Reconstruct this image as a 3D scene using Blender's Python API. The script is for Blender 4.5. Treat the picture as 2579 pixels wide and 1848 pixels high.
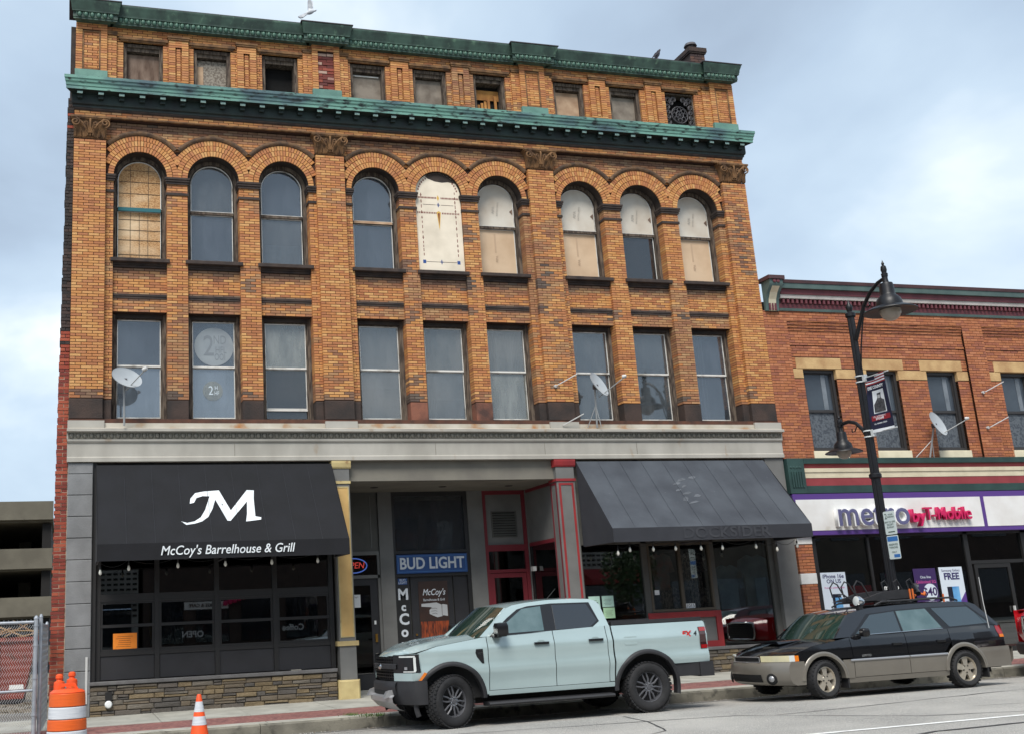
import bpy, math, random
from mathutils import Vector, Matrix
random.seed(11)
R = math.radians
S = bpy.context.scene
COL = S.collection
for o in list(bpy.data.objects):
    bpy.data.objects.remove(o)

# ------------------------------------------------------------------ camera
CAM = Vector((0.02, -21.5, 1.431))
cd = bpy.data.cameras.new('camera')
cam = bpy.data.objects.new('camera', cd)
COL.objects.link(cam)
rt = Vector((0.964901, -0.258602, -0.045726))
up = Vector((-0.018446, -0.240429, 0.970491))
bk = Vector((-0.261965, -0.935585, -0.236760))
cam.matrix_world = Matrix(((rt.x, up.x, bk.x, CAM.x), (rt.y, up.y, bk.y, CAM.y), (rt.z, up.z, bk.z, CAM.z), (0, 0, 0, 1)))
cd.sensor_width = 36
cd.lens = 2749.42 / 2579 * 36
cd.shift_x = (1289.5 - 925) / 2579
cd.shift_y = -(924 - 900) / 2579
cd.clip_end = 3000
S.camera = cam

# ------------------------------------------------------------------ world: overcast sky with breaks
W = bpy.data.worlds.new('World')
S.world = W
W.use_nodes = True
nt = W.node_tree
nt.nodes.clear()
def nd(t, **k):
    n = nt.nodes.new(t)
    for a, b in k.items():
        setattr(n, a, b)
    return n
SUN_EL, SUN_AZ = R(52), R(205)
sky = nd('ShaderNodeTexSky', sky_type='NISHITA', sun_disc=False, sun_elevation=SUN_EL, sun_rotation=SUN_AZ)
sky.air_density = 1.0
sky.dust_density = 1.5
bgs = nd('ShaderNodeBackground')
bgs.inputs[1].default_value = 0.10
tc = nd('ShaderNodeTexCoord')
sep = nd('ShaderNodeSeparateXYZ')
dv = nd('ShaderNodeMath', operation='ADD'); dv.inputs[1].default_value = 0.42
ab = nd('ShaderNodeMath', operation='ABSOLUTE')
dx = nd('ShaderNodeMath', operation='DIVIDE')
dy = nd('ShaderNodeMath', operation='DIVIDE')
cmb = nd('ShaderNodeCombineXYZ')
L = nt.links.new
L(tc.outputs['Generated'], sep.inputs[0])
L(sep.outputs[2], ab.inputs[0]); L(ab.outputs[0], dv.inputs[0])
L(sep.outputs[0], dx.inputs[0]); L(dv.outputs[0], dx.inputs[1])
L(sep.outputs[1], dy.inputs[0]); L(dv.outputs[0], dy.inputs[1])
L(dx.outputs[0], cmb.inputs[0]); L(dy.outputs[0], cmb.inputs[1])
n1 = nd('ShaderNodeTexNoise'); n1.inputs['Scale'].default_value = 2.3; n1.inputs['Detail'].default_value = 6; n1.inputs['Roughness'].default_value = 0.48; n1.inputs['Distortion'].default_value = 0.2
mp = nd('ShaderNodeMapping'); mp.inputs['Location'].default_value = (21.4, 9.1, 0); mp.inputs['Scale'].default_value = (1.0, 1.0, 1)
L(cmb.outputs[0], mp.inputs[0]); L(mp.outputs[0], n1.inputs['Vector'])
cr = nd('ShaderNodeValToRGB')
e = cr.color_ramp.elements
e[0].position = 0.30; e[0].color = (0.38, 0.47, 0.59, 1)
e[1].position = 0.71; e[1].color = (1.05, 1.10, 1.12, 1)
m_ = e.new(0.44); m_.color = (0.48, 0.60, 0.74, 1)
m_ = e.new(0.56); m_.color = (0.58, 0.71, 0.84, 1)
m_ = e.new(0.63); m_.color = (0.74, 0.85, 0.94, 1)
L(n1.outputs['Fac'], cr.inputs[0])
bgc = nd('ShaderNodeBackground'); bgc.inputs[1].default_value = 0.70
L(cr.outputs[0], bgc.inputs[0]); L(sky.outputs[0], bgs.inputs[0])
mx = nd('ShaderNodeMixShader'); mx.inputs[0].default_value = 0.90
ow = nd('ShaderNodeOutputWorld')
L(bgs.outputs[0], mx.inputs[1]); L(bgc.outputs[0], mx.inputs[2]); L(mx.outputs[0], ow.inputs[0])

# ------------------------------------------------------------------ sun (thin cloud: soft)
sd = bpy.data.lights.new('sun', 'SUN')
sd.energy = 2.3
sd.angle = R(24)
sd.color = (1.0, 0.95, 0.88)
sun = bpy.data.objects.new('sun', sd)
COL.objects.link(sun)
# the sun stands behind the camera, a little to its left
sdir = Vector((math.sin(R(-28)) * math.cos(SUN_EL), -math.cos(R(-28)) * math.cos(SUN_EL), math.sin(SUN_EL)))
sun.rotation_euler = sdir.to_track_quat('Z', 'Y').to_euler()
sky.sun_rotation = math.atan2(sdir.x, sdir.y)
V = S.view_settings
V.view_transform = 'Standard'
V.look = 'None'
V.exposure = 0.75
V.gamma = 1
V.use_curve_mapping = False
S.render.engine = 'CYCLES'
S.cycles.max_bounces = 6
S.cycles.diffuse_bounces = 3
S.cycles.glossy_bounces = 3
S.cycles.transparent_max_bounces = 12
S.cycles.use_denoising = True

# ------------------------------------------------------------------ materials
M = {}
def mat(name, col, rough=0.8, col2=None, scale=4.0, metal=0.0, bump=0.0, bscale=40.0, spec=0.5, coat=0.0, emit=0.0, detail=4, vec=None, lo=0.35, hi=0.65, attr=False, col3=None, scale3=1.0, lo3=.55, hi3=.7):
    m = bpy.data.materials.new(name)
    m.use_nodes = True
    t = m.node_tree
    b = t.nodes['Principled BSDF']
    def N(ty, **k):
        n = t.nodes.new(ty)
        for a_, b_ in k.items():
            setattr(n, a_, b_)
        return n
    LK = t.links.new
    b.inputs['Roughness'].default_value = rough
    b.inputs['Metallic'].default_value = metal
    b.inputs['Specular IOR Level'].default_value = spec
    b.inputs['Coat Weight'].default_value = coat
    b.inputs['Coat Roughness'].default_value = 0.04
    c4 = lambda c: (c[0], c[1], c[2], 1)
    src = None
    tcn = N('ShaderNodeTexCoord')
    co = tcn.outputs['Object']
    if vec:
        mpn = N('ShaderNodeMapping'); mpn.inputs['Scale'].default_value = vec
        LK(co, mpn.inputs[0]); co = mpn.outputs[0]
    if attr:
        at = N('ShaderNodeAttribute', attribute_name='Col')
        src = at.outputs['Color']
    if col2 is not None:
        nz = N('ShaderNodeTexNoise'); nz.inputs['Scale'].default_value = scale; nz.inputs['Detail'].default_value = detail
        LK(co, nz.inputs['Vector'])
        rp = N('ShaderNodeValToRGB')
        rp.color_ramp.elements[0].position = lo; rp.color_ramp.elements[1].position = hi
        LK(nz.outputs['Fac'], rp.inputs[0])
        mxn = N('ShaderNodeMix', data_type='RGBA')
        LK(rp.outputs[0], mxn.inputs[0])
        if attr:
            mxn.blend_type = 'MULTIPLY'
            rp.color_ramp.elements[0].color = (0, 0, 0, 1)
            LK(src, mxn.inputs[6]); mxn.inputs[7].default_value = c4(col2)
        else:
            mxn.inputs[6].default_value = c4(col); mxn.inputs[7].default_value = c4(col2)
        src = mxn.outputs[2]
    if col3 is not None:
        nz = N('ShaderNodeTexNoise'); nz.inputs['Scale'].default_value = scale3; nz.inputs['Detail'].default_value = 6
        LK(co, nz.inputs['Vector'])
        rp = N('ShaderNodeValToRGB')
        rp.color_ramp.elements[0].position = lo3; rp.color_ramp.elements[1].position = hi3
        LK(nz.outputs['Fac'], rp.inputs[0])
        mxn = N('ShaderNodeMix', data_type='RGBA')
        LK(rp.outputs[0], mxn.inputs[0])
        if src is None:
            mxn.inputs[6].default_value = c4(col)
        else:
            LK(src, mxn.inputs[6])
        mxn.inputs[7].default_value = c4(col3)
        src = mxn.outputs[2]
    if src is None:
        b.inputs['Base Color'].default_value = c4(col)
    else:
        LK(src, b.inputs['Base Color'])
    if bump:
        nb = N('ShaderNodeTexNoise'); nb.inputs['Scale'].default_value = bscale; nb.inputs['Detail'].default_value = 5
        LK(co, nb.inputs['Vector'])
        bp = N('ShaderNodeBump'); bp.inputs['Strength'].default_value = bump; bp.inputs['Distance'].default_value = 0.02
        LK(nb.outputs['Fac'], bp.inputs['Height']); LK(bp.outputs[0], b.inputs['Normal'])
    if emit:
        b.inputs['Emission Color'].default_value = c4(col); b.inputs['Emission Strength'].default_value = emit
    M[name] = m
    return m
def glassmat(name, tint=(.25, .27, .27), refl=0.10, rough=0.015, gcol=(1, 1, 1)):
    m = bpy.data.materials.new(name); m.use_nodes = True
    t = m.node_tree; t.nodes.clear()
    out = t.nodes.new('ShaderNodeOutputMaterial')
    tr = t.nodes.new('ShaderNodeBsdfTransparent'); tr.inputs[0].default_value = (*tint, 1)
    gl = t.nodes.new('ShaderNodeBsdfGlossy'); gl.inputs['Roughness'].default_value = rough; gl.inputs[0].default_value = (*gcol, 1)
    fr = t.nodes.new('ShaderNodeFresnel'); fr.inputs[0].default_value = 1.5
    ad = t.nodes.new('ShaderNodeMath'); ad.operation = 'ADD'; ad.inputs[1].default_value = refl; ad.use_clamp = True
    mxs = t.nodes.new('ShaderNodeMixShader')
    t.links.new(fr.outputs[0], ad.inputs[0]); t.links.new(ad.outputs[0], mxs.inputs[0])
    t.links.new(tr.outputs[0], mxs.inputs[1]); t.links.new(gl.outputs[0], mxs.inputs[2]); t.links.new(mxs.outputs[0], out.inputs[0])
    M[name] = m
    return m

# ------------------------------------------------------------------ mesh helpers
class MB:
    def __init__(s):
        s.v = []; s.f = []; s.c = []; s.mi = []
    def add(s, vs, fs, col=None, mi=0):
        n = len(s.v)
        s.v += [tuple(p) for p in vs]
        for f in fs:
            s.f.append([i + n for i in f]); s.c.append(col); s.mi.append(mi)
        return s
    def box(s, x0, x1, y0, y1, z0, z1, col=None, mi=0):
        return s.add([(x0, y0, z0), (x1, y0, z0), (x1, y1, z0), (x0, y1, z0), (x0, y0, z1), (x1, y0, z1), (x1, y1, z1), (x0, y1, z1)],
                     [(0, 3, 2, 1), (4, 5, 6, 7), (0, 1, 5, 4), (1, 2, 6, 5), (2, 3, 7, 6), (3, 0, 4, 7)], col, mi)
    def cbox(s, x0, x1, y0, y1, z0, z1, b=.01, col=None):
        # a box whose front (-y) edges are chamfered
        vs = [(x0, y1, z0), (x1, y1, z0), (x1, y1, z1), (x0, y1, z1), (x0, y0 + b, z0), (x1, y0 + b, z0), (x1, y0 + b, z1), (x0, y0 + b, z1),
              (x0 + b, y0, z0 + b), (x1 - b, y0, z0 + b), (x1 - b, y0, z1 - b), (x0 + b, y0, z1 - b)]
        return s.add(vs, [(0, 1, 5, 4), (1, 2, 6, 5), (2, 3, 7, 6), (3, 0, 4, 7), (4, 5, 9, 8), (5, 6, 10, 9), (6, 7, 11, 10), (7, 4, 8, 11), (8, 9, 10, 11), (3, 2, 1, 0)], col)
    def poly(s, pts, col=None, mi=0):
        return s.add(pts, [tuple(range(len(pts)))], col, mi)
    def prism(s, p2, y0, y1, col=None, mi=0):
        # polygon in xz, extruded along y
        n = len(p2)
        vs = [(a, y0, b) for a, b in p2] + [(a, y1, b) for a, b in p2]
        fs = [tuple(range(n)), tuple(range(2 * n - 1, n - 1, -1))] + [(i, i + n, (i + 1) % n + n, (i + 1) % n) for i in range(n)]
        return s.add(vs, fs, col, mi)
    def extr(s, prof, x0, x1, col=None, m0=0.0, m1=0.0):
        # profile (y, z) run along x; m0 / m1 mitre the ends outwards by -y
        n = len(prof)
        vs = [(x0 + m0 * y, y, z) for y, z in prof] + [(x1 - m1 * y, y, z) for y, z in prof]
        fs = [(i, (i + 1) % n, (i + 1) % n + n, i + n) for i in range(n)]
        fs += [tuple(range(n - 1, -1, -1)), tuple(range(n, 2 * n))]
        return s.add(vs, fs, col)
    def tube(s, path, r, n=8, col=None, cap=True, mi=0):
        path = [Vector(p) for p in path]
        rs = r if isinstance(r, (list, tuple)) else [r] * len(path)
        base = len(s.v); prev = None; vs = []; fs = []
        for i, p in enumerate(path):
            d = (path[min(i + 1, len(path) - 1)] - path[max(i - 1, 0)]).normalized()
            if prev is None:
                a = d.orthogonal().normalized()
            else:
                a = prev - d * prev.dot(d)
                a = a.normalized() if a.length > 1e-6 else d.orthogonal().normalized()
            prev = a
            b = d.cross(a)
            for k in range(n):
                t = 2 * math.pi * k / n
                vs.append(p + (a * math.cos(t) + b * math.sin(t)) * rs[i])
        for i in range(len(path) - 1):
            for k in range(n):
                fs.append((i * n + k, i * n + (k + 1) % n, (i + 1) * n + (k + 1) % n, (i + 1) * n + k))
        if cap:
            fs.append(tuple(range(n - 1, -1, -1))); fs.append(tuple(range((len(path) - 1) * n, len(path) * n)))
        return s.add(vs, fs, col, mi)
    def lathe(s, prof, n=24, mtx=None, col=None, mi=0, a0=0, a1=2 * math.pi):
        # profile (r, z) turned about z
        full = abs(a1 - a0 - 2 * math.pi) < 1e-6
        k = n if full else n + 1
        vs = []; fs = []
        for r, z in prof:
            for i in range(k):
                t = a0 + (a1 - a0) * i / n
                p = Vector((r * math.cos(t), r * math.sin(t), z))
                vs.append(mtx @ p if mtx else p)
        for j in range(len(prof) - 1):
            for i in range(n):
                i2 = (i + 1) % k
                fs.append((j * k + i, j * k + i2, (j + 1) * k + i2, (j + 1) * k + i))
        return s.add(vs, fs, col, mi)
    def grid(s, rows, col=None, closed=False, mi=0):
        m = len(rows[0]); vs = [p for r in rows for p in r]; fs = []
        for i in range(len(rows) - 1):
            for j in range(m if closed else m - 1):
                fs.append((i * m + j, i * m + (j + 1) % m, (i + 1) * m + (j + 1) % m, (i + 1) * m + j))
        return s.add(vs, fs, col, mi)
    def xf(s, mtx):
        s.v = [tuple(mtx @ Vector(p)) for p in s.v]
        return s
    def mesh(s, name, mats, smooth=False):
        me = bpy.data.meshes.new(name)
        me.from_pydata(s.v, [], s.f)
        if not isinstance(mats, (list, tuple)):
            mats = [mats]
        for m in mats:
            me.materials.append(M[m] if isinstance(m, str) else m)
        if len(mats) > 1:
            me.polygons.foreach_set('material_index', s.mi)
        if any(c is not None for c in s.c):
            at = me.attributes.new('Col', 'FLOAT_COLOR', 'FACE')
            fl = []
            for c in s.c:
                c = c or (.5, .5, .5)
                fl += [c[0], c[1], c[2], 1.0]
            at.data.foreach_set('color', fl)
        if smooth:
            me.polygons.foreach_set('use_smooth', [True] * len(me.polygons))
            if smooth is not True:
                try:
                    me.set_sharp_from_angle(angle=R(smooth))
                except Exception:
                    pass
        me.update()
        return me
    def build(s, name, mats, parent=None, smooth=False, loc=None, rot=None, fix=False):
        me = s.mesh(name, mats, smooth)
        if fix:
            import bmesh
            bm = bmesh.new(); bm.from_mesh(me)
            bmesh.ops.recalc_face_normals(bm, faces=bm.faces)
            bm.to_mesh(me); bm.free()
        o = bpy.data.objects.new(name, me)
        COL.objects.link(o)
        if loc is not None:
            o.location = loc
        if rot is not None:
            o.rotation_euler = rot
        if parent is not None:
            o.parent = parent
        return o
def inst(name, me, parent=None, loc=(0, 0, 0), rot=(0, 0, 0), scl=(1, 1, 1)):
    o = bpy.data.objects.new(name, me)
    COL.objects.link(o)
    o.location = loc; o.rotation_euler = rot; o.scale = scl
    if parent is not None:
        o.parent = parent
    return o
def tag(o, label=None, cat=None, group=None, kind=None):
    if label: o['label'] = label
    if cat: o['category'] = cat
    if group: o['group'] = group
    if kind: o['kind'] = kind
    return o
def thing(name, label, cat, loc=(0, 0, 0), rot=(0, 0, 0), group=None):
    o = bpy.data.objects.new(name, None)
    COL.objects.link(o)
    o.location = loc; o.rotation_euler = rot
    o.empty_display_size = .2
    return tag(o, label, cat, group)
def bx(name, m, parent, x0, x1, y0, y1, z0, z1):
    return MB().box(x0, x1, y0, y1, z0, z1).build(name, m, parent)
def clone(root, loc, rotz=None, label=None):
    r = root.copy(); COL.objects.link(r); r.location = loc
    if rotz is not None: r.rotation_euler = (0, 0, rotz)
    if label: r['label'] = label
    for ch in list(root.children):
        c = ch.copy(); COL.objects.link(c); c.parent = r
        for g in list(ch.children):
            d = g.copy(); COL.objects.link(d); d.parent = c
    return r
def text(name, body, m, parent, loc, size=.1, rot=(R(90), 0, 0), ext=.002, shear=0.0, sx=1.0, align='CENTER', off=0.0, line=1.0, bold=0.0):
    cu = bpy.data.curves.new(name, 'FONT')
    cu.body = body; cu.size = size; cu.extrude = ext; cu.shear = shear
    cu.align_x = align; cu.align_y = 'CENTER'; cu.space_line = line; cu.offset = bold
    cu.resolution_u = 3
    t = bpy.data.objects.new(name, cu)
    COL.objects.link(t)
    dg = bpy.context.evaluated_depsgraph_get()
    me = bpy.data.meshes.new_from_object(t.evaluated_get(dg))
    bpy.data.objects.remove(t); bpy.data.curves.remove(cu)
    me.materials.clear(); me.materials.append(M[m])
    o = bpy.data.objects.new(name, me)
    COL.objects.link(o)
    o.location = loc; o.rotation_euler = rot; o.scale = (sx, 1, 1)
    if parent is not None: o.parent = parent
    return o
def lerp(a, b, t): return a + (b - a) * t
def interp(pts, x):
    if x <= pts[0][0]: return pts[0][1]
    for (a, b), (c, d) in zip(pts, pts[1:]):
        if x <= c: return lerp(b, d, (x - a) / (c - a) if c > a else 0)
    return pts[-1][1]
def srgb(r, g, b):
    f = lambda c: (c / 255 / 12.92) if c / 255 <= .04045 else ((c / 255 + .055) / 1.055) ** 2.4
    return (f(r), f(g), f(b))
# ------------------------------------------------------------------ palette
mat('asphalt', srgb(174, 171, 165), .92, srgb(142, 140, 136), .55, bump=.9, bscale=110, col3=srgb(200, 196, 188), scale3=70, lo3=.52, hi3=.60, detail=9)
mat('crack_seal', srgb(52, 52, 54), .7, srgb(80, 80, 80), 9)
mat('road_paint', srgb(232, 232, 228), .7, srgb(190, 188, 184), 7, lo=.5, hi=.8)
mat('concrete', srgb(172, 170, 160), .92, srgb(150, 148, 139), 1.7, bump=.25, bscale=90, col3=srgb(128, 125, 117), scale3=5, lo3=.6, hi3=.75)
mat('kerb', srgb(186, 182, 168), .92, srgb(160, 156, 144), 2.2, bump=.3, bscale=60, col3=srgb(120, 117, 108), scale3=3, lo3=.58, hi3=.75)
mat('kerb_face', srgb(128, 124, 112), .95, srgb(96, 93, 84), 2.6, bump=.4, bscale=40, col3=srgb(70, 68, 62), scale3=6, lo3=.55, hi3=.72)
mat('gutter', srgb(118, 115, 110), .95, srgb(90, 88, 84), 3, bump=.4, bscale=70)
mat('paver', srgb(134, 88, 82), .9, srgb(110, 72, 70), 3, bump=.3, bscale=120, col3=srgb(150, 108, 98), scale3=14, lo3=.5, hi3=.65)
mat('dirt', srgb(120, 112, 98), .98, srgb(92, 86, 76), 1.2, bump=.8, bscale=14, col3=srgb(150, 142, 128), scale3=6, lo3=.55, hi3=.65)
mat('grass', srgb(84, 110, 50), .9, srgb(60, 86, 36), 6)
mat('brick_buff', (.4, .4, .4), .78, (.72, .66, .62), 9, bump=.35, bscale=70, attr=True, lo=.45, hi=.85)
mat('mortar_dark', srgb(66, 42, 30), .95, srgb(52, 34, 26), 3)
mat('mortar_orange', srgb(112, 74, 54), .95, srgb(94, 64, 48), 3)
mat('mortar_pale', srgb(186, 168, 146), .95, srgb(150, 132, 112), 3)
mat('interior_dark', srgb(30, 28, 27), .95)
mat('interior_wall', srgb(70, 64, 56), .95, srgb(52, 48, 43), 1.2)

# ------------------------------------------------------------------ ground
GR = .006
KY = -3.62
def zsw(x, y): return GR * x + .012 * y + .01
def zrd(x, y):
    d = KY - y
    return GR * x - .222 + (.04 * d if d < 2.2 else .088 + .012 * (min(d, 8) - 2.2))
def sheet(name, m, xs, ys, zf, kind='structure', thick=0.0):
    b = MB()
    b.grid([[(x, y, zf(x, y)) for x in xs] for y in ys])
    o = b.build(name, m, fix=False)
    return tag(o, kind=kind)
XS = [-400, -60] + [-30 + 3 * i for i in range(24)] + [80, 400]
sheet('road', 'asphalt', XS, [-19.5, -15, -11.8, -9, -7.5, -6, -5, -4.4, KY - .02], lambda x, y: zrd(x, y))
def slab(name, m, x0, x1, y0, y1, dz=0.0, parent=None, drop=.3):
    # a paved strip that follows the footway's slope
    b = MB()
    vs = []
    for zz in (0, 1):
        for x, y in ((x0, y0), (x1, y0), (x1, y1), (x0, y1)):
            vs.append((x, y, zsw(x, y) + dz - (drop if zz == 0 else 0)))
    b.add(vs, [(0, 3, 2, 1), (4, 5, 6, 7), (0, 1, 5, 4), (1, 2, 6, 5), (2, 3, 7, 6), (3, 0, 4, 7)])
    return b.build(name, m, parent)
pav = bpy.data.objects.new('pavement', None); COL.objects.link(pav); tag(pav, kind='structure')
slab('bedding', 'gutter', -40, 60, KY + .14, 2.4, -.012, pav)
# concrete flags along the shop fronts, one slab each, with a tooled joint between them
x = -6.0
rs = random.Random(5)
while x < 27:
    w = 1.52
    slab('flag', 'concrete', x + .006, x + w - .006, -1.94, .35, rs.uniform(-.002, .002), pav)
    x += w
slab('recess_floor', 'concrete', 5.5, 10.3, .35, 2.2, .001, pav)
slab('paver_band', 'paver', -40, 60, -3.22, -1.952, -.006, pav)
x = -6.0
while x < 27:
    slab('edge_slab', 'concrete', x + .005, x + 3.04, KY + .172, -3.232, 0, pav)
    x += 3.05
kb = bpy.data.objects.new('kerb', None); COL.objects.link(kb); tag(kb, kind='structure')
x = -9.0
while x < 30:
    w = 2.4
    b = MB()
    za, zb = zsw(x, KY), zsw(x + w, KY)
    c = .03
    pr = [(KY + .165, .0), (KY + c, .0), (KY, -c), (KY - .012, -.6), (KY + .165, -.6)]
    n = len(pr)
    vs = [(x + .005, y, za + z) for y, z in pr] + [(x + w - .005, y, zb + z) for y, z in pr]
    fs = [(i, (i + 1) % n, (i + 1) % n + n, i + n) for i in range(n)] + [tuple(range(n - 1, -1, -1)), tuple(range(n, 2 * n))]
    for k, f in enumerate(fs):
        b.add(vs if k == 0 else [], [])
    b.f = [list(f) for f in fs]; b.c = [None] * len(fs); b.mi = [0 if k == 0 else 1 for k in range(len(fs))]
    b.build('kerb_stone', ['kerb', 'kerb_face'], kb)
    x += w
b = MB()
xs = [-9 + 1.0 * i for i in range(40)]
b.grid([[(x, y, zrd(x, y) + .004) for x in xs] for y in (KY - .36 , KY - .01)])
tag(b.build('gutter', 'gutter'), kind='structure')
# paint and sealed cracks on the road
def ribbon(name, m, pts, w, dz=.004, wob=0.0, kind='structure', parent=None):
    b = MB(); rows = []
    P = []
    for (xa, ya), (xb, yb) in zip(pts, pts[1:]):
        n = max(2, int(math.hypot(xb - xa, yb - ya) / .35))
        for i in range(n):
            t = i / n
            P.append((lerp(xa, xb, t) , lerp(ya, yb, t) + rs.uniform(-wob, wob)))
    P.append(pts[-1])
    up_ = []; dn = []
    for i, (px, py) in enumerate(P):
        q = P[min(i + 1, len(P) - 1)]; p = P[max(i - 1, 0)]
        d = Vector((q[0] - p[0], q[1] - p[1])).normalized()
        ww = w * (1 + (rs.uniform(-.5, .5) if wob else 0))
        up_.append((px - d.y * ww / 2, py + d.x * ww / 2)); dn.append((px + d.y * ww / 2, py - d.x * ww / 2))
    b.grid([[(x, y, zrd(x, y) + dz) for x, y in dn], [(x, y, zrd(x, y) + dz) for x, y in up_]])
    return tag(b.build(name, m, parent), kind=kind)
ribbon('lane_line', 'road_paint', [(2, -10.05), (40, -9.95)], .11, .0045)
ribbon('sealed_crack', 'crack_seal', [(8.6, -11.05), (9.4, -10.75), (10.8, -10.72), (13, -10.3), (20, -10.4)], .05, .006, .02)
ribbon('sealed_crack', 'crack_seal', [(4, -6.35), (8.3, -7.0), (9.2, -7.2), (10.6, -9.2), (12.4, -9.9), (16, -10.2)], .03, .0055, .03)
ribbon('sealed_crack', 'crack_seal', [(9.6, -7.6), (11.4, -7.35), (14, -6.9), (20, -7.2)], .03, .005, .03)
ribbon('sealed_crack', 'crack_seal', [(2, -4.45), (5, -4.42), (9, -4.5)], .025, .008, .03)
ribbon('sealed_crack', 'crack_seal', [(6.2, -9.2), (7.4, -8.4), (7.9, -7.0), (8.1, -5.9)], .022, .0062, .05)
ribbon('sealed_crack', 'crack_seal', [(12.0, -8.6), (13.2, -8.9), (15.5, -8.6)], .02, .0062, .05)
# grit and litter washed into the gutter
gt = MB()
for k in range(1500):
    px = rs.uniform(-3, 19); py = KY - .02 - abs(rs.gauss(0, .16))
    s_ = rs.uniform(.003, .012); z = zrd(px, py) + .003
    gt.add([(px - s_, py, z), (px + s_, py - s_ * .4, z), (px, py + s_, z), (px, py, z + s_ * 1.3)], [(0, 1, 3), (1, 2, 3), (2, 0, 3)], rs.choice([(.25, .24, .22), (.12, .11, .1), (.45, .43, .4), (.2, .15, .1)]))
tag(gt.build('gutter_grit', 'brick_buff'), 'fine grit and litter washed along the gutter', 'grit', kind='stuff')
# weeds on the kerb in front of the truck
wd = MB()
for k in range(240):
    cx, cy = rs.choice([(4.55, -3.3), (4.75, -3.55), (4.9, -3.62)])
    px, py = rs.gauss(cx, .07), rs.gauss(cy, .05)
    h = rs.uniform(.02, .06); a = rs.uniform(0, 6.28); z = zsw(px, py)
    wd.add([(px, py, z - .01), (px + .012 * math.cos(a), py + .012 * math.sin(a), z - .01), (px + .04 * math.cos(a + 1), py + .04 * math.sin(a + 1), z + h)], [(0, 1, 2)])
tag(wd.build('weeds', 'grass'), 'small green weeds sprouting at the kerb edge', 'weeds', kind='stuff')
# the vacant lot on the left, and land all round
sheet('lot_ground', 'dirt', [-400, -60, -30, -20, -12, -8, -5, -3, -1.5, -.24], [-3.0, -1, 1, 4, 8, 14, 24, 40, 60, 300], lambda x, y: -.06 - .012 * max(0, min(y, 30)) + (0.05 * math.sin(x * 2.1 + y * 1.3) if y > 1 else 0))
sheet('far_ground', 'dirt', [-900, -300, -60, -.3, 60, 300, 900], [-900, -300, -40, 0, 30, 60, 300, 900], lambda x, y: -.75)
sheet('opposite_pavement', 'concrete', XS, [-60, -40, -26, -19.5], lambda x, y: GR * x - .03)
# rubble in the lot
rb = MB()
for k in range(260):
    px, py = rs.uniform(-6, -.4), rs.uniform(-2.2, 9)
    s_ = rs.uniform(.03, .10)
    z = -.06 - .012 * max(0, py)
    a = rs.uniform(0, 3)
    b2 = MB().box(-s_, s_, -s_ * .7, s_ * .7, -.03, s_ * .8)
    b2.xf(Matrix.Translation((px, py, z)) @ Matrix.Rotation(a, 4, 'Z') @ Matrix.Rotation(rs.uniform(-.5, .5), 4, 'X'))
    rb.add(b2.v, b2.f)
tag(rb.build('rubble', 'dirt'), 'loose rubble scattered over the vacant lot', 'rubble', kind='stuff')
# ------------------------------------------------------------------ main building
mat('copper_bright', srgb(104, 150, 136), .65, srgb(68, 92, 100), .9, vec=(1, 1.5, 2.5), lo=.42, hi=.60, bump=.25, bscale=30, col3=srgb(34, 46, 46), scale3=5.5, lo3=.54, hi3=.66, detail=8)
mat('hood_brick', srgb(112, 84, 58), .85, srgb(72, 56, 44), 7, bump=.4, bscale=30)
mat('copper_egg', srgb(78, 112, 97), .55, srgb(70, 104, 90), 6)
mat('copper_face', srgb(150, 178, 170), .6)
mat('copper_pale', srgb(106, 146, 133), .65, srgb(84, 122, 112), 3)
mat('copper_dark', srgb(66, 92, 80), .6, srgb(44, 62, 56), 2.2, vec=(2, 3, 1), col3=srgb(96, 126, 104), scale3=3, lo3=.60, hi3=.74)
mat('copper_black', srgb(30, 48, 44), .6, srgb(16, 24, 24), 3)  # dark patina, with the shade under the cornice also put into the colour
mat('roof_cap', srgb(62, 54, 56), .7, srgb(46, 40, 42), 4)
mat('soot_wood', srgb(58, 48, 42), .85, srgb(40, 34, 32), 5, bump=.3, bscale=40)
mat('old_wood', srgb(104, 92, 80), .9, srgb(58, 48, 42), 4, vec=(6, 6, 1), bump=.4, bscale=30, lo=.4, hi=.6)
mat('brown_stone', srgb(66, 52, 46), .85, srgb(44, 38, 36), 2.4, bump=.4, bscale=30)
mat('red_stone', srgb(132, 84, 66), .85, srgb(74, 52, 46), 2.2, bump=.3, bscale=25, lo=.4, hi=.62)
mat('sill_stone', srgb(66, 54, 48), .85, srgb(44, 37, 35), 5, bump=.3, bscale=30)
mat('terracotta', srgb(132, 97, 62), .85, srgb(82, 59, 40), 7, bump=.4, bscale=30)
mat('putty', srgb(214, 212, 206), .8, srgb(140, 134, 124), 3.5, lo=.5, hi=.75)
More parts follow.
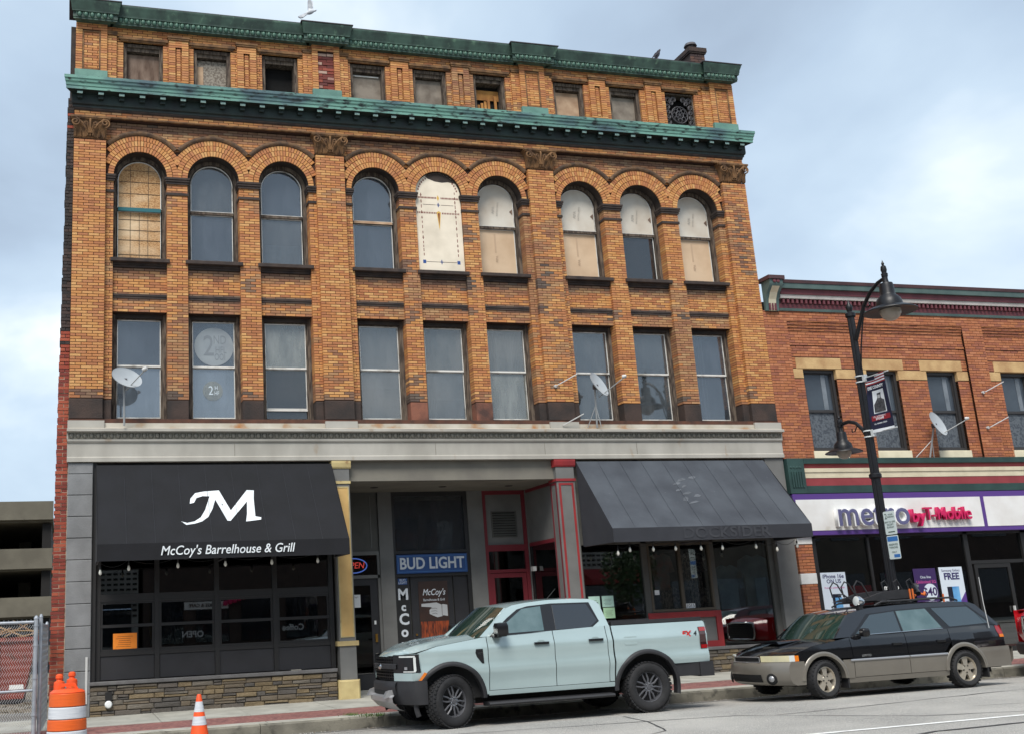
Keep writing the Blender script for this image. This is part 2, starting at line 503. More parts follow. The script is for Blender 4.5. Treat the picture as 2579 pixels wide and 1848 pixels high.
def panemat(name, dirt, amount, refl=.10, rough=.02, sc=(3, 3, .8)):
    # old glass: see-through, with a film of dirt and a reflection
    m = bpy.data.materials.new(name); m.use_nodes = True
    t = m.node_tree; t.nodes.clear(); N = t.nodes.new; LK = t.links.new
    out = N('ShaderNodeOutputMaterial')
    tcn = N('ShaderNodeTexCoord'); mpn = N('ShaderNodeMapping'); mpn.inputs['Scale'].default_value = sc
    LK(tcn.outputs['Object'], mpn.inputs[0])
    nz = N('ShaderNodeTexNoise'); nz.inputs['Scale'].default_value = 1.3; nz.inputs['Detail'].default_value = 7; nz.inputs['Roughness'].default_value = .62
    LK(mpn.outputs[0], nz.inputs['Vector'])
    mr = N('ShaderNodeMapRange'); mr.inputs['From Min'].default_value = .3; mr.inputs['From Max'].default_value = .72; mr.inputs['To Min'].default_value = amount * .45; mr.inputs['To Max'].default_value = min(1, amount * 1.5)
    LK(nz.outputs['Fac'], mr.inputs[0])
    tr = N('ShaderNodeBsdfTransparent'); tr.inputs[0].default_value = (.80, .85, .87, 1)
    df = N('ShaderNodeBsdfDiffuse'); df.inputs[0].default_value = (*srgb(*dirt), 1)
    gl = N('ShaderNodeBsdfGlossy'); gl.inputs['Roughness'].default_value = rough
    m1 = N('ShaderNodeMixShader'); LK(mr.outputs[0], m1.inputs[0]); LK(tr.outputs[0], m1.inputs[1]); LK(df.outputs[0], m1.inputs[2])
    fr = N('ShaderNodeFresnel'); fr.inputs[0].default_value = 1.5
    ad = N('ShaderNodeMath'); ad.operation = 'ADD'; ad.inputs[1].default_value = refl
    LK(fr.outputs[0], ad.inputs[0])
    m2 = N('ShaderNodeMixShader'); LK(ad.outputs[0], m2.inputs[0]); LK(m1.outputs[0], m2.inputs[1]); LK(gl.outputs[0], m2.inputs[2])
    bn = N('ShaderNodeBump'); bn.inputs['Strength'].default_value = .04; bn.inputs['Distance'].default_value = .05
    nb = N('ShaderNodeTexNoise'); nb.inputs['Scale'].default_value = 1.6; nb.inputs['Detail'].default_value = 1; LK(tcn.outputs['Object'], nb.inputs['Vector'])
    LK(nb.outputs['Fac'], bn.inputs['Height']); LK(bn.outputs[0], gl.inputs['Normal'])
    LK(m2.outputs[0], out.inputs[0])
    M[name] = m
panemat('pane_blue', (102, 112, 124), .30, .10); panemat('pane_slate', (112, 119, 124), .36, .09, .03)
panemat('pane_grey', (122, 127, 128), .44, .08, .04); panemat('pane_pale', (146, 151, 148), .55, .07, .05)
panemat('pane_light', (124, 138, 152), .42, .17, .02); panemat('pane_dark', (70, 74, 80), .34, .05)
mat('blind_grey', srgb(150, 152, 150), .9, srgb(128, 130, 128), 3, vec=(1, 1, 3)); mat('blind_dark', srgb(92, 94, 96), .9, srgb(74, 76, 78), 3); mat('blind_beige', srgb(166, 158, 144), .9, srgb(146, 138, 124), 3)
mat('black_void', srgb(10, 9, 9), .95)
mat('osb', srgb(196, 158, 112), .85, srgb(150, 108, 68), 26, vec=(1, 1, 2.2), lo=.42, hi=.6, col3=srgb(214, 190, 156), scale3=1.0, lo3=.45, hi3=.7)
mat('osb_grey', srgb(150, 142, 130), .9, srgb(104, 94, 84), 24, lo=.4, hi=.62)
mat('ply_tan', srgb(188, 160, 132), .9, srgb(150, 118, 92), 3, lo=.4, hi=.7)
mat('ply_brown', srgb(132, 112, 98), .9, srgb(90, 70, 58), 3, vec=(3, 3, .8), lo=.4, hi=.7)
mat('ply_grey', srgb(138, 128, 116), .9, srgb(106, 96, 86), 4, lo=.4, hi=.7)
mat('board_white', srgb(204, 198, 186), .6, srgb(184, 172, 156), 1.6, lo=.4, hi=.7)
mat('board_tan', srgb(206, 180, 150), .6, srgb(186, 158, 128), 1.4, lo=.4, hi=.7)
mat('cream_board', srgb(226, 214, 194), .7, srgb(206, 194, 174), 2.2, lo=.45, hi=.75)
mat('teal_bar', srgb(28, 96, 104), .7)
mat('lead', srgb(86, 74, 62), .8)
mat('print_red', srgb(110, 44, 38), .8); mat('print_blue', srgb(44, 76, 136), .8); mat('print_gold', srgb(206, 166, 84), .8); mat('print_brown', srgb(74, 54, 46), .8)
mat('faint_ink', srgb(174, 168, 158), .8); mat('board_stamp', srgb(182, 156, 130), .8); mat('etch', srgb(146, 154, 158), .35, srgb(130, 138, 144), 2); mat('etch_line', srgb(118, 125, 131), .35); mat('etch_white', srgb(196, 208, 216), .4)
mat('grille_iron', srgb(76, 74, 78), .6)
mat('slat', srgb(196, 140, 74), .9, srgb(150, 100, 52), 4)
mat('paint_grey', srgb(174, 170, 161), .6, srgb(152, 148, 139), 1.4, vec=(1.2, 1, .5), col3=srgb(140, 114, 82), scale3=2.6, lo3=.64, hi3=.78, detail=8)
mat('paint_grey_rust', srgb(186, 180, 168), .7, srgb(160, 150, 132), 2.0, col3=srgb(158, 108, 60), scale3=2.0, lo3=.56, hi3=.68)
mat('egg_grey', srgb(150, 146, 136), .6, srgb(108, 104, 94), 12)
mat('rust_strip', srgb(96, 60, 44), .85, srgb(66, 44, 36), 4)
mat('metal_white', srgb(190, 190, 188), .4)

BLD = thing('commercial_building', 'four storey buff brick commercial block with arched windows and green copper cornices', 'building')

CRS = .0585
BL = .2134
BUFF = [srgb(*c) for c in [(196, 139, 84), (190, 131, 79), (184, 123, 74), (200, 146, 90), (176, 114, 72), (188, 128, 81), (204, 154, 97), (168, 108, 69), (194, 135, 77), (184, 121, 71), (198, 142, 83), (180, 121, 79)]]
NB_ = len(BUFF)
def grime(c, k):
    # soot on the face of a brick: darker and greyer, four steps
    d = (1.0, .74, .50, .30)[k]; g = (0, .15, .35, .6)[k]
    lum = .3 * c[0] + .6 * c[1] + .1 * c[2]
    return tuple((lerp(v, lum, g)) * d for v in c)
PALB = [grime(c, k) for k in range(4) for c in BUFF]
class Bricks:
    def __init__(s, pal): s.b = []; s.pal = pal
    def one(s, x0, x1, y0, y1, z0, z1, ci): s.b.append((x0, x1, y0, y1, z0, z1, ci))
    def emit(s, parent, m, name='brick', nmax=300, stuff='brickwork', key=None, vis=None):
        def size(t):
            c = Vector(((t[0] + t[1]) / 2, t[2], (t[4] + t[5]) / 2))
            d = (c - CAM).length
            full = (t[1] - t[0])
            return -(full * (t[5] - t[4])) / d / d
        order = sorted(s.b, key=size)
        if vis: order = [t for t in order if vis(t)] + [t for t in order if not vis(t)]
        meshes = {}
        for t in order[:nmax]:
            ci = t[6]
            if ci not in meshes:
                meshes[ci] = MB().box(-.5, .5, 0, 1, -.5, .5, s.pal[ci]).mesh(name, m)
            inst(name, meshes[ci], parent, ((t[0] + t[1]) / 2, t[2], (t[4] + t[5]) / 2), (0, 0, 0), (t[1] - t[0], t[3] - t[2], t[5] - t[4]))
        b = MB()
        for t in order[nmax:]:
            b.box(*t[:6], s.pal[t[6]])
        if b.f:
            tag(b.build(stuff, m, parent), kind='stuff')
    def fill(s, x0, x1, z0, z1, y0, y1, pick, inside=None, jy=.0025, crs=CRS, bl=BL, jt=.0115, shift=0):
        r = int(math.floor(z0 / crs + 1e-6)); 
        while r * crs < z1 - .012:
            a, b_ = max(z0, r * crs), min(z1, (r + 1) * crs - jt)
            if b_ - a > .018:
                x = x0 - (bl / 2 if (r + shift) % 2 else 0)
                while x < x1 - .02:
                    xa, xb = max(x0, x), min(x1, x + bl - jt)
                    if x1 - xb < .06: xb = x1; x = x1
                    if xb - xa > .025 and (inside is None or inside((xa + xb) / 2, (a + b_) / 2)):
                        s.one(xa, xb, y0 + random.uniform(-jy, jy), y1, a, b_, pick((xa + xb) / 2, (a + b_) / 2))
                    x += bl
            r += 1

from mathutils import noise
STAINS = [(8.58, 9.74, 0.11), (8.44, 9.88, 0.11), (7.1, 8.96, 0.11), (8.49, 8.61, 0.11), (8.49, 8.01, 0.11), (7.11, 7.8, 0.11), (10.18, 8.65, 0.11), (10.17, 8.03, 0.11), (10.4, 7.83, 0.11), (10.38, 8.98, 0.11), (11.99, 7.99, 0.11), (13.74, 8.1, 0.11), (7.15, 6.46, 0.11), (10.39, 6.34, 0.11), (7.1, 6.01, 0.11), (15.23, 6.24, 0.11), (13.62, 5.99, 0.11), (11.99, 7.97, 0.11), (3.59, 6.02, 0.11), (2.02, 6.0, 0.11), (3.59, 8.37, 0.11), (15.53, 10.49, 0.06), (15.44, 10.27, 0.06), (15.36, 10.07, 0.06), (15.65, 10.29, 0.06), (15.62, 10.0, 0.06), (15.52, 9.83, 0.06), (15.37, 9.79, 0.06), (15.62, 9.64, 0.06), (15.44, 9.46, 0.06), (15.61, 9.36, 0.06), (15.43, 9.21, 0.06), (15.53, 9.08, 0.06), (15.66, 9.14, 0.06), (0.15, 6.03, 0.08), (0.32, 6.03, 0.08), (0.5, 6.03, 0.08), (5.2, 6.03, 0.08), (5.4, 6.03, 0.08), (5.6, 6.03, 0.08)]
def stained(x, z):
    for sx, sz, r in STAINS:
        if abs(x - sx) < r and abs(z - sz) < r * 1.3 and random.random() < .75: return True
    return False
def buff(x, z, soot=0.0):
    n = noise.noise(Vector((x * .55, z * .4, 3.1))) + .4 * noise.noise(Vector((x * 2.3, z * 1.2, 9)))
    f = soot * 2.6 + max(0, n) * 1.3 + random.uniform(-.36, .22)
    if stained(x, z): f += 1.9
    return min(3, max(0, int(round(f)))) * NB_ + random.randrange(NB_)
FB = Bricks(PALB)
core = MB()     # the mortar body behind the bricks

PIL = [(0, .64), (5.09, 5.72), (10.08, 10.71), (15.16, 15.80)]
BAYS = []
for i in range(3):
    a, b = PIL[i][1], PIL[i + 1][0]
    o1 = (a + .165, a + .165 + 1.09)
    w = (b - a - .33 - 3 * 1.09) / 2
    o2 = (o1[1] + w, o1[1] + w + 1.09)
    o3 = (o2[1] + w, o2[1] + w + 1.09)
    BAYS.append((a, b, [o1, o2, o3]))
Y_W, Y_S, Y_F = .11, .20, .36
I = .011
def mass(x0, x1, y0, y1, z0, z1, **k):
    core.box(x0 + I, x1 - I, y0 + I, y1, z0, z1)
    FB.fill(x0, x1, z0, z1, y0, y1, k.get('pick', buff), jy=k.get('jy', .0025))
# main pilasters
for a, b in PIL:
    mass(a, b, 0, .115, 5.945, 11.42)
# jamb strips, piers and spandrels
ZSP, RA = 10.69, .545
def spandrel_pick(x, z):
    s_ = 0
    if z > 8.45: s_ = (z - 8.42) / .34
    if 8.0 < z < 8.16: s_ = .6
    if z < 8.0: s_ = .22
    return buff(x, z, s_)
def pier_pick(x, z):
    # run-off stains below the sills and the caps
    s_ = .05
    for z0 in (8.80, 10.30, 10.55):
        d = z0 - z
        if 0 < d < .9: s_ = max(s_, .34 * (1 - d / .9) * (.6 + .8 * noise.noise(Vector((x * 2.1, z0, 4)))))
    if z < 6.2: s_ = max(s_, .22)
    return buff(x, z, s_)
for a, b, ops in BAYS:
    segs = [(a, ops[0][0]), (ops[0][1], ops[1][0]), (ops[1][1], ops[2][0]), (ops[2][1], b)]
    for (p, q) in segs:
        mass(p, q, Y_W, Y_F + .06, 5.945, 10.55, pick=pier_pick)
    for (p, q) in ops:
        mass(p, q, Y_S, Y_F + .02, 7.77, 8.70, pick=spandrel_pick)
    # the arched wall above the springing
    cx = [(p + q) / 2 for p, q in ops]
    def ins(x, z, cx=cx):
        for c in cx:
            if math.hypot(x - c, z - ZSP) < .93: return False
        if z < ZSP + .35: return False
        return True
    FB.fill(a, b, ZSP, 11.87, Y_W, Y_F, lambda x, z: buff(x, z, .10 + max(0, (z - 11.55) * 2.4)), inside=ins)
    for c in cx:
        h = (cx[1] - cx[0]) / 2
        lo_, hi_ = (a if c == cx[0] else c - h), (b if c == cx[2] else c + h)
        n = 20
        arc = [(c - RA * math.cos(math.pi * i / n), ZSP + RA * math.sin(math.pi * i / n)) for i in range(n + 1)]
        yb = Y_F + .02
        front = []
        for i in range(n):
            t0, t1 = i / n, (i + 1) / n
            P0, P1 = arc[i], arc[i + 1]
            T0 = (lerp(lo_, hi_, t0), 11.87); T1 = (lerp(lo_, hi_, t1), 11.87)
            yw = Y_W + I
            core.add([(P0[0], yw, P0[1]), (P1[0], yw, P1[1]), (T1[0], yw, T1[1]), (T0[0], yw, T0[1])], [(0, 1, 2, 3)])
        for (xa, xb_) in ((lo_, c - RA), (c + RA, hi_)):
            if xb_ - xa > .005:
                pass
        core.add([(lo_, Y_W + I, ZSP), (c - RA, Y_W + I, ZSP), (lo_, Y_W + I, 11.87)], [(0, 1, 2)])
        core.add([(hi_, Y_W + I, ZSP), (hi_, Y_W + I, 11.87), (c + RA, Y_W + I, ZSP)], [(0, 1, 2)])
# frieze above the bays in the plane of the pilasters, and the parapet storey
FB.fill(0, 15.8, 11.93, 12.08, 0, .115, lambda x, z: buff(x, z, .12))
core.box(I, 15.8 - I, I, .115, 11.88, 12.3)
# arch bricks: three rings of rowlocks
AB = []
for a, b, ops in BAYS:
    cx = [(p + q) / 2 for p, q in ops]
    h = (cx[1] - cx[0]) / 2
    for c in cx:
        for ring, (r0, r1, n) in enumerate(((RA, RA + .112, 30), (RA + .126, RA + .236, 36), (RA + .250, RA + .352, 42))):
            for k in range(n):
                t = math.pi * (k + .5) / n
                rm = (r0 + r1) / 2
                x, z = c - rm * math.cos(t), ZSP + rm * math.sin(t)
                lim_l = a if c == cx[0] else c - h
                lim_r = b if c == cx[2] else c + h
                if x < lim_l - (.02 if c != cx[0] else -.03) or x > lim_r + (.02 if c != cx[2] else -.03): continue
                AB.append((c, t, r0, r1, math.pi / n, .018 - .006 * ring))
AB.sort(key=lambda q: abs(q[0]) + .2 * q[2])
amesh = {}
rest = MB()
for k, (c, t, r0, r1, da, proud) in enumerate(AB):
    w0, w1 = r0 * da - .012, r1 * da - .012
    ci = random.randrange(NB_)
    y0 = Y_W - .012 - proud + random.uniform(-.002, .002)
    vs = [(-w0 / 2, 0, 0), (w0 / 2, 0, 0), (w1 / 2, 0, r1 - r0), (-w1 / 2, 0, r1 - r0)]
    vs = vs + [(x, Y_F - .12, z) for x, _, z in vs]
    fs = [(0, 1, 2, 3), (0, 4, 5, 1), (1, 5, 6, 2), (2, 6, 7, 3), (3, 7, 4, 0)]
    ang = t - math.pi / 2
    if k < 300:
        key = (round(r0, 3), ci)
        if key not in amesh:
            amesh[key] = MB().add(vs, fs, PALB[ci]).mesh('arch_brick', 'brick_buff')
        inst('arch_brick', amesh[key], BLD, (c - r0 * math.cos(t), y0, ZSP + r0 * math.sin(t)), (0, ang, 0))
    else:
        mm = Matrix.Translation((c - r0 * math.cos(t), y0, ZSP + r0 * math.sin(t))) @ Matrix.Rotation(ang, 4, 'Y')
        rest.add([mm @ Vector(p) for p in vs], fs, PALB[ci])
if rest.f: tag(rest.build('arch_brickwork', 'brick_buff', BLD), kind='stuff')
# arch soffit lining and hood mould
for a, b, ops in BAYS:
    cx = [(p + q) / 2 for p, q in ops]
    h = (cx[1] - cx[0]) / 2
    for c in cx:
        n = 24
        m_ = MB()
        rows = []
        for i in range(n + 1):
            t = math.pi * i / n
            rows.append([(c - RA * math.cos(t), Y_W, ZSP + RA * math.sin(t)), (c - RA * math.cos(t), Y_F + .05, ZSP + RA * math.sin(t))])
        m_.grid(rows)
        m_.build('arch_soffit', 'soot_wood', BLD, smooth=True)
        r0, r1 = RA + .362, RA + .455
        ta = math.acos(min(1, (h if c != cx[0] else c - a) / r1)); tb = math.acos(min(1, (h if c != cx[2] else b - c) / r1))
        m_ = MB(); rows = []
        prof = [(r0, Y_W), (r0, Y_W - .03), (r0 + .03, Y_W - .055), (r1 - .03, Y_W - .06), (r1, Y_W - .045), (r1, Y_W)]
        for i in range(n + 1):
            t = ta + (math.pi - ta - tb) * i / n
            rows.append([(c - r * math.cos(t), y, ZSP + r * math.sin(t)) for r, y in prof])
        m_.grid(rows)
        m_.build('hood_mould', 'hood_brick', BLD, smooth=40)
# pier capitals, bands, sills, corbels, base stones
for bi, (a, b, ops) in enumerate(BAYS):
    segs = [(a, ops[0][0]), (ops[0][1], ops[1][0]), (ops[1][1], ops[2][0]), (ops[2][1], b)]
    for si, (p, q) in enumerate(segs):
        pl, ql = (p if si == 0 else p - .05), (q if si == 3 else q + .05)
        c = MB()
        c.box(pl + .025 * (si != 0), ql - .025 * (si != 3), Y_W - .03, Y_F, 10.55, 10.60)
        c.box(pl + .01 * (si != 0), ql - .01 * (si != 3), Y_W - .05, Y_F, 10.601, 10.645)
        c.box(pl, ql, Y_W - .065, Y_F, 10.646, 10.69)
        c.build('pier_capital', 'sill_stone', BLD)
        bx('pier_band', 'sill_stone', BLD, p + .001 - .02 * (si != 0), q - .001 + .02 * (si != 3), Y_W - .022, Y_F, 10.305, 10.36)
        red = (bi == 1 and si in (1, 2))
        o = MB().cbox(p, q, Y_W - .02, Y_F + .05, 5.54, 5.94, .012).build('base_stone', 'red_stone' if red else 'brown_stone', BLD)
    for (p, q) in ops:
        MB().cbox(p - .05, q + .05, Y_W - .07, Y_F + .05, 8.80, 8.88, .008).build('sill', 'sill_stone', BLD)
        m_ = MB()
        m_.box(p + .002, q - .002, Y_S - .065, Y_S + .05, 8.755, 8.799)
        m_.box(p + .002, q - .002, Y_S - .04, Y_S + .05, 8.71, 8.754)
        m_.build('sill_corbel', 'sill_stone', BLD)
        m_ = MB()
        m_.box(p + .002, q - .002, Y_S - .03, Y_S + .02, 8.10, 8.145)
        m_.box(p + .002, q - .002, Y_S - .018, Y_S + .02, 8.055, 8.098)
        m_.build('spandrel_ledge', 'sill_stone', BLD)
for (p, q) in PIL:
    MB().cbox(p, q, -.012, .11, 5.545, 5.944, .012).build('base_stone', 'brown_stone', BLD)
bx('sill_strip', 'rust_strip', BLD, 0, 15.8, -.02, .5, 5.462, 5.54)
# capitals of the main pilasters
cap = MB()
w = .64
rows = []
for z, e_, d in ((0, 0, 0), (.02, .012, .012), (.04, 0, .0), (.16, .004, .008), (.30, .018, .03), (.40, .05, .055)):
    rows.append([(-w / 2 - e_, .115, z), (-w / 2 - e_, -d, z), (w / 2 + e_, -d, z), (w / 2 + e_, .115, z)])
cap.grid(rows)
cap.box(-w / 2 - .07, w / 2 + .07, -.085, .115, .40, .425)
cap.box(-w / 2 - .085, w / 2 + .085, -.10, .115, .426, .465)
def spiral(cx, cz, s_, r0, turns=1.6, y=-.09):
    pts = []
    for i in range(26):
        t = i / 25
        r = r0 * (1 - .82 * t)
        a_ = s_ * (math.pi * .5 - turns * 2 * math.pi * t)
        pts.append((cx + s_ * 0 + r * math.cos(a_) , y - .03 * t, cz + r * math.sin(a_)))
    return pts
for s_ in (-1, 1):
    cap.tube(spiral(s_ * .30, .315, -s_, .095), .018, 6)
    cap.tube([(s_ * .05, -.03, .05), (s_ * .08, -.06, .18), (s_ * .16, -.09, .30), (s_ * .28, -.10, .40)], .02, 6)
    cap.tube(spiral(s_ * .09, .30, s_, .05, 1.2, -.07), .013, 6)
    for k, (xx, hh) in enumerate(((.08, .17), (.19, .15), (.29, .18))):
        cap.add([(s_ * xx - .045, -.012, .03), (s_ * xx + .045, -.012, .03), (s_ * xx + .03, -.05, hh), (s_ * xx, -.085, hh + .03), (s_ * xx - .03, -.05, hh)], [(0, 1, 2, 3, 4)])
        cap.tube([(s_ * xx, -.02, .03), (s_ * xx, -.05, hh * .7), (s_ * xx, -.10, hh + .02), (s_ * xx, -.085, hh - .03)], .014, 5)
cap.tube([(0, -.02, .05), (0, -.06, .22), (0, -.10, .36), (0, -.08, .40)], .022, 6)
for k in range(-2, 3):
    cap.tube([(k * .02, -.05, .1), (k * .055, -.09, .30 - abs(k) * .03)], [.016, .008], 5)
for k in range(11):
    cap.lathe([(0, -.014), (.02, 0), (0, .014)], 6, Matrix.Translation((-w / 2 + .03 + k * .058, -.02, .025)))
cm = cap.mesh('capital', 'terracotta', smooth=40)
for p, q in PIL:
    inst('capital', cm, BLD, ((p + q) / 2, 0, 11.42))
# brick frieze mouldings
MB().extr([(.11, 11.885), (-.045, 11.885), (-.05, 11.905), (-.03, 11.928), (.11, 11.928)], 0, 15.8).build('frieze_mould', 'terracotta', BLD)
MB().extr([(.11, 12.035), (-.015, 12.035), (-.035, 12.06), (-.045, 12.085), (.11, 12.085)], -.01, 15.81).build('frieze_mould', 'sill_stone', BLD)
# lower copper cornice
lowp = [(.2, 12.088), (-.05, 12.088), (-.055, 12.13), (-.09, 12.15), (-.10, 12.19), (-.10, 12.36), (-.285, 12.375)]
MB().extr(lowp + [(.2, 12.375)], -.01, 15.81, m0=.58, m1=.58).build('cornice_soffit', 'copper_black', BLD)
MB().extr([(.2, 12.377), (-.285, 12.377), (-.285, 12.44), (-.30, 12.45), (-.305, 12.50), (-.33, 12.53), (-.335, 12.57), (-.355, 12.59), (-.355, 12.65), (-.34, 12.66), (.2, 12.70)], -.01, 15.81, m0=.58, m1=.58).build('cornice_lip', 'copper_bright', BLD, smooth=30)
md = MB()
md.box(-.055, .055, -.235, -.10, 12.30, 12.358)
md.box(-.065, .065, -.25, -.10, 12.359, 12.373)
md.box(-.05, .05, -.17, -.10, 12.24, 12.299)
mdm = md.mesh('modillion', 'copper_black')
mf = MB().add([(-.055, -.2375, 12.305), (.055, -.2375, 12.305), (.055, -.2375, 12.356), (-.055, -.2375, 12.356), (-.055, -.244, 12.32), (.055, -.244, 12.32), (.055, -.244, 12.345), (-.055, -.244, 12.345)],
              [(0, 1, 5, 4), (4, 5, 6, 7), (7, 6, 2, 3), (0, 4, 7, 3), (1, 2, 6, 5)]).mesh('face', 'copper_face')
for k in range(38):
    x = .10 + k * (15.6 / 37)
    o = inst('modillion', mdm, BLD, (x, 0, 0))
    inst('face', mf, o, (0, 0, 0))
# parapet storey
Y_P = .04
PW = [(.98, 1.82), (2.47, 3.28), (3.97, 4.78), (5.98, 6.81), (7.46, 8.28), (8.94, 9.74), (10.96, 11.76), (12.43, 13.26), (13.94, 14.75)]
for i, (p, q) in enumerate(PIL):
    # pilaster with a sunk panel
    broken = (i == 1)
    pk = lambda x, z: buff(x, z, .02)
    FB.fill(p, p + .13, 12.75, 14.06, 0, .11, pk); FB.fill(q - .13, q, 12.75, 14.06, 0, .11, pk)
    FB.fill(p + .13, q - .13, 12.75, 12.99, 0, .11, pk); FB.fill(p + .13, q - .13, 13.90, 14.06, 0, .11, pk)
    core.box(p + I, p + .13 - I, I, .11, 12.6, 14.08); core.box(q - .13 + I, q - I, I, .11, 12.6, 14.08)
    core.box(p + .13 - I, q - .13 + I, I, .11, 12.6, 12.985); core.box(p + .13 - I, q - .13 + I, I, .11, 13.91, 14.08)
    core.box(p + .1, q - .1, .06, .3, 12.6, 14.08)
    if not broken:
        FB.fill(p + .135, q - .135, 12.995, 13.895, .03, .10, pk)
        MB().box(p + .13, p + .165, .012, .05, 13.02, 13.87).box(q - .165, q - .13, .012, .05, 13.02, 13.87).box(p + .13, q - .13, .012, .05, 13.871, 13.90).box(p + .13, q - .13, .012, .05, 12.985, 13.019).build('panel_mould', 'terracotta', BLD)
    bx('base_block', 'copper_pale', BLD, p - .012, q + .012, -.03, .1, 12.64, 12.97)
# patch of bare red brick in the second parapet pier
RB2 = Bricks([srgb(*c) for c in [(132, 58, 44), (112, 50, 42), (150, 74, 58), (178, 150, 134), (96, 46, 42), (160, 120, 108)]])
RB2.fill(5.225, 5.585, 12.995, 13.9, .045, .10, lambda x, z: random.randrange(6), jy=.012, crs=.072)
RB2.emit(BLD, 'brick_buff', nmax=120, name='exposed_brick')
segx = [(.64, .98), (1.82, 2.47), (3.28, 3.97), (4.78, 5.09), (5.72, 5.98), (6.81, 7.46), (8.28, 8.94), (9.74, 10.08), (10.71, 10.96), (11.76, 12.43), (13.26, 13.94), (14.75, 15.16)]
pk = lambda x, z: buff(x, z, .04)
for (p, q) in segx:
    mass(p, q, Y_P + .06, .3, 12.62, 13.76, pick=pk)
    wide = q - p > .5
    if wide:
        c_ = (p + q) / 2
        mass(c_ - .21, c_ - .07, Y_P - .005, Y_P + .06, 12.70, 13.86, pick=pk); mass(c_ + .07, c_ + .21, Y_P - .005, Y_P + .06, 12.70, 13.86, pick=pk)
        mass(c_ - .07, c_ + .07, Y_P - .005, Y_P + .06, 12.70, 12.90, pick=pk); mass(c_ - .07, c_ + .07, Y_P - .005, Y_P + .06, 13.70, 13.86, pick=pk)
        mass(c_ - .04, c_ + .04, Y_P + .02, Y_P + .06, 12.90, 13.70, pick=pk)
        m_ = MB(); m_.box(c_ - .225, c_ + .225, Y_P - .03, .12, 13.861, 13.90); m_.box(c_ - .24, c_ + .24, Y_P - .045, .12, 13.901, 13.94)
        m_.build('pier_capital', 'terracotta', BLD)
    else:
        left = any(abs(p - t[1]) < .01 for t in PIL)
        a_, b_ = (p, p + .2) if left else (q - .2, q)
        mass(a_, b_, Y_P + .01, Y_P + .07, 12.70, 13.86, pick=pk)
        m_ = MB(); m_.box(a_, b_ + .015 * left, Y_P - .02, .12, 13.861, 13.90); m_.box(a_ - .02 * (not left), b_ + .02 * left, Y_P - .03, .12, 13.901, 13.94)
        m_.build('pier_capital', 'terracotta', BLD)
for i in range(3):
    a, b = PIL[i][1], PIL[i + 1][0]
    mass(a, b, Y_P + .06, .3, 13.76, 13.86, pick=pk)
    mass(a, b, Y_P + .035, .3, 13.86, 14.06, pick=pk)
    bx('parapet_sill', 'soot_wood', BLD, a, b, -.03, .3, 12.60, 12.72)
for (p, q) in PW:
    m_ = MB()
    m_.box(p - .10, q + .10, Y_P + .005, .12, 13.80, 13.858)
    m_.box(p - .06, q + .06, Y_P + .03, .12, 13.765, 13.799)
    m_.build('lintel', 'terracotta', BLD)
# top copper cornice: body between the pier blocks, egg moulding below
body = [(.4, 14.06), (-.06, 14.06), (-.06, 14.09), (-.075, 14.10), (-.075, 14.205), (-.12, 14.21), (-.125, 14.25), (-.14, 14.27), (-.15, 14.33), (-.19, 14.395), (-.20, 14.43), (-.20, 14.445), (.4, 14.445)]
TB = [(-.02, .80), (4.93, 5.86), (9.91, 10.87), (14.98, 15.82)]
segs_ = [(TB[i][1], TB[i + 1][0]) for i in range(3)]
for a, b in segs_:
    MB().extr(body, a - .1, b + .1).build('top_cornice', 'copper_dark', BLD, smooth=30)
for i, (a, b) in enumerate(TB):
    pr = [(y - (.10 if y < 0 else 0), z) for y, z in body]
    MB().extr(pr, a + .04, b - .04, m0=.5, m1=.5).build('cornice_block', 'copper_dark', BLD, smooth=30)
MB().box(-.15, 15.95, -.19, .6, 14.446, 14.466).build('roof_edge', 'roof_cap', BLD)
for (a, b) in TB:
    bx('roof_edge', 'roof_cap', BLD, a - .13, b + .13, -.315, -.191, 14.446, 14.4665)
egg = MB().lathe([(0, -.055), (.03, -.045), (.045, 0), (.035, .04), (.0, .055)], 10)
egg.xf(Matrix.Scale(.8, 4, (0, 1, 0)))
egg.add([(-.065, -.01, .055), (-.05, -.02, .055), (-.058, -.03, -.055)], [(0, 1, 2)])
egm = egg.mesh('egg', 'copper_egg', smooth=True)
for a, b in segs_:
    n = int((b - a - .1) / .118)
    for k in range(n):
        inst('egg', egm, BLD, (a + .05 + (k + .5) * (b - a - .1) / n, -.085, 14.155))
for a, b in TB:
    n = int((b - a) / .118)
    for k in range(n):
        inst('egg', egm, BLD, (a + .02 + (k + .5) * (b - a - .04) / n, -.185, 14.155))
# roof slab, side walls and the dark rooms behind the openings
MB().box(0, 15.8, .3, 20, 14.0, 14.42).build('roof', 'roof_cap', BLD)
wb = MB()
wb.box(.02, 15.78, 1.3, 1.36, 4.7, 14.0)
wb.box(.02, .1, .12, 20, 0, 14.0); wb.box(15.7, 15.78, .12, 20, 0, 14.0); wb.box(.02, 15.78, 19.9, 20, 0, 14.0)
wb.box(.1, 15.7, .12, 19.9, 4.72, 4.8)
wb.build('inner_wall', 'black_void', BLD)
core.build('wall', 'mortar_dark', BLD)
FB.emit(BLD, 'brick_buff', vis=lambda t: t[2] < .13 and (t[0] < 5.8 or t[4] < 8.0) and not (t[0] > 15))
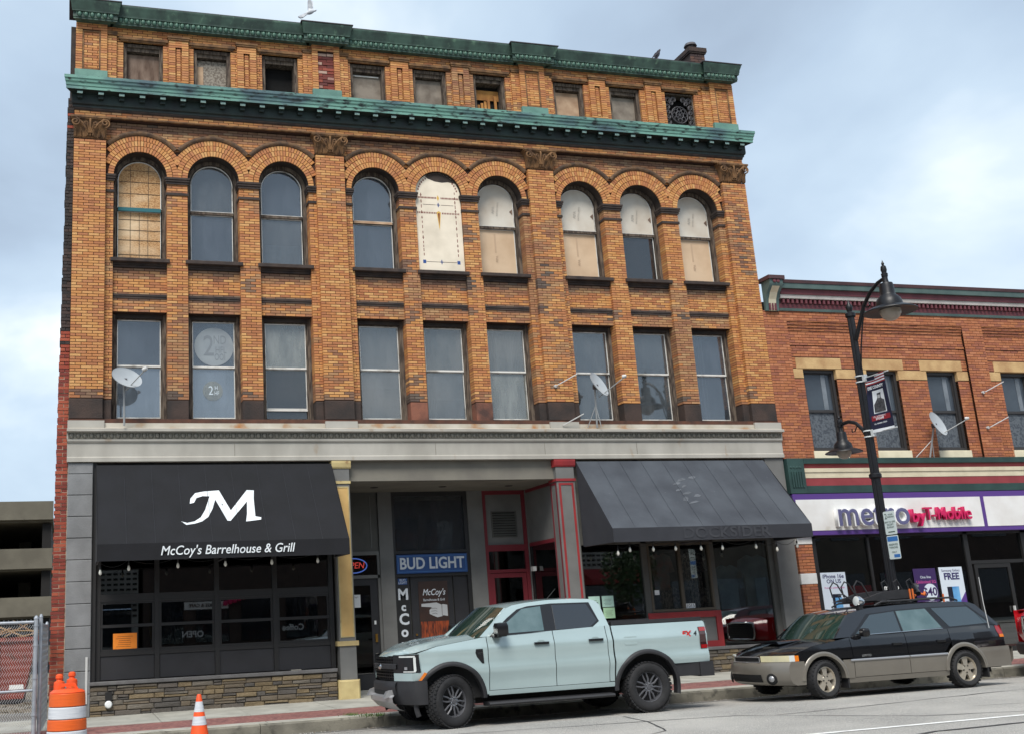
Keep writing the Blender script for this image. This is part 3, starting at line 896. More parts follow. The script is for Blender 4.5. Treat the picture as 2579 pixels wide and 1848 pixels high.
# chimney
cb = MB().box(15.35, 15.75, .9, 2.3, 14.3, 15.50)
cb.box(15.31, 15.79, .86, 2.34, 15.38, 15.42); cb.box(15.29, 15.81, .84, 2.36, 15.421, 15.54)
ch = cb.build('chimney', 'brown_stone', BLD)
CHB = Bricks([srgb(*c) for c in [(88, 62, 54), (74, 54, 50), (98, 70, 58), (66, 50, 48)]])
CHB.fill(15.345, 15.755, 14.46, 15.375, .888, .92, lambda x, z: random.randrange(4), crs=.075)
CHB.emit(ch, 'brick_buff', name='brick', nmax=60)
MB().lathe([(.10, 15.54), (.10, 15.62), (.17, 15.63), (.14, 15.70), (.05, 15.73), (0, 15.73)], 12, Matrix.Translation((15.45, 1.0, 0))).build('chimney_cap', 'grille_iron', ch)
# left party wall: one strip of old red brick, black with soot above
RED = [srgb(*c) for c in [(150, 66, 46), (134, 56, 42), (162, 80, 56), (120, 50, 40)]]
BLK = [srgb(*c) for c in [(50, 42, 40), (40, 34, 34), (62, 48, 44), (34, 30, 30)]]
SB = Bricks(RED + BLK)
def redpick(x, z):
    t = (z - 6.5) / 1.2 + random.uniform(-.5, .5)
    if t > .5: return 4 + random.randrange(4) if random.random() > .06 else random.randrange(4)
    return random.randrange(4)
r = 0
z = .35
while z < 12.3:
    left = lerp(-.27, -.13, z / 12.3) + random.uniform(-.012, .012)
    full = r % 2 == 0
    if not (random.random() < .02):
        if full: SB.one(left, -.008, .10 + random.uniform(-.01, .01), .4, z, z + .056, redpick(0, z))
        else:
            mid = lerp(left, 0, .52)
            SB.one(left, mid - .006, .10 + random.uniform(-.01, .01), .4, z, z + .056, redpick(0, z)); SB.one(mid + .006, -.008, .10 + random.uniform(-.01, .01), .4, z, z + .056, redpick(0, z))
    z += .069; r += 1
z = 12.3
while z < 14.0:
    SB.one(-.10, -.008, .12, .4, z, z + .056, 4 + random.randrange(4)); z += .069
PWALL = MB()
PWALL.prism([(-.26, .0), (.03, .0), (.03, 6.5), (-.19, 6.5)], .112, 20)
PWALL.build('party_wall', 'mortar_pale', BLD)
MB().prism([(-.18, 6.5), (.03, 6.5), (.03, 14.0), (-.10, 14.0), (-.10, 12.35), (-.125, 12.34)], .112, 20).build('party_wall', 'soot_wood', BLD)
SB.emit(BLD, 'brick_buff', name='party_brick', nmax=300, stuff='party_brickwork')
# ------------------------------------------------------------------ windows of the main building
YF = Y_F          # face of the wooden frames
def ring(m_, x0, x1, z0, z1, t, y0, y1, tb=None):
    tb = t if tb is None else tb
    m_.box(x0, x0 + t, y0, y1, z0, z1); m_.box(x1 - t, x1, y0, y1, z0, z1)
    m_.box(x0 + t, x1 - t, y0, y1, z1 - t, z1); m_.box(x0 + t, x1 - t, y0, y1, z0, z0 + tb)
    return m_
def sash_window(x0, x1, z0, z1, zm, up_m, lo_m, dz=0.0):
    f = ring(MB(), x0 + .004, x1 - .004, z0, z1 - .002, .075, YF, YF + .14, .06)
    ring(f, x0 + .079, x1 - .079, z0 + .06, z1 - .077, .03, YF + .04, YF + .14, .03)
    fr = f.build('window', 'old_wood', BLD)
    a, b = x0 + .115, x1 - .115
    t = z1 - .115; bt = z0 + .12 + dz
    bx('pane', up_m, fr, a, b, YF + .07, YF + .076, zm, t)
    bx('pane', lo_m, fr, a, b, YF + .105, YF + .111, bt, zm - .02)
    s_ = MB()
    ring(s_, a - .006, b + .006, zm - .012, t + .006, .016, YF + .055, YF + .069, .036)
    s_.build('sash', 'putty', fr)
    s_ = MB()
    ring(s_, a - .006, b + .006, bt - .02, zm - .013, .014, YF + .09, YF + .104, .02)
    s_.build('sash', 'putty', fr)
    bx('head', 'soot_wood', fr, x0 + .075, x1 - .075, YF - .012, YF + .05, z1 - .085, z1 - .003)
    bx('rail', 'old_wood', fr, a - .02, b + .02, YF + .085, YF + .12, bt - .06, bt - .021)
    return fr
tops = ['pane_blue', 'pane_blue', 'pane_pale', 'pane_slate', 'pane_grey', 'pane_grey', 'pane_slate', 'pane_slate', 'pane_blue']
bots = ['pane_light', 'pane_light', 'pane_dark', 'pane_slate', 'pane_slate', 'pane_pale', 'pane_slate', 'pane_slate', 'pane_blue']
OPS = [o for bay in BAYS for o in bay[2]]
W2 = []
for i, (p, q) in enumerate(OPS):
    W2.append(sash_window(p, q, 5.542, 7.768, 6.70, tops[i], bots[i], .2 if i == 2 else 0))
def blind(fr, x0, x1, z0, z1, m, y=.30, folds=0):
    n = 40
    MB().grid([[(lerp(x0, x1, i / n), YF + y + (.012 * math.sin(i * folds) if folds else .004 * math.sin(i * .3)), z) for i in range(n + 1)] for z in (z0, z1)]).build('blind', m, fr, smooth=True)
for i, spec_ in enumerate([[(0, 1, 5.6, 7.7, 'blind_dark', 0)], [(0, 1, 5.6, 7.7, 'blind_grey', 0)], [(0, 1, 6.72, 7.7, 'blind_grey', 0)], [(0, 1, 6.35, 7.7, 'blind_dark', 0)], [(0, 1, 6.1, 7.7, 'blind_grey', 0), (0, .3, 5.6, 6.1, 'blind_beige', 1.1)],
                           [(0, .3, 5.6, 7.7, 'blind_dark', .9), (.3, .75, 5.6, 7.7, 'blind_grey', 0), (.75, 1, 5.6, 7.7, 'blind_beige', .9)], [(0, 1, 6.72, 7.7, 'blind_dark', 0)], [(0, 1, 6.9, 7.7, 'blind_dark', 0)], [(0, .5, 5.6, 7.7, 'blind_dark', .8)]]):
    p, q = OPS[i]
    for a_, b_, z0, z1, m_, f_ in spec_:
        blind(W2[i], lerp(p + .1, q - .1, a_), lerp(p + .1, q - .1, b_), z0, z1, m_, .25 + .04 * a_, f_)
# the open gap under the third sash
bx('stop', 'putty', W2[2], OPS[2][0] + .1, OPS[2][1] - .1, YF + .06, YF + .09, 5.80, 5.83)
bx('pane', 'pane_dark', W2[2], OPS[2][0] + .1, OPS[2][1] - .1, YF + .11, YF + .115, 5.61, 5.81)
# vinyl discs on the second window
cx = (OPS[1][0] + OPS[1][1]) / 2
d1 = MB().lathe([(0, 0), (.405, 0), (.405, .004), (0, .004)], 40, Matrix.Translation((cx + .01, YF + .066, 7.14)) @ Matrix.Rotation(R(90), 4, 'X')).build('disc', 'etch', W2[1])
text('lettering', '2', 'etch_line', W2[1], (cx - .10, YF + .060, 7.14), .62, ext=.001, sx=.8)
text('lettering', 'ND', 'etch_line', W2[1], (cx + .13, YF + .060, 7.28), .26, ext=.001, sx=.7)
text('lettering', 'HFL', 'etch_line', W2[1], (cx + .15, YF + .060, 7.07), .20, ext=.001, sx=.7)
text('lettering', 'OOI', 'etch_line', W2[1], (cx + .13, YF + .060, 6.92), .20, ext=.001, sx=.6)
MB().lathe([(0, 0), (.205, 0), (.205, .004), (0, .004)], 32, Matrix.Translation((cx - .02, YF + .102, 6.22)) @ Matrix.Rotation(R(90), 4, 'X')).build('disc', 'pane_pale', W2[1])
text('lettering', '2', 'etch_white', W2[1], (cx - .06, YF + .095, 6.22), .26, ext=.001, sx=.8)
text('lettering', 'H', 'etch_white', W2[1], (cx + .05, YF + .095, 6.28), .12, ext=.001, sx=.8)
text('lettering', 'HF', 'etch_white', W2[1], (cx + .06, YF + .095, 6.17), .12, ext=.001, sx=.7)

# arched windows of the third floor
ZA0 = 8.885
def arcpts(cx, r, n=18, a0=0, a1=math.pi, zc=ZSP):
    return [(cx + r * math.cos(a0 + (a1 - a0) * i / n), zc + r * math.sin(a0 + (a1 - a0) * i / n)) for i in range(n + 1)]
def arch_poly(cx, r, z0):
    return [(cx - r, z0), (cx + r, z0)] + arcpts(cx, r)
def arch_frame(m_, cx, ro, ri, z0, y0, y1):
    n = 20
    for s_ in (-1, 1):
        m_.box(min(cx + s_ * ro, cx + s_ * ri), max(cx + s_ * ro, cx + s_ * ri), y0, y1, z0, ZSP)
    m_.box(cx - ri, cx + ri, y0, y1, z0, z0 + .05)
    for i in range(n):
        t0, t1 = math.pi * i / n, math.pi * (i + 1) / n
        P = [(cx + ro * math.cos(t0), ZSP + ro * math.sin(t0)), (cx + ro * math.cos(t1), ZSP + ro * math.sin(t1)), (cx + ri * math.cos(t1), ZSP + ri * math.sin(t1)), (cx + ri * math.cos(t0), ZSP + ri * math.sin(t0))]
        m_.prism(P, y0, y1)
    return m_
def arch_window(i, up_m, lo_m, zm=10.08):
    p, q = OPS[i]; cx = (p + q) / 2
    ro, ri = RA - .003, RA - .075
    fr = arch_frame(MB(), cx, ro, ri, ZA0, YF - .005, YF + .16).build('window', 'old_wood', BLD)
    bx_ = ri - .03
    MB().prism([(cx - bx_, zm), (cx + bx_, zm)] + arcpts(cx, bx_), YF + .07, YF + .078).build('pane', up_m, fr)
    bx('pane', lo_m, fr, cx - bx_, cx + bx_, YF + .105, YF + .112, ZA0 + .10, zm - .02)
    s_ = MB()
    n = 20
    for k in range(n):
        t0, t1 = math.pi * k / n, math.pi * (k + 1) / n
        s_.prism([(cx + r * math.cos(t), ZSP + r * math.sin(t)) for r, t in ((bx_ + .012, t0), (bx_ + .012, t1), (bx_ - .006, t1), (bx_ - .006, t0))], YF + .05, YF + .069)
    for sx_ in (-1, 1):
        s_.box(cx + sx_ * bx_ - .009, cx + sx_ * bx_ + .009, YF + .05, YF + .069, zm, ZSP)
    s_.build('sash', 'putty', fr)
    bx('rail', 'old_wood', fr, cx - bx_ - .02, cx + bx_ + .02, YF + .045, YF + .10, zm - .045, zm + .012)
    bx('rail', 'putty', fr, cx - bx_ - .02, cx + bx_ + .02, YF + .04, YF + .05, zm + .0125, zm + .022)
    s_ = MB()
    ring(s_, cx - bx_ - .006, cx + bx_ + .006, ZA0 + .08, zm - .046, .014, YF + .09, YF + .104, .025)
    s_.build('sash', 'putty', fr)
    return fr, cx, bx_
# 0: chipboard behind a leaded grid with a teal bar
fr, cx, hw = arch_window(0, 'osb', 'osb')
bx('bar', 'teal_bar', fr, cx - hw, cx + hw, YF + .03, YF + .049, 10.02, 10.10)
g = MB()
for k in (-1, 1):
    g.box(cx + k * hw * .42 - .004, cx + k * hw * .42 + .004, YF + .06, YF + .069, 10.10, 11.05)
for z in (10.42, 10.68, 10.94):
    g.box(cx - hw * .98, cx + hw * .98, YF + .062, YF + .068, z, z + .008)
for k in (-.42, 0, .40):
    g.box(cx + k * hw - .004, cx + k * hw + .004, YF + .095, YF + .1045, 9.0, 10.03)
for z in (9.08, 9.40, 9.62, 9.85):
    g.box(cx - hw * .98, cx + hw * .98, YF + .096, YF + .104, z, z + .008)
g.build('leading', 'lead', fr)
aw1, acx, ahw = arch_window(1, 'pane_slate', 'pane_blue'); blind(aw1, acx - ahw, acx + ahw, 10.0, 11.2, 'blind_dark')
aw2, acx, ahw = arch_window(2, 'pane_blue', 'pane_slate'); blind(aw2, acx - ahw, acx + ahw, 9.0, 9.5, 'blind_grey', .3, .7)
fr, cx, hw = arch_window(3, 'pane_blue', 'pane_blue', 10.06)
bx('strip', 'ply_tan', fr, cx - hw, cx + hw, YF + .035, YF + .044, 10.02, 10.075)
# 4: painted cream board set flush in the opening
p, q = OPS[4]; cx = (p + q) / 2; r = RA - .012
fr = MB().prism(arch_poly(cx, r, ZA0 + .005), Y_W + .05, Y_W + .075).build('window', 'cream_board', BLD)
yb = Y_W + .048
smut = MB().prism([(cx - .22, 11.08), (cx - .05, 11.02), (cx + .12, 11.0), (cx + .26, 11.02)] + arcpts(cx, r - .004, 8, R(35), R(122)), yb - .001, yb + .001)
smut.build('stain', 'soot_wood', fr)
mr, mbz, mg, mbw = MB(), MB(), MB(), MB()
rr = random.Random(3)
for sx_ in (-1, 1):
    z = 9.25
    while z < 10.75:
        h = rr.uniform(.05, .09)
        mr.box(cx + sx_ * .40 - .008, cx + sx_ * .40 + .008, yb, yb + .002, z, z + h)
        if rr.random() < .5: mr.box(cx + sx_ * .40 - .022, cx + sx_ * .40 + .022, yb, yb + .002, z + h * .4, z + h * .55)
        z += h + rr.uniform(.02, .07)
    for k in range(7):
        t = R(15 + k * 8)
        xx, zz = cx + sx_ * .47 * math.cos(t), ZSP + .47 * math.sin(t)
        mr.box(xx - .014, xx + .014, yb, yb + .002, zz - .02, zz + .02)
    mbz.box(cx + sx_ * .40 - .035, cx + sx_ * .40 + .035, yb, yb + .002, 9.07, 9.15)
for zz, n in ((10.62, 30), (10.26, 26)):
    for k in range(n):
        xx = cx - .50 + k * 1.0 / n
        if abs(xx - cx) < .05: continue
        mr.box(xx, xx + .022, yb, yb + .002, zz - .02, zz + .02)
mbw.box(cx - .36, cx + .36, yb, yb + .002, 9.105, 9.115); mbw.box(cx - .36, cx - .06, yb, yb + .002, 10.45, 10.46); mbw.box(cx + .06, cx + .36, yb, yb + .002, 10.45, 10.46)
for zz in (9.11, 10.455):
    mbz.box(cx - .01, cx + .01, yb - .001, yb + .002, zz - .05, zz + .05); mbz.box(cx - .035, cx + .035, yb - .001, yb + .002, zz - .01, zz + .01)
mg.prism([(cx - .03, 10.62), (cx, 10.55), (cx + .03, 10.62), (cx, 10.69)], yb - .001, yb + .002)
mg.prism([(cx - .05, 10.28), (cx, 9.85), (cx + .05, 10.28), (cx, 10.31)], yb, yb + .002)
mr.prism([(cx - .022, 10.26), (cx, 9.97), (cx + .022, 10.26)], yb - .002, yb + .001)
for m_, k in ((mr, 'print_red'), (mbz, 'print_blue'), (mg, 'print_gold'), (mbw, 'print_brown')):
    m_.build('motif', k, fr)
# 5, 6, 7, 8: whitened boards, stamped with faint marks
for i, lo_m in ((5, 'board_tan'), (6, 'board_tan'), (7, 'pane_dark'), (8, 'board_tan')):
    fr, cx, hw = arch_window(i, 'board_white', lo_m, 10.10)
    text('stamp', 'APA', 'faint_ink', fr, (cx - .05, YF + .064, 10.52), .10, rot=(R(90), R(-82), 0), ext=.0005)
    text('stamp', 'RATED 24/16', 'faint_ink', fr, (cx + .06, YF + .064, 10.55), .06, rot=(R(90), R(-82), 0), ext=.0005)
    if lo_m == 'board_tan':
        text('stamp', 'APA', 'board_stamp', fr, (cx - .02, YF + .10, 9.35), .09, rot=(R(90), R(-84), 0), ext=.0005)
        bx('stamp', 'board_stamp', fr, cx - .06, cx - .02, YF + .101, YF + .1045, 9.5, 9.95)
    # a broken notch in the board's edge
    MB().prism([(cx + hw - .02, 10.42), (cx + hw - .02, 10.56), (cx + hw - .09, 10.50)], YF + .058, YF + .067).build('notch', 'ply_brown', fr)
# parapet openings
def small_window(i, board=None, bot=12.72):
    p, q = PW[i]
    f = ring(MB(), p + .003, q - .003, 12.70, 13.755, .075 if i != 8 else .03, .16, .42)
    if i != 8: f.box(p + .075, q - .075, .20, .42, 13.60, 13.68)
    fr = f.build('window', 'old_wood', BLD)
    if board:
        o = bx('board', board, fr, p + .075, q - .075, .30, .315, 12.70, 13.58)
    bx('void', 'black_void', fr, p + .07, q - .07, .43, .44, 12.70, 13.70)
    return fr
small_window(0, 'ply_brown')
f1 = small_window(1, 'osb_grey'); bx('board', 'ply_tan', f1, PW[1][0] + .075, PW[1][0] + .23, .285, .299, 12.7, 13.42)
small_window(2)
f3 = small_window(3, 'ply_grey'); bx('rod', 'putty', f3, PW[3][0] + .1, PW[3][1] - .12, .27, .29, 13.52, 13.545)
small_window(4, 'ply_grey')
f5 = small_window(5)
bx('board', 'slat', f5, PW[5][0] + .08, PW[5][1] - .08, .38, .39, 13.25, 13.5)
for k in range(6):
    if k != 4:
        x = PW[5][0] + .16 + k * .085
        bx('slat', 'slat', f5, x, x + .06, .33, .35, 12.72, 13.10 + .05 * k)
small_window(6, 'ply_tan'); small_window(7, 'ply_grey')
f8 = small_window(8)
p, q = PW[8]; cx, cz = (p + q) / 2, 13.2
def loop(cx, cz, r, a0=0, a1=2 * math.pi, n=18, y=.18):
    return [(cx + r * math.cos(a0 + (a1 - a0) * i / n), y, cz + r * math.sin(a0 + (a1 - a0) * i / n)) for i in range(n + 1)]
g = MB()
for r in (.22, .10):
    g.tube(loop(cx, cz, r), .012, 5)
for k in range(8):
    t = k * math.pi / 4
    g.tube(loop(cx + .145 * math.cos(t), cz + .145 * math.sin(t), .05, n=10), .007, 4)
    g.tube([(cx, .18, cz), (cx + .09 * math.cos(t), .18, cz + .09 * math.sin(t))], .007, 4)
for sx_ in (-1, 1):
    for sz in (-1, 1):
        for (ox, oz, r) in ((.28, .38, .085), (.31, .20, .075), (.13, .40, .075), (.30, .06, .06), (.20, .30, .06)):
            g.tube([(cx + sx_ * (ox + r * (1 - .7 * k / 16) * math.cos(6 * math.pi * k / 16 * .6)), .18, cz + sz * (oz + r * (1 - .7 * k / 16) * math.sin(6 * math.pi * k / 16 * .6))) for k in range(17)], .011, 4)
g.build('grille', 'grille_iron', f8)
# ------------------------------------------------------------------ ground floor of the main building
mat('shop_grey', srgb(112, 112, 110), .8, srgb(100, 100, 98), 2.0, bump=.15, bscale=60)
mat('block_grey', srgb(130, 131, 132), .85, srgb(114, 115, 116), 2.6, bump=.3, bscale=45)
mat('shop_grey_dark', srgb(88, 88, 84), .8, srgb(78, 78, 75), 2.0)
mat('soffit_grey', srgb(120, 116, 106), .85, srgb(108, 104, 96), 2.0)
mat('panel_black', srgb(37, 37, 41), .6, srgb(31, 31, 34), 3, bump=.2, bscale=180)
mat('frame_black', srgb(29, 28, 28), .5)
mat('column_yellow', srgb(206, 170, 108), .65, srgb(192, 156, 96), 3)
mat('column_cream', srgb(198, 180, 128), .7, srgb(170, 150, 104), 3, col3=srgb(130, 92, 56), scale3=5, lo3=.66, hi3=.78)
mat('shop_red', srgb(152, 42, 44), .65, srgb(132, 36, 40), 3)
mat('shop_red_dark', srgb(112, 30, 40), .6)
mat('stone_cap', srgb(104, 103, 103), .85, srgb(90, 88, 88), 5, bump=.4, bscale=50)
mat('ledgestone', (.4, .4, .4), .9, (.55, .52, .48), 7, bump=.7, bscale=26, attr=True, lo=.4, hi=.8)
mat('stone_joint', srgb(50, 47, 44), .95)
mat('awning_black', srgb(22, 23, 28), .92, srgb(17, 18, 22), 2.2, bump=.12, bscale=14, col3=srgb(120, 122, 126), scale3=26, lo3=.76, hi3=.80)
mat('awning_grey', srgb(74, 79, 86), .92, srgb(58, 62, 69), 1.3, bump=.12, bscale=14, col3=srgb(140, 145, 150), scale3=24, lo3=.73, hi3=.79)
mat('awning_grey_dark', srgb(50, 52, 58), .85, srgb(44, 46, 52), 2)
mat('ghost', srgb(98, 102, 108), .85, srgb(78, 82, 88), 7); mat('ghost_dark', srgb(62, 64, 69), .85, srgb(48, 50, 56), 6)
mat('white_print', srgb(226, 232, 234), .7, srgb(206, 212, 216), 5)
mat('orange_paper', srgb(240, 140, 44), .8, srgb(232, 128, 38), 3)
mat('ink', srgb(54, 40, 30), .8)
mat('paper_white', srgb(224, 226, 226), .8); mat('paper_green', srgb(178, 216, 176), .8); mat('paper_mint', srgb(176, 210, 196), .8)
mat('neon_red', srgb(190, 60, 50), .4, emit=.35); mat('neon_blue', srgb(80, 110, 190), .4, emit=.3)
mat('led_white', srgb(200, 226, 255), .4, emit=2.2)
mat('bud_blue', srgb(34, 72, 128), .4); mat('bud_line', srgb(60, 112, 172), .4); mat('bud_text', srgb(206, 212, 218), .5)
mat('poster_brown', srgb(44, 30, 26), .5, srgb(60, 38, 28), 3); mat('poster_fire', srgb(150, 66, 28), .5, srgb(60, 26, 18), 6, vec=(4, 1, .8), lo=.4, hi=.62)
mat('poster_grey', srgb(176, 178, 180), .6); mat('cup_blue', srgb(70, 112, 164), .5)
mat('brass', srgb(170, 130, 60), .35, metal=.9)
mat('bulb', srgb(224, 222, 210), .2); mat('wire', srgb(22, 22, 22), .6)
mat('brown_frame', srgb(78, 70, 58), .6)
mat('cloth_plaid', srgb(176, 160, 148), .9, srgb(90, 80, 84), 12, vec=(2, 1, 1), lo=.45, hi=.55); mat('cloth_red', srgb(186, 110, 92), .9, srgb(150, 130, 118), 6); mat('cloth_blue', srgb(160, 194, 210), .9, srgb(112, 142, 164), 3)
mat('plant_leaf', srgb(60, 84, 50), .7, srgb(40, 60, 34), 5)
glassmat('shop_glass', (.62, .64, .63), .09)
glassmat('shop_glass_dim', (.16, .17, .18), .10)
glassmat('door_glass', (.22, .23, .24), .05)

# --- storefront entablature
MB().extr([(.12, 4.70), (-.05, 4.70), (-.05, 4.775), (-.035, 4.785), (-.025, 4.80), (-.025, 5.06), (-.05, 5.075), (-.065, 5.10), (-.065, 5.135), (-.05, 5.14), (.12, 5.14)], -.02, 15.82).build('shop_frieze', 'paint_grey', BLD)
MB().extr([(.12, 5.141), (-.06, 5.141), (-.06, 5.255), (-.12, 5.27), (-.16, 5.275), (-.16, 5.325), (-.14, 5.335), (.12, 5.335)], -.03, 15.83).build('shop_cornice', 'paint_grey', BLD)
MB().extr([(.12, 5.336), (-.135, 5.336), (-.03, 5.37), (-.02, 5.46), (.12, 5.46)], 0, 15.8).build('shop_flashing', 'paint_grey_rust', BLD)
for (p, q) in PIL:
    bx('pedestal', 'paint_grey', BLD, p - .02, q + .03, -.075, .05, 5.35, 5.50)
for x in (3.2, 7.42, 12.1, 9.9):
    bx('seam', 'kerb_face', BLD, x, x + .008, -.0275, -.02, 4.80, 5.05)
eg = MB().lathe([(0, -.05), (.028, -.038), (.04, 0), (.032, .034), (0, .05)], 10).xf(Matrix.Scale(.7, 4, (0, 1, 0)))
eg.add([(.052, -.01, .05), (.072, -.01, .05), (.062, -.028, -.05)], [(0, 1, 2)])
egm2 = eg.mesh('bead', 'egg_grey', smooth=True)
bx('bead_field', 'kerb_face', BLD, 0, 15.8, -.064, -.0605, 5.145, 5.252)
for k in range(126):
    inst('bead', egm2, BLD, (.06 + k * .1248, -.07, 5.198))
# --- left pilaster of painted blocks and the right one
z = .02
k = 0
while z < 4.66:
    h = min(.405, 4.69 - z)
    MB().cbox(random.uniform(0, .01), .47, random.uniform(-.006, .006) - .012, .35, z, z + h - .008, .01).build('block', 'block_grey', BLD)
    z += h
bx('pier_core', 'shop_grey_dark', BLD, .01, .46, 0.01, .34, 0, 4.7)
MB().box(15.32, 15.80, 0, .5, 0, 4.7).build('block', 'shop_grey', BLD)
bx('stripe', 'shop_red', BLD, 15.318, 15.802, -.004, .2, .74, .90)
bx('metal_guard', 'metal_white', BLD, .38, .42, -.03, -.012, .25, 1.08)
# --- stone veneer bases, stone by stone
STN = [srgb(*c) for c in [(122, 110, 94), (110, 101, 90), (98, 93, 88), (134, 118, 92), (106, 99, 92), (120, 113, 103), (92, 88, 84), (138, 122, 96), (114, 103, 88)]]
def veneer(x0, x1, z1, yb, parent, seed):
    rr = random.Random(seed)
    base = bx('stone_base', 'stone_joint', parent, x0, x1, yb + .035, yb + .25, -.1, z1)
    meshes = {}
    zl = [-.06]
    while zl[-1] < z1 - .03:
        zl.append(min(z1, zl[-1] + rr.choice([.06, .07, .085, .095, .11])))
    if z1 - zl[-2] < .04: zl.pop(-2)
    for a, b in zip(zl, zl[1:]):
        x = x0
        while x < x1 - .02:
            w = rr.uniform(.14, .46) * (1.1 if b - a > .07 else .9)
            w = min(w, x1 - x)
            if x1 - (x + w) < .08: w = x1 - x
            parts = [(a, b)] if b - a < .085 or rr.random() < .6 else [(a, (a + b) / 2), ((a + b) / 2, b)]
            for (p, q) in parts:
                ci = rr.randrange(len(STN)); v = rr.randrange(3)
                if (ci, v) not in meshes:
                    m_ = MB(); r2 = random.Random(ci * 7 + v)
                    j = lambda s_: r2.uniform(-s_, s_)
                    bv = .07
                    vs = [(-.5, 1, -.5), (.5, 1, -.5), (.5, 1, .5), (-.5, 1, .5)]
                    vs += [(-.5, .35, -.5), (.5, .35, -.5), (.5, .35, .5), (-.5, .35, .5)]
                    vs += [(-.5 + bv * .5 + abs(j(.02)), j(.2), -.5 + .12 + abs(j(.06))), (.5 - bv * .5 - abs(j(.02)), j(.2), -.5 + .12 + abs(j(.06))), (.5 - bv * .5 - abs(j(.03)), j(.2), .5 - .12 - abs(j(.06))), (-.5 + bv * .5 + abs(j(.03)), j(.2), .5 - .12 - abs(j(.06)))]
                    m_.add(vs, [(0, 1, 5, 4), (1, 2, 6, 5), (2, 3, 7, 6), (3, 0, 4, 7), (4, 5, 9, 8), (5, 6, 10, 9), (6, 7, 11, 10), (7, 4, 8, 11), (8, 9, 10, 11)], STN[ci])
                    meshes[(ci, v)] = m_.mesh('stone', 'ledgestone')
                inst('stone', meshes[(ci, v)], base, ((x + x + w) / 2, yb + rr.uniform(-.012, .012), (p + q) / 2), (0, 0, 0), (w - .008, .05, q - p - .007))
            x += w
    MB().cbox(x0 - .01, x1 + .01, yb - .03, yb + .25, z1 + .002, z1 + .07, .012).build('stone_cap', 'stone_cap', parent)
    return base
veneer(.47, 5.13, .555, -.02, BLD, 21)
veneer(10.62, 15.30, .555, -.02, BLD, 22)
# --- left shop front: black panels and gridded glass
YG = .12
b = MB()
LX = [.60, 1.69, 2.83, 3.97, 5.10]
for i, x in enumerate(LX):
    b.box(x - .045, x + .045, YG, YG + .10, .63, 4.69)
for i in range(4):
    for (z0, z1) in ((1.07, 1.15), (1.585, 1.64), (2.06, 2.20), (4.5, 4.69)):
        b.box(LX[i] + .045, LX[i + 1] - .045, YG + .012, YG + .09, z0, z1)
    ring(b, LX[i] + .046, LX[i + 1] - .046, 1.151, 2.059, .04, YG + .03, YG + .08)
SHF = b.build('shop_window', 'frame_black', BLD)
for i in range(4):
    MB().cbox(LX[i] + .046, LX[i + 1] - .046, YG + .03, YG + .08, .64, 1.068, .004).build('panel', 'panel_black', SHF)
    for (z0, z1) in ((1.152, 1.583), (1.642, 2.058), (2.202, 4.48)):
        bx('pane', 'shop_glass_dim', SHF, LX[i] + .047, LX[i + 1] - .047, YG + .055, YG + .060, z0, z1)
bx('jamb', 'frame_black', BLD, .472, .552, .05, .3, .56, 4.69)
# room behind it
rm = MB()
rm.box(.48, 5.2, 5.0, 5.05, 0, 4.7); rm.box(.48, 5.5, .25, 5.0, .3, .4); rm.box(.48, 5.5, .25, 5.0, 3.9, 3.95)
rm.build('room', 'interior_wall', BLD)
sh_ = MB()
sh_.box(5.45, 5.53, .5, 5.0, 0, 4.7)
sh_.build('room_wall', 'shop_grey_dark', BLD)
# --- columns
def column(x0, x1, main, trim, pan, base=None, cap_z=4.69):
    c = MB()
    c.box(x0, x1, -.03, .33, .0, cap_z)
    o = c.build('column', main, BLD)
    t = MB()
    t.extr([(.34, 4.53), (-.045, 4.53), (-.06, 4.56), (-.075, 4.64), (-.075, 4.685), (.34, 4.685)], x0 - .035, x1 + .035)
    t.box(x0 - .02, x1 + .02, -.05, .34, 4.22, 4.275)
    t.build('capital', trim, o)
    return o
c1 = column(5.20, 5.53, 'shop_grey', 'column_cream', 'column_yellow')
bx('panel', 'column_yellow', c1, 5.245, 5.485, -.036, -.028, 1.22, 4.14)
m_ = ring(MB(), 5.225, 5.505, 1.20, 4.16, .022, -.045, -.029); m_.build('trim', 'column_cream', c1)
bx('band', 'column_cream', c1, 5.15, 5.58, -.06, .36, 1.04, 1.13)
MB().cbox(5.14, 5.57, -.09, .37, -.05, .40, .03).build('plinth', 'column_cream', c1)
c2 = column(10.11, 10.53, 'shop_grey', 'shop_red', None)
m_ = ring(MB(), 10.15, 10.49, .5, 4.18, .045, -.040, -.029); m_.build('trim', 'shop_red', c2)
m_ = MB(); m_.box(10.104, 10.1105, .0, .05, .5, 4.2); m_.box(10.104, 10.1105, .26, .31, .5, 4.2); m_.box(10.104, 10.1105, .05, .26, 4.15, 4.2); m_.build('trim', 'shop_red_dark', c2)
MB().cbox(10.07, 10.58, -.08, .37, -.05, .45, .02).build('plinth', 'shop_grey_dark', c2)
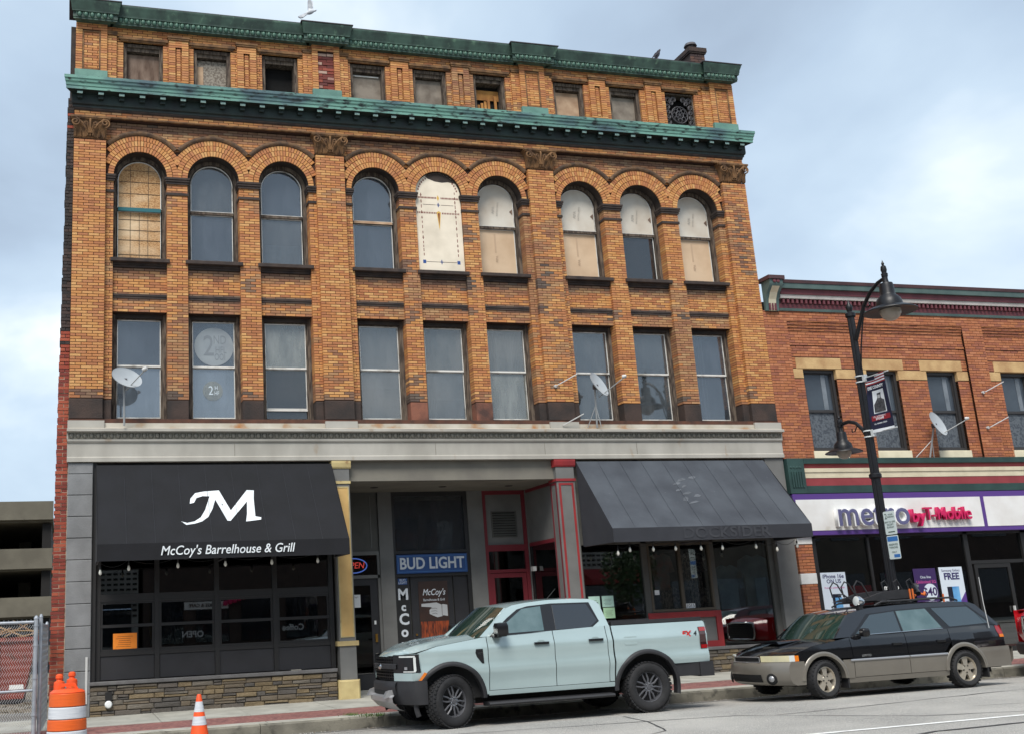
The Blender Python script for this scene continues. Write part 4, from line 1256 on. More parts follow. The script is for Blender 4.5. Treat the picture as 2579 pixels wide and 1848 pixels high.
# --- recessed entry
YB = 1.9
bx('lintel_panel', 'soffit_grey', BLD, 5.53, 10.11, .10, .18, 4.285, 4.70)
bx('soffit', 'soffit_grey', BLD, 5.4, 10.3, .18, 2.3, 4.27, 4.33)
for x in (6.35, 7.9, 9.45):
    MB().lathe([(.0, 4.262), (.07, 4.262), (.09, 4.268), (.09, 4.275), (0, 4.275)], 16, Matrix.Translation((x, 1.05, 0))).build('downlight', 'black_void', BLD)
bw = MB()
bw.box(5.5, 10.3, YB + .12, YB + .2, 0, 4.3)
bw.build('recess_wall', 'shop_grey_dark', BLD)
bx('wall_panel', 'shop_grey_dark', BLD, 5.53, 6.63, YB + .02, YB + .12, 2.98, 4.27)
bx('panel_bead', 'shop_grey', BLD, 6.46, 6.48, YB + .008, YB + .02, 3.05, 4.2)
bx('pier', 'shop_grey', BLD, 6.64, 6.955, YB - .03, YB + .12, 0, 4.27)
bx('pier', 'shop_grey', BLD, 8.745, 9.115, YB - .03, YB + .12, 0, 4.27)
bx('pier', 'shop_grey', BLD, 10.175, 10.30, YB - .02, YB + .12, 0, 4.27)
# black side door with OPEN neon in the transom
m_ = MB()
m_.box(5.53, 6.63, YB, YB + .1, 2.40, 2.47); m_.box(5.53, 6.63, YB, YB + .1, 2.90, 2.979)
m_.box(6.58, 6.638, YB, YB + .1, .0, 2.90); m_.box(5.53, 5.60, YB, YB + .1, 0, 2.90)
d1 = m_.build('door', 'shop_grey', BLD)
bx('leaf', 'panel_black', d1, 5.6, 6.58, YB + .04, YB + .08, .05, 2.40)
bx('pane', 'door_glass', d1, 5.72, 6.40, YB + .03, YB + .036, .4, 2.25)
bx('pane', 'door_glass', d1, 5.6, 6.58, YB + .05, YB + .055, 2.47, 2.90)
bx('lock', 'brass', d1, 6.47, 6.52, YB + .01, YB + .04, 1.05, 1.22); bx('keypad', 'paper_white', d1, 6.46, 6.50, YB + .01, YB + .04, 1.42, 1.50)
# transom over the black doors
m_ = MB()
m_.box(6.96, 7.02, YB, YB + .1, 0, 4.269); m_.box(8.66, 8.744, YB, YB + .1, 0, 4.269); m_.box(7.02, 8.66, YB, YB + .1, 4.17, 4.269); m_.box(7.02, 8.66, YB, YB + .1, 2.90, 2.97); m_.box(7.02, 8.66, YB, YB + .1, 2.40, 2.46)
d2 = m_.build('entry', 'frame_black', BLD)
bx('pane', 'pane_dark', d2, 7.02, 8.66, YB + .06, YB + .07, 2.97, 4.17)
bx('leaf', 'panel_black', d2, 7.33, 8.30, YB + .05, YB + .09, .05, 2.40)
bx('side_panel', 'panel_black', d2, 7.02, 7.30, YB + .055, YB + .095, .05, 2.40); bx('side_panel', 'panel_black', d2, 8.33, 8.66, YB + .055, YB + .095, .05, 2.40)
m_ = MB(); m_.tube([(7.42, YB - .02, 1.02), (7.40, YB - .05, .95), (7.42, YB - .05, .85), (7.44, YB - .01, .80)], .008, 6); m_.lathe([(0, 0), (.022, 0), (.022, .03), (0, .03)], 12, Matrix.Translation((7.41, YB + .05, 1.16)) @ Matrix.Rotation(R(90), 4, 'X')); m_.build('handle', 'brass', d2)
# red door bay
m_ = MB()
m_.box(9.12, 9.20, YB, YB + .1, 0, 4.269); m_.box(10.09, 10.17, YB, YB + .1, 0, 4.269); m_.box(9.20, 10.09, YB, YB + .1, 4.18, 4.269); m_.box(9.20, 10.09, YB, YB + .1, 2.90, 3.04); m_.box(9.20, 10.09, YB, YB + .1, 2.42, 2.49)
d3 = m_.build('door', 'shop_red_dark', BLD)
bx('panel', 'shop_grey', d3, 9.20, 10.09, YB + .04, YB + .08, 3.04, 4.18)
ring(MB(), 9.33, 9.94, 3.21, 3.80, .025, YB + .015, YB + .039).build('vent_frame', 'shop_grey_dark', d3)
bx('vent', 'black_void', d3, 9.355, 9.915, YB + .034, YB + .039, 3.235, 3.775)
for k in range(9):
    MB().add([(9.356, YB + .012, 3.25 + k * .058), (9.914, YB + .012, 3.25 + k * .058), (9.914, YB + .033, 3.29 + k * .058), (9.356, YB + .033, 3.29 + k * .058), (9.356, YB + .016, 3.245 + k * .058), (9.914, YB + .016, 3.245 + k * .058)], [(0, 1, 2, 3), (4, 5, 1, 0)]).build('louvre', 'shop_grey_dark', d3)
bx('pane', 'door_glass', d3, 9.20, 10.09, YB + .05, YB + .055, 2.49, 2.90)
m_ = ring(MB(), 9.205, 10.085, .05, 2.41, .10, YB + .02, YB + .07, .25); m_.build('leaf', 'shop_red_dark', d3)
bx('pane', 'door_glass', d3, 9.305, 9.985, YB + .045, YB + .05, .30, 2.31)
bx('void', 'interior_dark', d3, 9.2, 10.09, YB + .09, YB + .095, .05, 2.9)
# right-hand return of the recess
m_ = MB(); m_.box(10.20, 10.26, .33, YB, 3.06, 4.27); m_.build('return_panel', 'shop_grey', BLD)
m_ = MB(); m_.box(10.19, 10.262, .33, YB - .04, 2.98, 3.06); m_.box(10.185, 10.262, .33, YB - .04, 4.20, 4.268); m_.build('return_trim', 'shop_red_dark', BLD)
bx('pane', 'door_glass', BLD, 10.22, 10.226, .36, YB - .04, .55, 2.98); bx('return_base', 'shop_grey', BLD, 10.19, 10.27, .33, YB - .04, -.05, .54)
m_ = MB(); m_.box(10.195, 10.255, YB - .1, YB - .04, .54, 2.98); m_.build('mullion', 'frame_black', BLD)
bx('pane', 'door_glass', BLD, 5.58, 5.585, .36, YB - .02, .6, 2.9)
# --- right shop front
b = MB()
for (x0, x1) in ((10.56, 10.62), (12.03, 12.16), (13.70, 13.80), (15.18, 15.32)):
    b.box(x0, x1, YG, YG + .12, .62, 4.69)
b.box(10.62, 15.18, YG, YG + .12, 2.86, 4.69)
SHR = b.build('shop_window', 'shop_grey_dark', BLD)
bx('pane', 'shop_glass', SHR, 10.62, 12.03, YG + .05, YG + .055, .63, 2.86)
bx('pane', 'shop_glass', SHR, 13.80, 15.18, YG + .05, YG + .055, .63, 2.86)
b = ring(MB(), 12.162, 13.698, 1.40, 2.855, .05, YG - .01, YG + .09); b.box(12.90, 12.97, YG - .008, YG + .088, 1.45, 2.805)
b.build('frame', 'brown_frame', SHR)
bx('pane', 'shop_glass', SHR, 12.212, 12.90, YG + .04, YG + .045, 1.45, 2.805); bx('pane', 'shop_glass', SHR, 12.97, 13.648, YG + .04, YG + .045, 1.45, 2.805)
bx('apron', 'shop_grey', SHR, 12.162, 13.698, YG + .02, YG + .1, .63, 1.40)
ring(MB(), 12.04, 13.80, .62, 1.38, .13, YG - .02, YG + .019).build('trim', 'shop_red', SHR)
rm = MB(); rm.box(10.5, 15.3, 3.4, 3.45, 0, 4.7); rm.box(10.3, 15.6, .3, 3.4, .4, .5); rm.box(10.3, 15.6, .3, 3.4, 3.2, 3.25); rm.box(15.55, 15.6, .3, 3.4, 0, 4); rm.box(10.3, 10.35, 2.0, 3.4, 0, 4)
rm.build('room', 'interior_wall', BLD)
bx('wall_light', 'metal_white', BLD, 10.10, 10.18, 1.55, 1.68, 2.42, 2.52)

# --- string lights under the awnings
def string_lights(label, pts, y):
    t = thing('string_lights', label, 'lights', (pts[0][0], y, 2.6), group=None)
    o = Vector(t.location)
    path = []
    for (xa, za), (xb, zb) in zip(pts, pts[1:]):
        for k in range(6):
            u = k / 6
            path.append(Vector((lerp(xa, xb, u), y, lerp(za, zb, u) + .11 - .10 * (4 * u * (1 - u)))) - o)
    path.append(Vector((pts[-1][0], y, pts[-1][1] + .11)) - o)
    MB().tube(path, .005, 4).build('cable', 'wire', t)
    bm_ = MB().lathe([(.0, -.10), (.022, -.085), (.03, -.055), (.02, -.02), (.014, 0), (0, 0)], 10).mesh('bulb', 'bulb', smooth=True)
    sm_ = MB().lathe([(0, 0), (.017, 0), (.017, .05), (.006, .06), (.006, .11), (0, .11)], 8).mesh('socket', 'wire')
    for x, z in pts:
        b_ = inst('bulb', bm_, t, Vector((x, y, z)) - o)
        inst('socket', sm_, b_, (0, 0, 0))
string_lights('string of clear bulbs hanging below the black awning', [(.60, 2.60), (1.10, 2.66), (1.98, 2.68), (2.85, 2.685), (3.72, 2.69), (4.60, 2.695)], -1.0)
string_lights('string of clear bulbs hanging below the grey awning', [(10.75, 2.64), (11.02, 2.70), (11.55, 2.70), (12.06, 2.70), (12.65, 2.69), (13.15, 2.685), (13.95, 2.69), (14.45, 2.62), (14.95, 2.68)], -1.25)

# --- awnings
def awning(label, x0, x1, zt, zf, zb, p, m_top, m_side, m_val, seams, sag=.03):
    t = thing('shop_awning', label, 'awning', (x0, 0, zt))
    o = Vector((x0, 0, zt))
    L_ = lambda q: tuple(Vector(q) - o)
    n, k = 30, 8
    rows = []
    for j in range(k + 1):
        u = j / k
        rows.append([L_((lerp(x0, x1, i / n), lerp(-.03, -p, u), lerp(zt, zf, u) - sag * math.sin(math.pi * u) * (1 + .35 * math.cos(i / n * 2 * math.pi * seams)))) for i in range(n + 1)])
    MB().grid(rows).build('canopy', m_top, t, smooth=True, fix=False)
    v = MB()
    rows = [[L_((lerp(x0, x1, i / n), -p - .006 - .004 * math.sin(i * 1.9), z)) for i in range(n + 1)] for z in (zf, (zf + zb) / 2, zb)]
    v.grid(rows)
    v.build('valance', m_val, t, smooth=True)
    for s_, x in ((0, x0), (1, x1)):
        w = MB().add([L_((x, -.03, zt)), L_((x, -p, zf)), L_((x, -p, zb)), L_((x, -.03, zb + .02))], [(0, 1, 2, 3)])
        w.build('side_panel', m_side, t)
    fr = MB()
    for x in (x0 + .03, (x0 + x1) / 2, x1 - .03):
        fr.tube([L_((x, -.04, zt - .06)), L_((x, -p + .03, zf - .05)), L_((x, -p + .03, zb + .02)), L_((x, -.04, zb + .02))], .014, 6)
    fr.tube([L_((x0 + .03, -p + .03, zb + .02)), L_((x1 - .03, -p + .03, zb + .02))], .014, 6)
    fr.build('frame', 'grille_iron', t)
    for k in range(1, seams):
        x = lerp(x0, x1, k / seams)
        MB().tube([L_((x, -.034, zt + .001)), L_((x, lerp(-.03, -p, .5), lerp(zt, zf, .5) + .0)), L_((x, -p, zf + .001))], .0028, 4).build('seam', m_top if m_top != 'awning_black' else 'awning_grey_dark', t)
    return t, o
AW1, o1 = awning('black fabric awning with a white letter over the left shop window', .53, 5.17, 4.63, 3.03, 2.73, 1.25, 'awning_black', 'awning_black', 'awning_black', 9)
AW2, o2 = awning('faded grey fabric awning over the right shop window', 10.60, 15.26, 4.64, 3.08, 2.80, 1.40, 'awning_grey', 'awning_grey_dark', 'awning_grey_dark', 9)
# the big M: drawn as an outline on the slope
sl1 = math.atan2(1.25 - .03, 4.63 - 3.03)
SAG = .03
def slope_pt(u, v, aw, lift=.012):
    # u: metres from the left, v: height on the slope measured as z
    x0, zt, zf, p = aw
    f_ = (zt - v) / (zt - zf)
    y = lerp(-.03, -p, f_) - lift * .35
    return (u, y, v - SAG * math.sin(math.pi * f_) * (1 + .35 * math.cos((u - x0) / (4.65) * 2 * math.pi * 9)) + .004)
A1 = (.53, 4.63, 3.03, 1.25)
Mc = [(2.06, 3.50), (2.10, 3.46), (2.30, 3.44), (2.50, 3.53), (2.60, 3.70), (2.70, 3.94), (2.66, 4.00), (2.50, 3.98), (2.37, 3.90), (2.33, 3.80), (2.22, 3.80), (2.27, 3.95), (2.42, 4.06), (2.62, 4.10), (2.83, 4.09), (3.02, 3.66), (3.34, 4.07), (3.54, 4.07), (3.50, 3.92), (3.46, 3.58), (3.60, 3.55), (3.63, 3.50), (3.24, 3.46), (3.31, 3.78), (3.33, 3.86), (2.97, 3.48), (2.88, 3.47), (2.76, 3.78), (2.70, 3.62), (2.52, 3.44), (2.30, 3.38), (2.12, 3.40)]
Mo = [(2.05, 3.47), (2.16, 3.43), (2.30, 3.45), (2.42, 3.53), (2.52, 3.70), (2.63, 3.98), (2.50, 3.98), (2.38, 3.93), (2.32, 3.83), (2.24, 3.82), (2.26, 3.92), (2.36, 4.03), (2.54, 4.08), (2.82, 4.08), (3.00, 3.67), (3.36, 4.08), (3.50, 4.08), (3.47, 3.90), (3.45, 3.53), (3.56, 3.52), (3.55, 3.47), (3.26, 3.43), (3.30, 3.60), (3.33, 3.84), (2.97, 3.45), (2.91, 3.45), (2.73, 3.90), (2.66, 3.72), (2.56, 3.55), (2.44, 3.45), (2.30, 3.40), (2.14, 3.39)]
from mathutils.geometry import tessellate_polygon
def outline_mesh(name, m, parent, pts, fn, off):
    tri = tessellate_polygon([[Vector((a, b, 0)) for a, b in pts]])
    b = MB().add([tuple(Vector(fn(a, c)) - off) for a, c in pts], [tuple(t) for t in tri])
    return b.build(name, m, parent)
outline_mesh('letter', 'white_print', AW1, Mo, lambda a, c: slope_pt(a, c, A1), o1)
text('lettering', "McCoy's Barrelhouse & Grill", 'white_print', AW1, Vector((2.87, -1.27, 2.88)) - o1, .235, ext=.002, shear=.22, sx=.90, bold=.0015)
# ghost of old lettering on the grey awning
A2 = (10.60, 4.64, 3.08, 1.40)
rr = random.Random(8)
for k in range(9):
    gx, gz = 12.55 + rr.uniform(0, .55) , 3.62 + k * .075
    w, h = rr.uniform(.12, .3), rr.uniform(.05, .1)
    pts = [(gx, gz), (gx + w * .6, gz + rr.uniform(-.02, .02)), (gx + w, gz + h * .6), (gx + w * .7, gz + h), (gx + w * .3, gz + h * .7)]
    outline_mesh('ghost_mark', 'ghost', AW2, pts, lambda a, c: slope_pt(a, c, A2), o2)
text('lettering', 'DOCKSIDER', 'ghost_dark', AW2, Vector((13.2, -1.414, 2.94)) - o2, .30, ext=.001, sx=1.25, bold=.006)

# --- signs and papers of the shops: things of their own
t = thing('beer_sign', 'blue beer sign with white lettering above the black entry doors', 'sign', (7.83, YB - .03, 2.47))
bx('board', 'bud_blue', t, -.82, .83, 0, .03, 0, .41); ring(MB(), -.79, .80, .03, .38, .012, -.004, 0).build('border', 'bud_line', t)
text('lettering', 'BUD LIGHT', 'bud_text', t, (.0, -.004, .205), .345, ext=.004, sx=.86, bold=.008)
t = thing('vertical_sign', 'tall narrow black sign with white hand lettering beside the entry door', 'sign', (7.14, YB + .05, .30))
bx('board', 'frame_black', t, -.125, .13, -.012, 0, 0, 2.09)
for k, (ch_, sz) in enumerate(zip('McCoyS', (.33, .24, .33, .30, .32, .30))):
    text('letter', ch_, 'bud_text', t, (0, -.016, 1.72 - k * .265), sz, ext=.002, bold=.01)
bx('badge', 'bud_blue', t, -.10, .11, -.018, -.0125, 1.94, 2.07); text('badge_text', 'BUD\nLIGHT', 'bud_text', t, (.005, -.02, 2.005), .07, ext=.001, line=.8)
t = thing('door_poster', 'brown door poster with a pointing hand and flames', 'poster', (7.85, YB + .045, .45))
bx('sheet', 'poster_brown', t, -.35, .33, -.006, 0, 0, 1.84); bx('picture', 'poster_fire', t, -.33, .31, -.009, -.0065, 0, .98)
text('lettering', "McCoy's", 'bud_text', t, (0, -.01, 1.60), .19, ext=.001, shear=.3, sx=.8, bold=.002); text('lettering', 'Barrelhouse & Grill', 'bud_text', t, (0, -.01, 1.44), .075, ext=.001, sx=.85)
hand = [(-.30, 1.36), (-.10, 1.37), (.05, 1.38), (.16, 1.33), (.20, 1.34), (.30, 1.32), (.30, 1.08), (.20, 1.10), (.16, 1.08), (.06, 1.06), (-.04, 1.10), (-.12, 1.14), (-.12, 1.22), (-.06, 1.28), (-.30, 1.30)]
outline_mesh('hand', 'poster_grey', t, hand, lambda a, c: (a, -.011, c), Vector((0, 0, 0)))
b = MB()
for k in range(3):
    b.tube([(-.10 + .02 * k, -.012, 1.25 - .055 * k), (.02, -.012, 1.26 - .055 * k), (.06, -.012, 1.24 - .055 * k)], .004, 4)
b.tube([(.17, -.012, 1.33), (.17, -.012, 1.09)], .005, 4)
b.build('hand_line', 'ink', t)
for k, x in enumerate((-.24, .0, .22)):
    m_ = MB().lathe([(.06, 0), (.085, .0), (.10, .30 - .06 * (k != 1)), (.10, .32 - .06 * (k != 1))], 14, Matrix.Translation((x, -.008, .26)) @ Matrix.Scale(.04, 4, (0, 1, 0)))
    m_.build('cup', 'cup_blue', t); text('cup_mark', 'A', 'bud_text', t, (x, -.018, .40), .15, ext=.001)
t = thing('open_sign', 'neon open sign behind the transom of the side door', 'neon sign', (6.05, YB + .035, 2.68))
MB().tube([(.30 * math.cos(a_ * math.pi / 16), 0, .155 * math.sin(a_ * math.pi / 16)) for a_ in range(33)], .012, 6).build('ring', 'neon_blue', t)
text('lettering', 'OPEN', 'neon_red', t, (.0, -.01, 0), .19, ext=.004, shear=.2, sx=.95)
def paper(name, label, m, x0, x1, z0, z1, y, lines=None, cat='notice', ink='ink', n=5):
    t = thing(name, label, cat, ((x0 + x1) / 2, y, z0))
    bx('sheet', m, t, -(x1 - x0) / 2, (x1 - x0) / 2, 0, .003, 0, z1 - z0)
    h = z1 - z0; w = (x1 - x0)
    if lines:
        for k, (s_, zz, sz) in enumerate(lines):
            text('lettering', s_, ink, t, (0, -.001, zz), sz, ext=.0004)
    else:
        for k in range(n):
            bx('print', ink, t, -w * random.uniform(.25, .38), w * random.uniform(.2, .36), -.0006, -.0001, h * (.2 + .12 * k), h * (.2 + .12 * k) + h * .02)
    return t
paper('paper_notice', 'bright orange paper taped inside the black framed window', 'orange_paper', .88, 1.32, 1.17, 1.475, YG + .045, n=6)
paper('paper_notice', 'white paper on the black side door', 'paper_white', 5.90, 6.17, 1.79, 2.06, YB + .022, [("McCoy's", .22, .05)])
paper('paper_notice', 'mint paper on the glass behind the pickup, left of the green sheet', 'paper_mint', 10.70, 10.96, 1.50, 1.785, YG + .04)
paper('paper_notice', 'mint paper directly above the green sheet', 'paper_mint', 11.01, 11.28, 1.555, 1.785, YG + .04)
paper('paper_notice', 'green paper lowest of the three sheets on the glass', 'paper_green', 11.02, 11.285, 1.32, 1.54, YG + .04)
paper('house_number', 'small white house number plate at the foot of the pane', 'paper_white', 12.985, 13.215, 1.452, 1.55, YG + .03, [('1015', .048, .105)], cat='number')
paper('sticker', 'small red and white sticker on the left middle pane', 'paper_white', 12.27, 12.38, 1.76, 1.86, YG + .03, n=2)
# clothes hung behind the middle panes
def shirt(label, x, z, m, s_=1.0):
    t = thing('hanging_shirt', label, 'shirt', (x, .235, z))
    pts = [(-.26, .42), (-.10, .50), (0, .46), (.10, .50), (.26, .42), (.34, .10), (.24, .06), (.20, .22), (.19, -.30), (-.19, -.30), (-.20, .22), (-.24, .06), (-.34, .10)]
    MB().prism([(a * s_, b * s_) for a, b in pts], 0, .05).build('cloth', m, t)
    MB().tube([(0, .02, .46), (0, .02, .56), (.03, .02, .60)], .006, 5).build('hanger', 'wire', t)
shirt('reddish shirt hung high in the left middle pane', 12.52, 2.15, 'cloth_red'); shirt('plaid shirt hung high in the right middle pane', 13.32, 2.15, 'cloth_plaid')
shirt('plaid shirt hung low in the left middle pane', 12.70, 1.52, 'cloth_plaid', .8); shirt('plaid shirt hung low in the right middle pane', 13.42, 1.50, 'cloth_plaid', .8)
shirt('blue garment hanging deep inside the right pane', 14.15, 1.75, 'cloth_blue', 1.2); shirt('large pale blue garment at the right end of the right pane', 14.85, 1.85, 'cloth_blue', 1.4)
t = thing('window_lights', 'cool white light strip framing the inside of the black window', 'lights', (.70, .35, 1.15))
MB().box(-.03, -.012, 0, .01, .0, .78).box(-.012, .52, 0, .01, .765, .782).build('strip', 'led_white', t)
t = thing('outdoor_socket', 'black socket with round white cover on the stone base', 'socket', (.80, -.05, .22))
bx('plate', 'frame_black', t, -.06, .06, -.02, .02, .06, .22)
MB().lathe([(0, -.05), (.05, -.045), (.068, -.02), (.068, .02), (0, .02)], 20, Matrix.Rotation(R(90), 4, 'X') @ Matrix.Scale(-1, 4, (0, 0, 1))).build('cover', 'paper_white', t, fix=True)
# ------------------------------------------------------------------ neighbouring building with the phone shop
mat('nb_lintel', srgb(196, 164, 116), .85, srgb(170, 134, 92), 3, bump=.3, bscale=20)
mat('nb_green', srgb(44, 72, 68), .6, srgb(36, 60, 58), 3); mat('nb_red', srgb(150, 62, 66), .6, srgb(136, 54, 58), 3); mat('nb_cream', srgb(222, 212, 184), .6, srgb(206, 196, 168), 3)
mat('nb_maroon', srgb(110, 56, 62), .65, srgb(92, 46, 54), 3); mat('nb_maroon_dark', srgb(80, 52, 54), .7, srgb(66, 44, 48), 3); mat('nb_teal', srgb(84, 104, 100), .65, srgb(70, 90, 88), 3); mat('nb_white', srgb(196, 190, 184), .7, srgb(176, 170, 164), 3)
mat('nb_purple', srgb(84, 54, 128), .5); mat('sign_white', srgb(226, 226, 224), .5, srgb(214, 212, 208), 2, col3=srgb(190, 184, 172), scale3=2, lo3=.66, hi3=.8)
mat('letter_grey', srgb(92, 92, 128), .45); mat('letter_white', srgb(232, 232, 230), .5); mat('letter_pink', srgb(196, 26, 88), .45); mat('letter_pink_dark', srgb(176, 24, 78), .45)
mat('frame_dark', srgb(52, 50, 50), .5); mat('curtain', srgb(120, 128, 136), .9, srgb(98, 106, 114), 3)
mat('nb_pane', srgb(66, 74, 82), .08, srgb(52, 58, 66), 1.2, spec=.5); mat('lace', srgb(92, 98, 104), .5, srgb(62, 68, 76), 22, lo=.45, hi=.6)
mat('white_paint', srgb(216, 216, 214), .7, srgb(196, 196, 192), 2)
NB = thing('shop_building', 'two storey orange brick building with maroon cornice and phone shop below', 'building', (15.8, 0, 0))
o_ = Vector((15.8, 0, 0))
ORG = [srgb(*c) for c in [(176, 112, 76), (170, 106, 70), (164, 100, 68), (182, 118, 82), (156, 94, 68), (174, 110, 70), (150, 92, 70), (168, 102, 66)]]
OB = Bricks(ORG)
opick = lambda x, z: random.randrange(len(ORG))
nbc = MB()
def nmass(x0, x1, y0, y1, z0, z1, inside=None):
    nbc.box(x0 - 15.8, x1 - 15.8, y0 + .008, y1, z0, z1)
    OB.fill(x0 - 15.8, x1 - 15.8, z0, z1, y0, y1, opick, crs=.0665, jt=.012, jy=.003)
NX1 = 27.0
NW = [(16.73, 17.64), (18.50, 19.41), (20.24, 21.15), (22.47, 23.38), (24.2, 25.1)]
zt_, zb_ = 6.815, 4.86
PB = [(15.805, 16.42), (21.48, 22.08)]          # raised strips
for p, q in PB:
    nmass(p, q, 0, .1, 4.67, 8.2)
YN = .07
def nwall(x0, x1):
    wins = [w for w in NW if w[0] > x0 and w[1] < x1]
    xs = [x0] + [t for w in wins for t in w] + [x1]
    for k in range(0, len(xs), 2):
        nmass(xs[k], xs[k + 1], YN, .33, 4.67, 6.585)
        a = xs[k] ; b = xs[k + 1]
        # sandstone band between the windows
        MB().cbox(a - 15.8, b - 15.8, YN - .012, .33, 6.59, 6.815, .008).build('band_stone', 'nb_lintel', NB)
    l = [x0]
    for w in wins:
        l += [w[0] - .17, w[1] + .17]
        MB().cbox(w[0] - .17 - 15.8, w[1] + .17 - 15.8, YN - .02, .33, 6.818, 7.08, .01).build('lintel', 'nb_lintel', NB)
        MB().cbox(w[0] - .02 - 15.8, w[1] + .02 - 15.8, YN - .03, .33, 4.67, 4.858, .01).build('sill', 'nb_cream', NB)
    l.append(x1)
    for k in range(0, len(l), 2):
        nmass(l[k], l[k + 1], YN, .33, 6.82, 7.085)
    nmass(x0, x1, YN, .33, 7.09, 7.38)
    nmass(x0, x1, YN - .02, .33, 7.385, 7.43)
    nmass(x0, x1, YN, .33, 7.44, 7.74)
    for k in range(3):
        nmass(x0, x1, YN - .018 * (k + 1), .33, 7.745 + k * .067, 7.80 + k * .067)
    nmass(x0, x1, 0, .33, 7.95, 8.2)
nwall(16.42, 21.48)
nwall(22.08, NX1)
nbc.build('wall', 'mortar_orange', NB)
OB.emit(NB, 'brick_buff', nmax=300, vis=lambda t: t[0] < 5.2 and t[4] < 6.2)
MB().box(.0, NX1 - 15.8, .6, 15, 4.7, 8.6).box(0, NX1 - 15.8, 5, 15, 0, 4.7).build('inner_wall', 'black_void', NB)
for i, (p, q) in enumerate(NW):
    p -= 15.8; q -= 15.8
    f = ring(MB(), p + .003, q - .003, zb_ + .002, zt_ - .003, .07, .15, .32); ring(f, p + .073, q - .073, zb_ + .072, zt_ - .073, .025, .20, .32)
    f.box(p + .098, q - .098, .205, .26, 5.80, 5.86)
    fr = f.build('window', 'frame_dark', NB)
    bx('pane', 'nb_pane', fr, p + .098, q - .098, .225, .23, 5.86, zt_ - .098); bx('pane', 'nb_pane' if i == 9 else 'lace', fr, p + .098, q - .098, .25, .255, zb_ + .097, 5.80)
    bx('curtain', 'curtain', fr, q - .34, q - .22, .217, .2245, 5.87, zt_ - .1)
# top cornice
prof = [('nb_teal', 8.20, 8.26, .03), ('nb_maroon', 8.262, 8.37, .02), ('nb_maroon_dark', 8.372, 8.485, .03), ('nb_white', 8.487, 8.575, .12), ('nb_maroon', 8.577, 8.70, .16), ('nb_teal', 8.702, 8.82, .24), ('nb_maroon_dark', 8.822, 8.90, .27)]
for m_, a, b, d in prof:
    MB().extr([(.4, a), (-d, a), (-d - .015, b), (.4, b)], .45, NX1 - 15.8).build('cornice_band', m_, NB)
dm = MB().box(-.028, .028, -.10, .0, 8.378, 8.482).mesh('dentil', 'nb_maroon')
for k in range(72):
    inst('dentil', dm, NB, (.55 + k * .125, 0, 0))
bk_ = MB()
pts = [(.0, 8.18), (-.06, 8.18), (-.07, 8.30), (-.10, 8.45), (-.18, 8.60), (-.30, 8.72), (-.33, 8.80), (-.33, 8.88), (.0, 8.88)]
bk_.extr(pts, .06, .42)
br = bk_.build('bracket', 'nb_teal', NB, smooth=30)
MB().extr([(y - .006, z) for y, z in pts[1:6]] + [(y + .01, z) for y, z in pts[5:0:-1]], .14, .34).build('inlay', 'nb_cream', br)
bx('bracket_cap', 'nb_maroon_dark', br, .02, .46, -.37, .1, 8.882, 8.97)
for k in range(3):
    MB().box(.14 + k * .075, .19 + k * .075, -.09, -.05, 8.19, 8.36).build('flute', 'nb_maroon', br)
for k in range(2):
    MB().lathe([(0, -.02), (.04, -.015), (.05, 0)], 12, Matrix.Translation((.19 + k * .1, -.335, 8.84)) @ Matrix.Rotation(R(90), 4, 'X') @ Matrix.Scale(-1, 4, (0, 0, 1))).build('rosette', 'nb_maroon', br, fix=True)
# shop entablature
for m_, a, b, d in [('nb_green', 4.545, 4.668, .10), ('nb_red', 4.44, 4.543, .02), ('nb_cream', 4.35, 4.438, .07), ('nb_cream', 4.22, 4.348, .04), ('nb_red', 4.035, 4.218, .02), ('nb_green', 3.865, 4.033, .09)]:
    MB().extr([(.3, a), (-d, a), (-d - .012, b), (.3, b)], .47, NX1 - 15.8).build('fascia_band', m_, NB)
bx('fascia_block', 'nb_green', NB, .03, .465, -.10, .3, 3.865, 4.668)
for k in range(5):
    bx('flute', 'nb_green', NB, .10 + k * .065, .135 + k * .065, -.125, -.101, 4.0, 4.36)
for k in range(4):
    MB().lathe([(0, -.015), (.03, -.01), (.036, 0)], 10, Matrix.Translation((.12 + k * .08, -.101, 4.46)) @ Matrix.Rotation(R(90), 4, 'X') @ Matrix.Scale(-1, 4, (0, 0, 1))).build('rosette', 'nb_green', NB, fix=True)
# sign box
SG = thing('shop_sign', 'long white sign box framed in purple above the phone shop window', 'sign', (15.85, -.1, 2.92))
bx('frame', 'nb_purple', SG, 0, 8, 0, .3, 0, .93)
bx('panel', 'sign_white', SG, .06, 5.15, -.01, -.0005, .10, .80); bx('panel', 'sign_white', SG, 5.26, 7.9, -.01, -.0005, .10, .80)
text('lettering', 'metro', 'letter_white', SG, (1.98, -.07, .43), .80, ext=.055, sx=.98, bold=.022); text('lettering', 'metro', 'letter_grey', SG, (2.0, -.13, .43), .80, ext=.008, sx=.98, bold=.006)
text('lettering', 'by', 'letter_pink', SG, (3.22, -.08, .36), .42, ext=.06, bold=.006); text('lettering', 'T-Mobile', 'letter_pink', SG, (4.08, -.08, .40), .42, ext=.045, sx=.86, bold=.003)
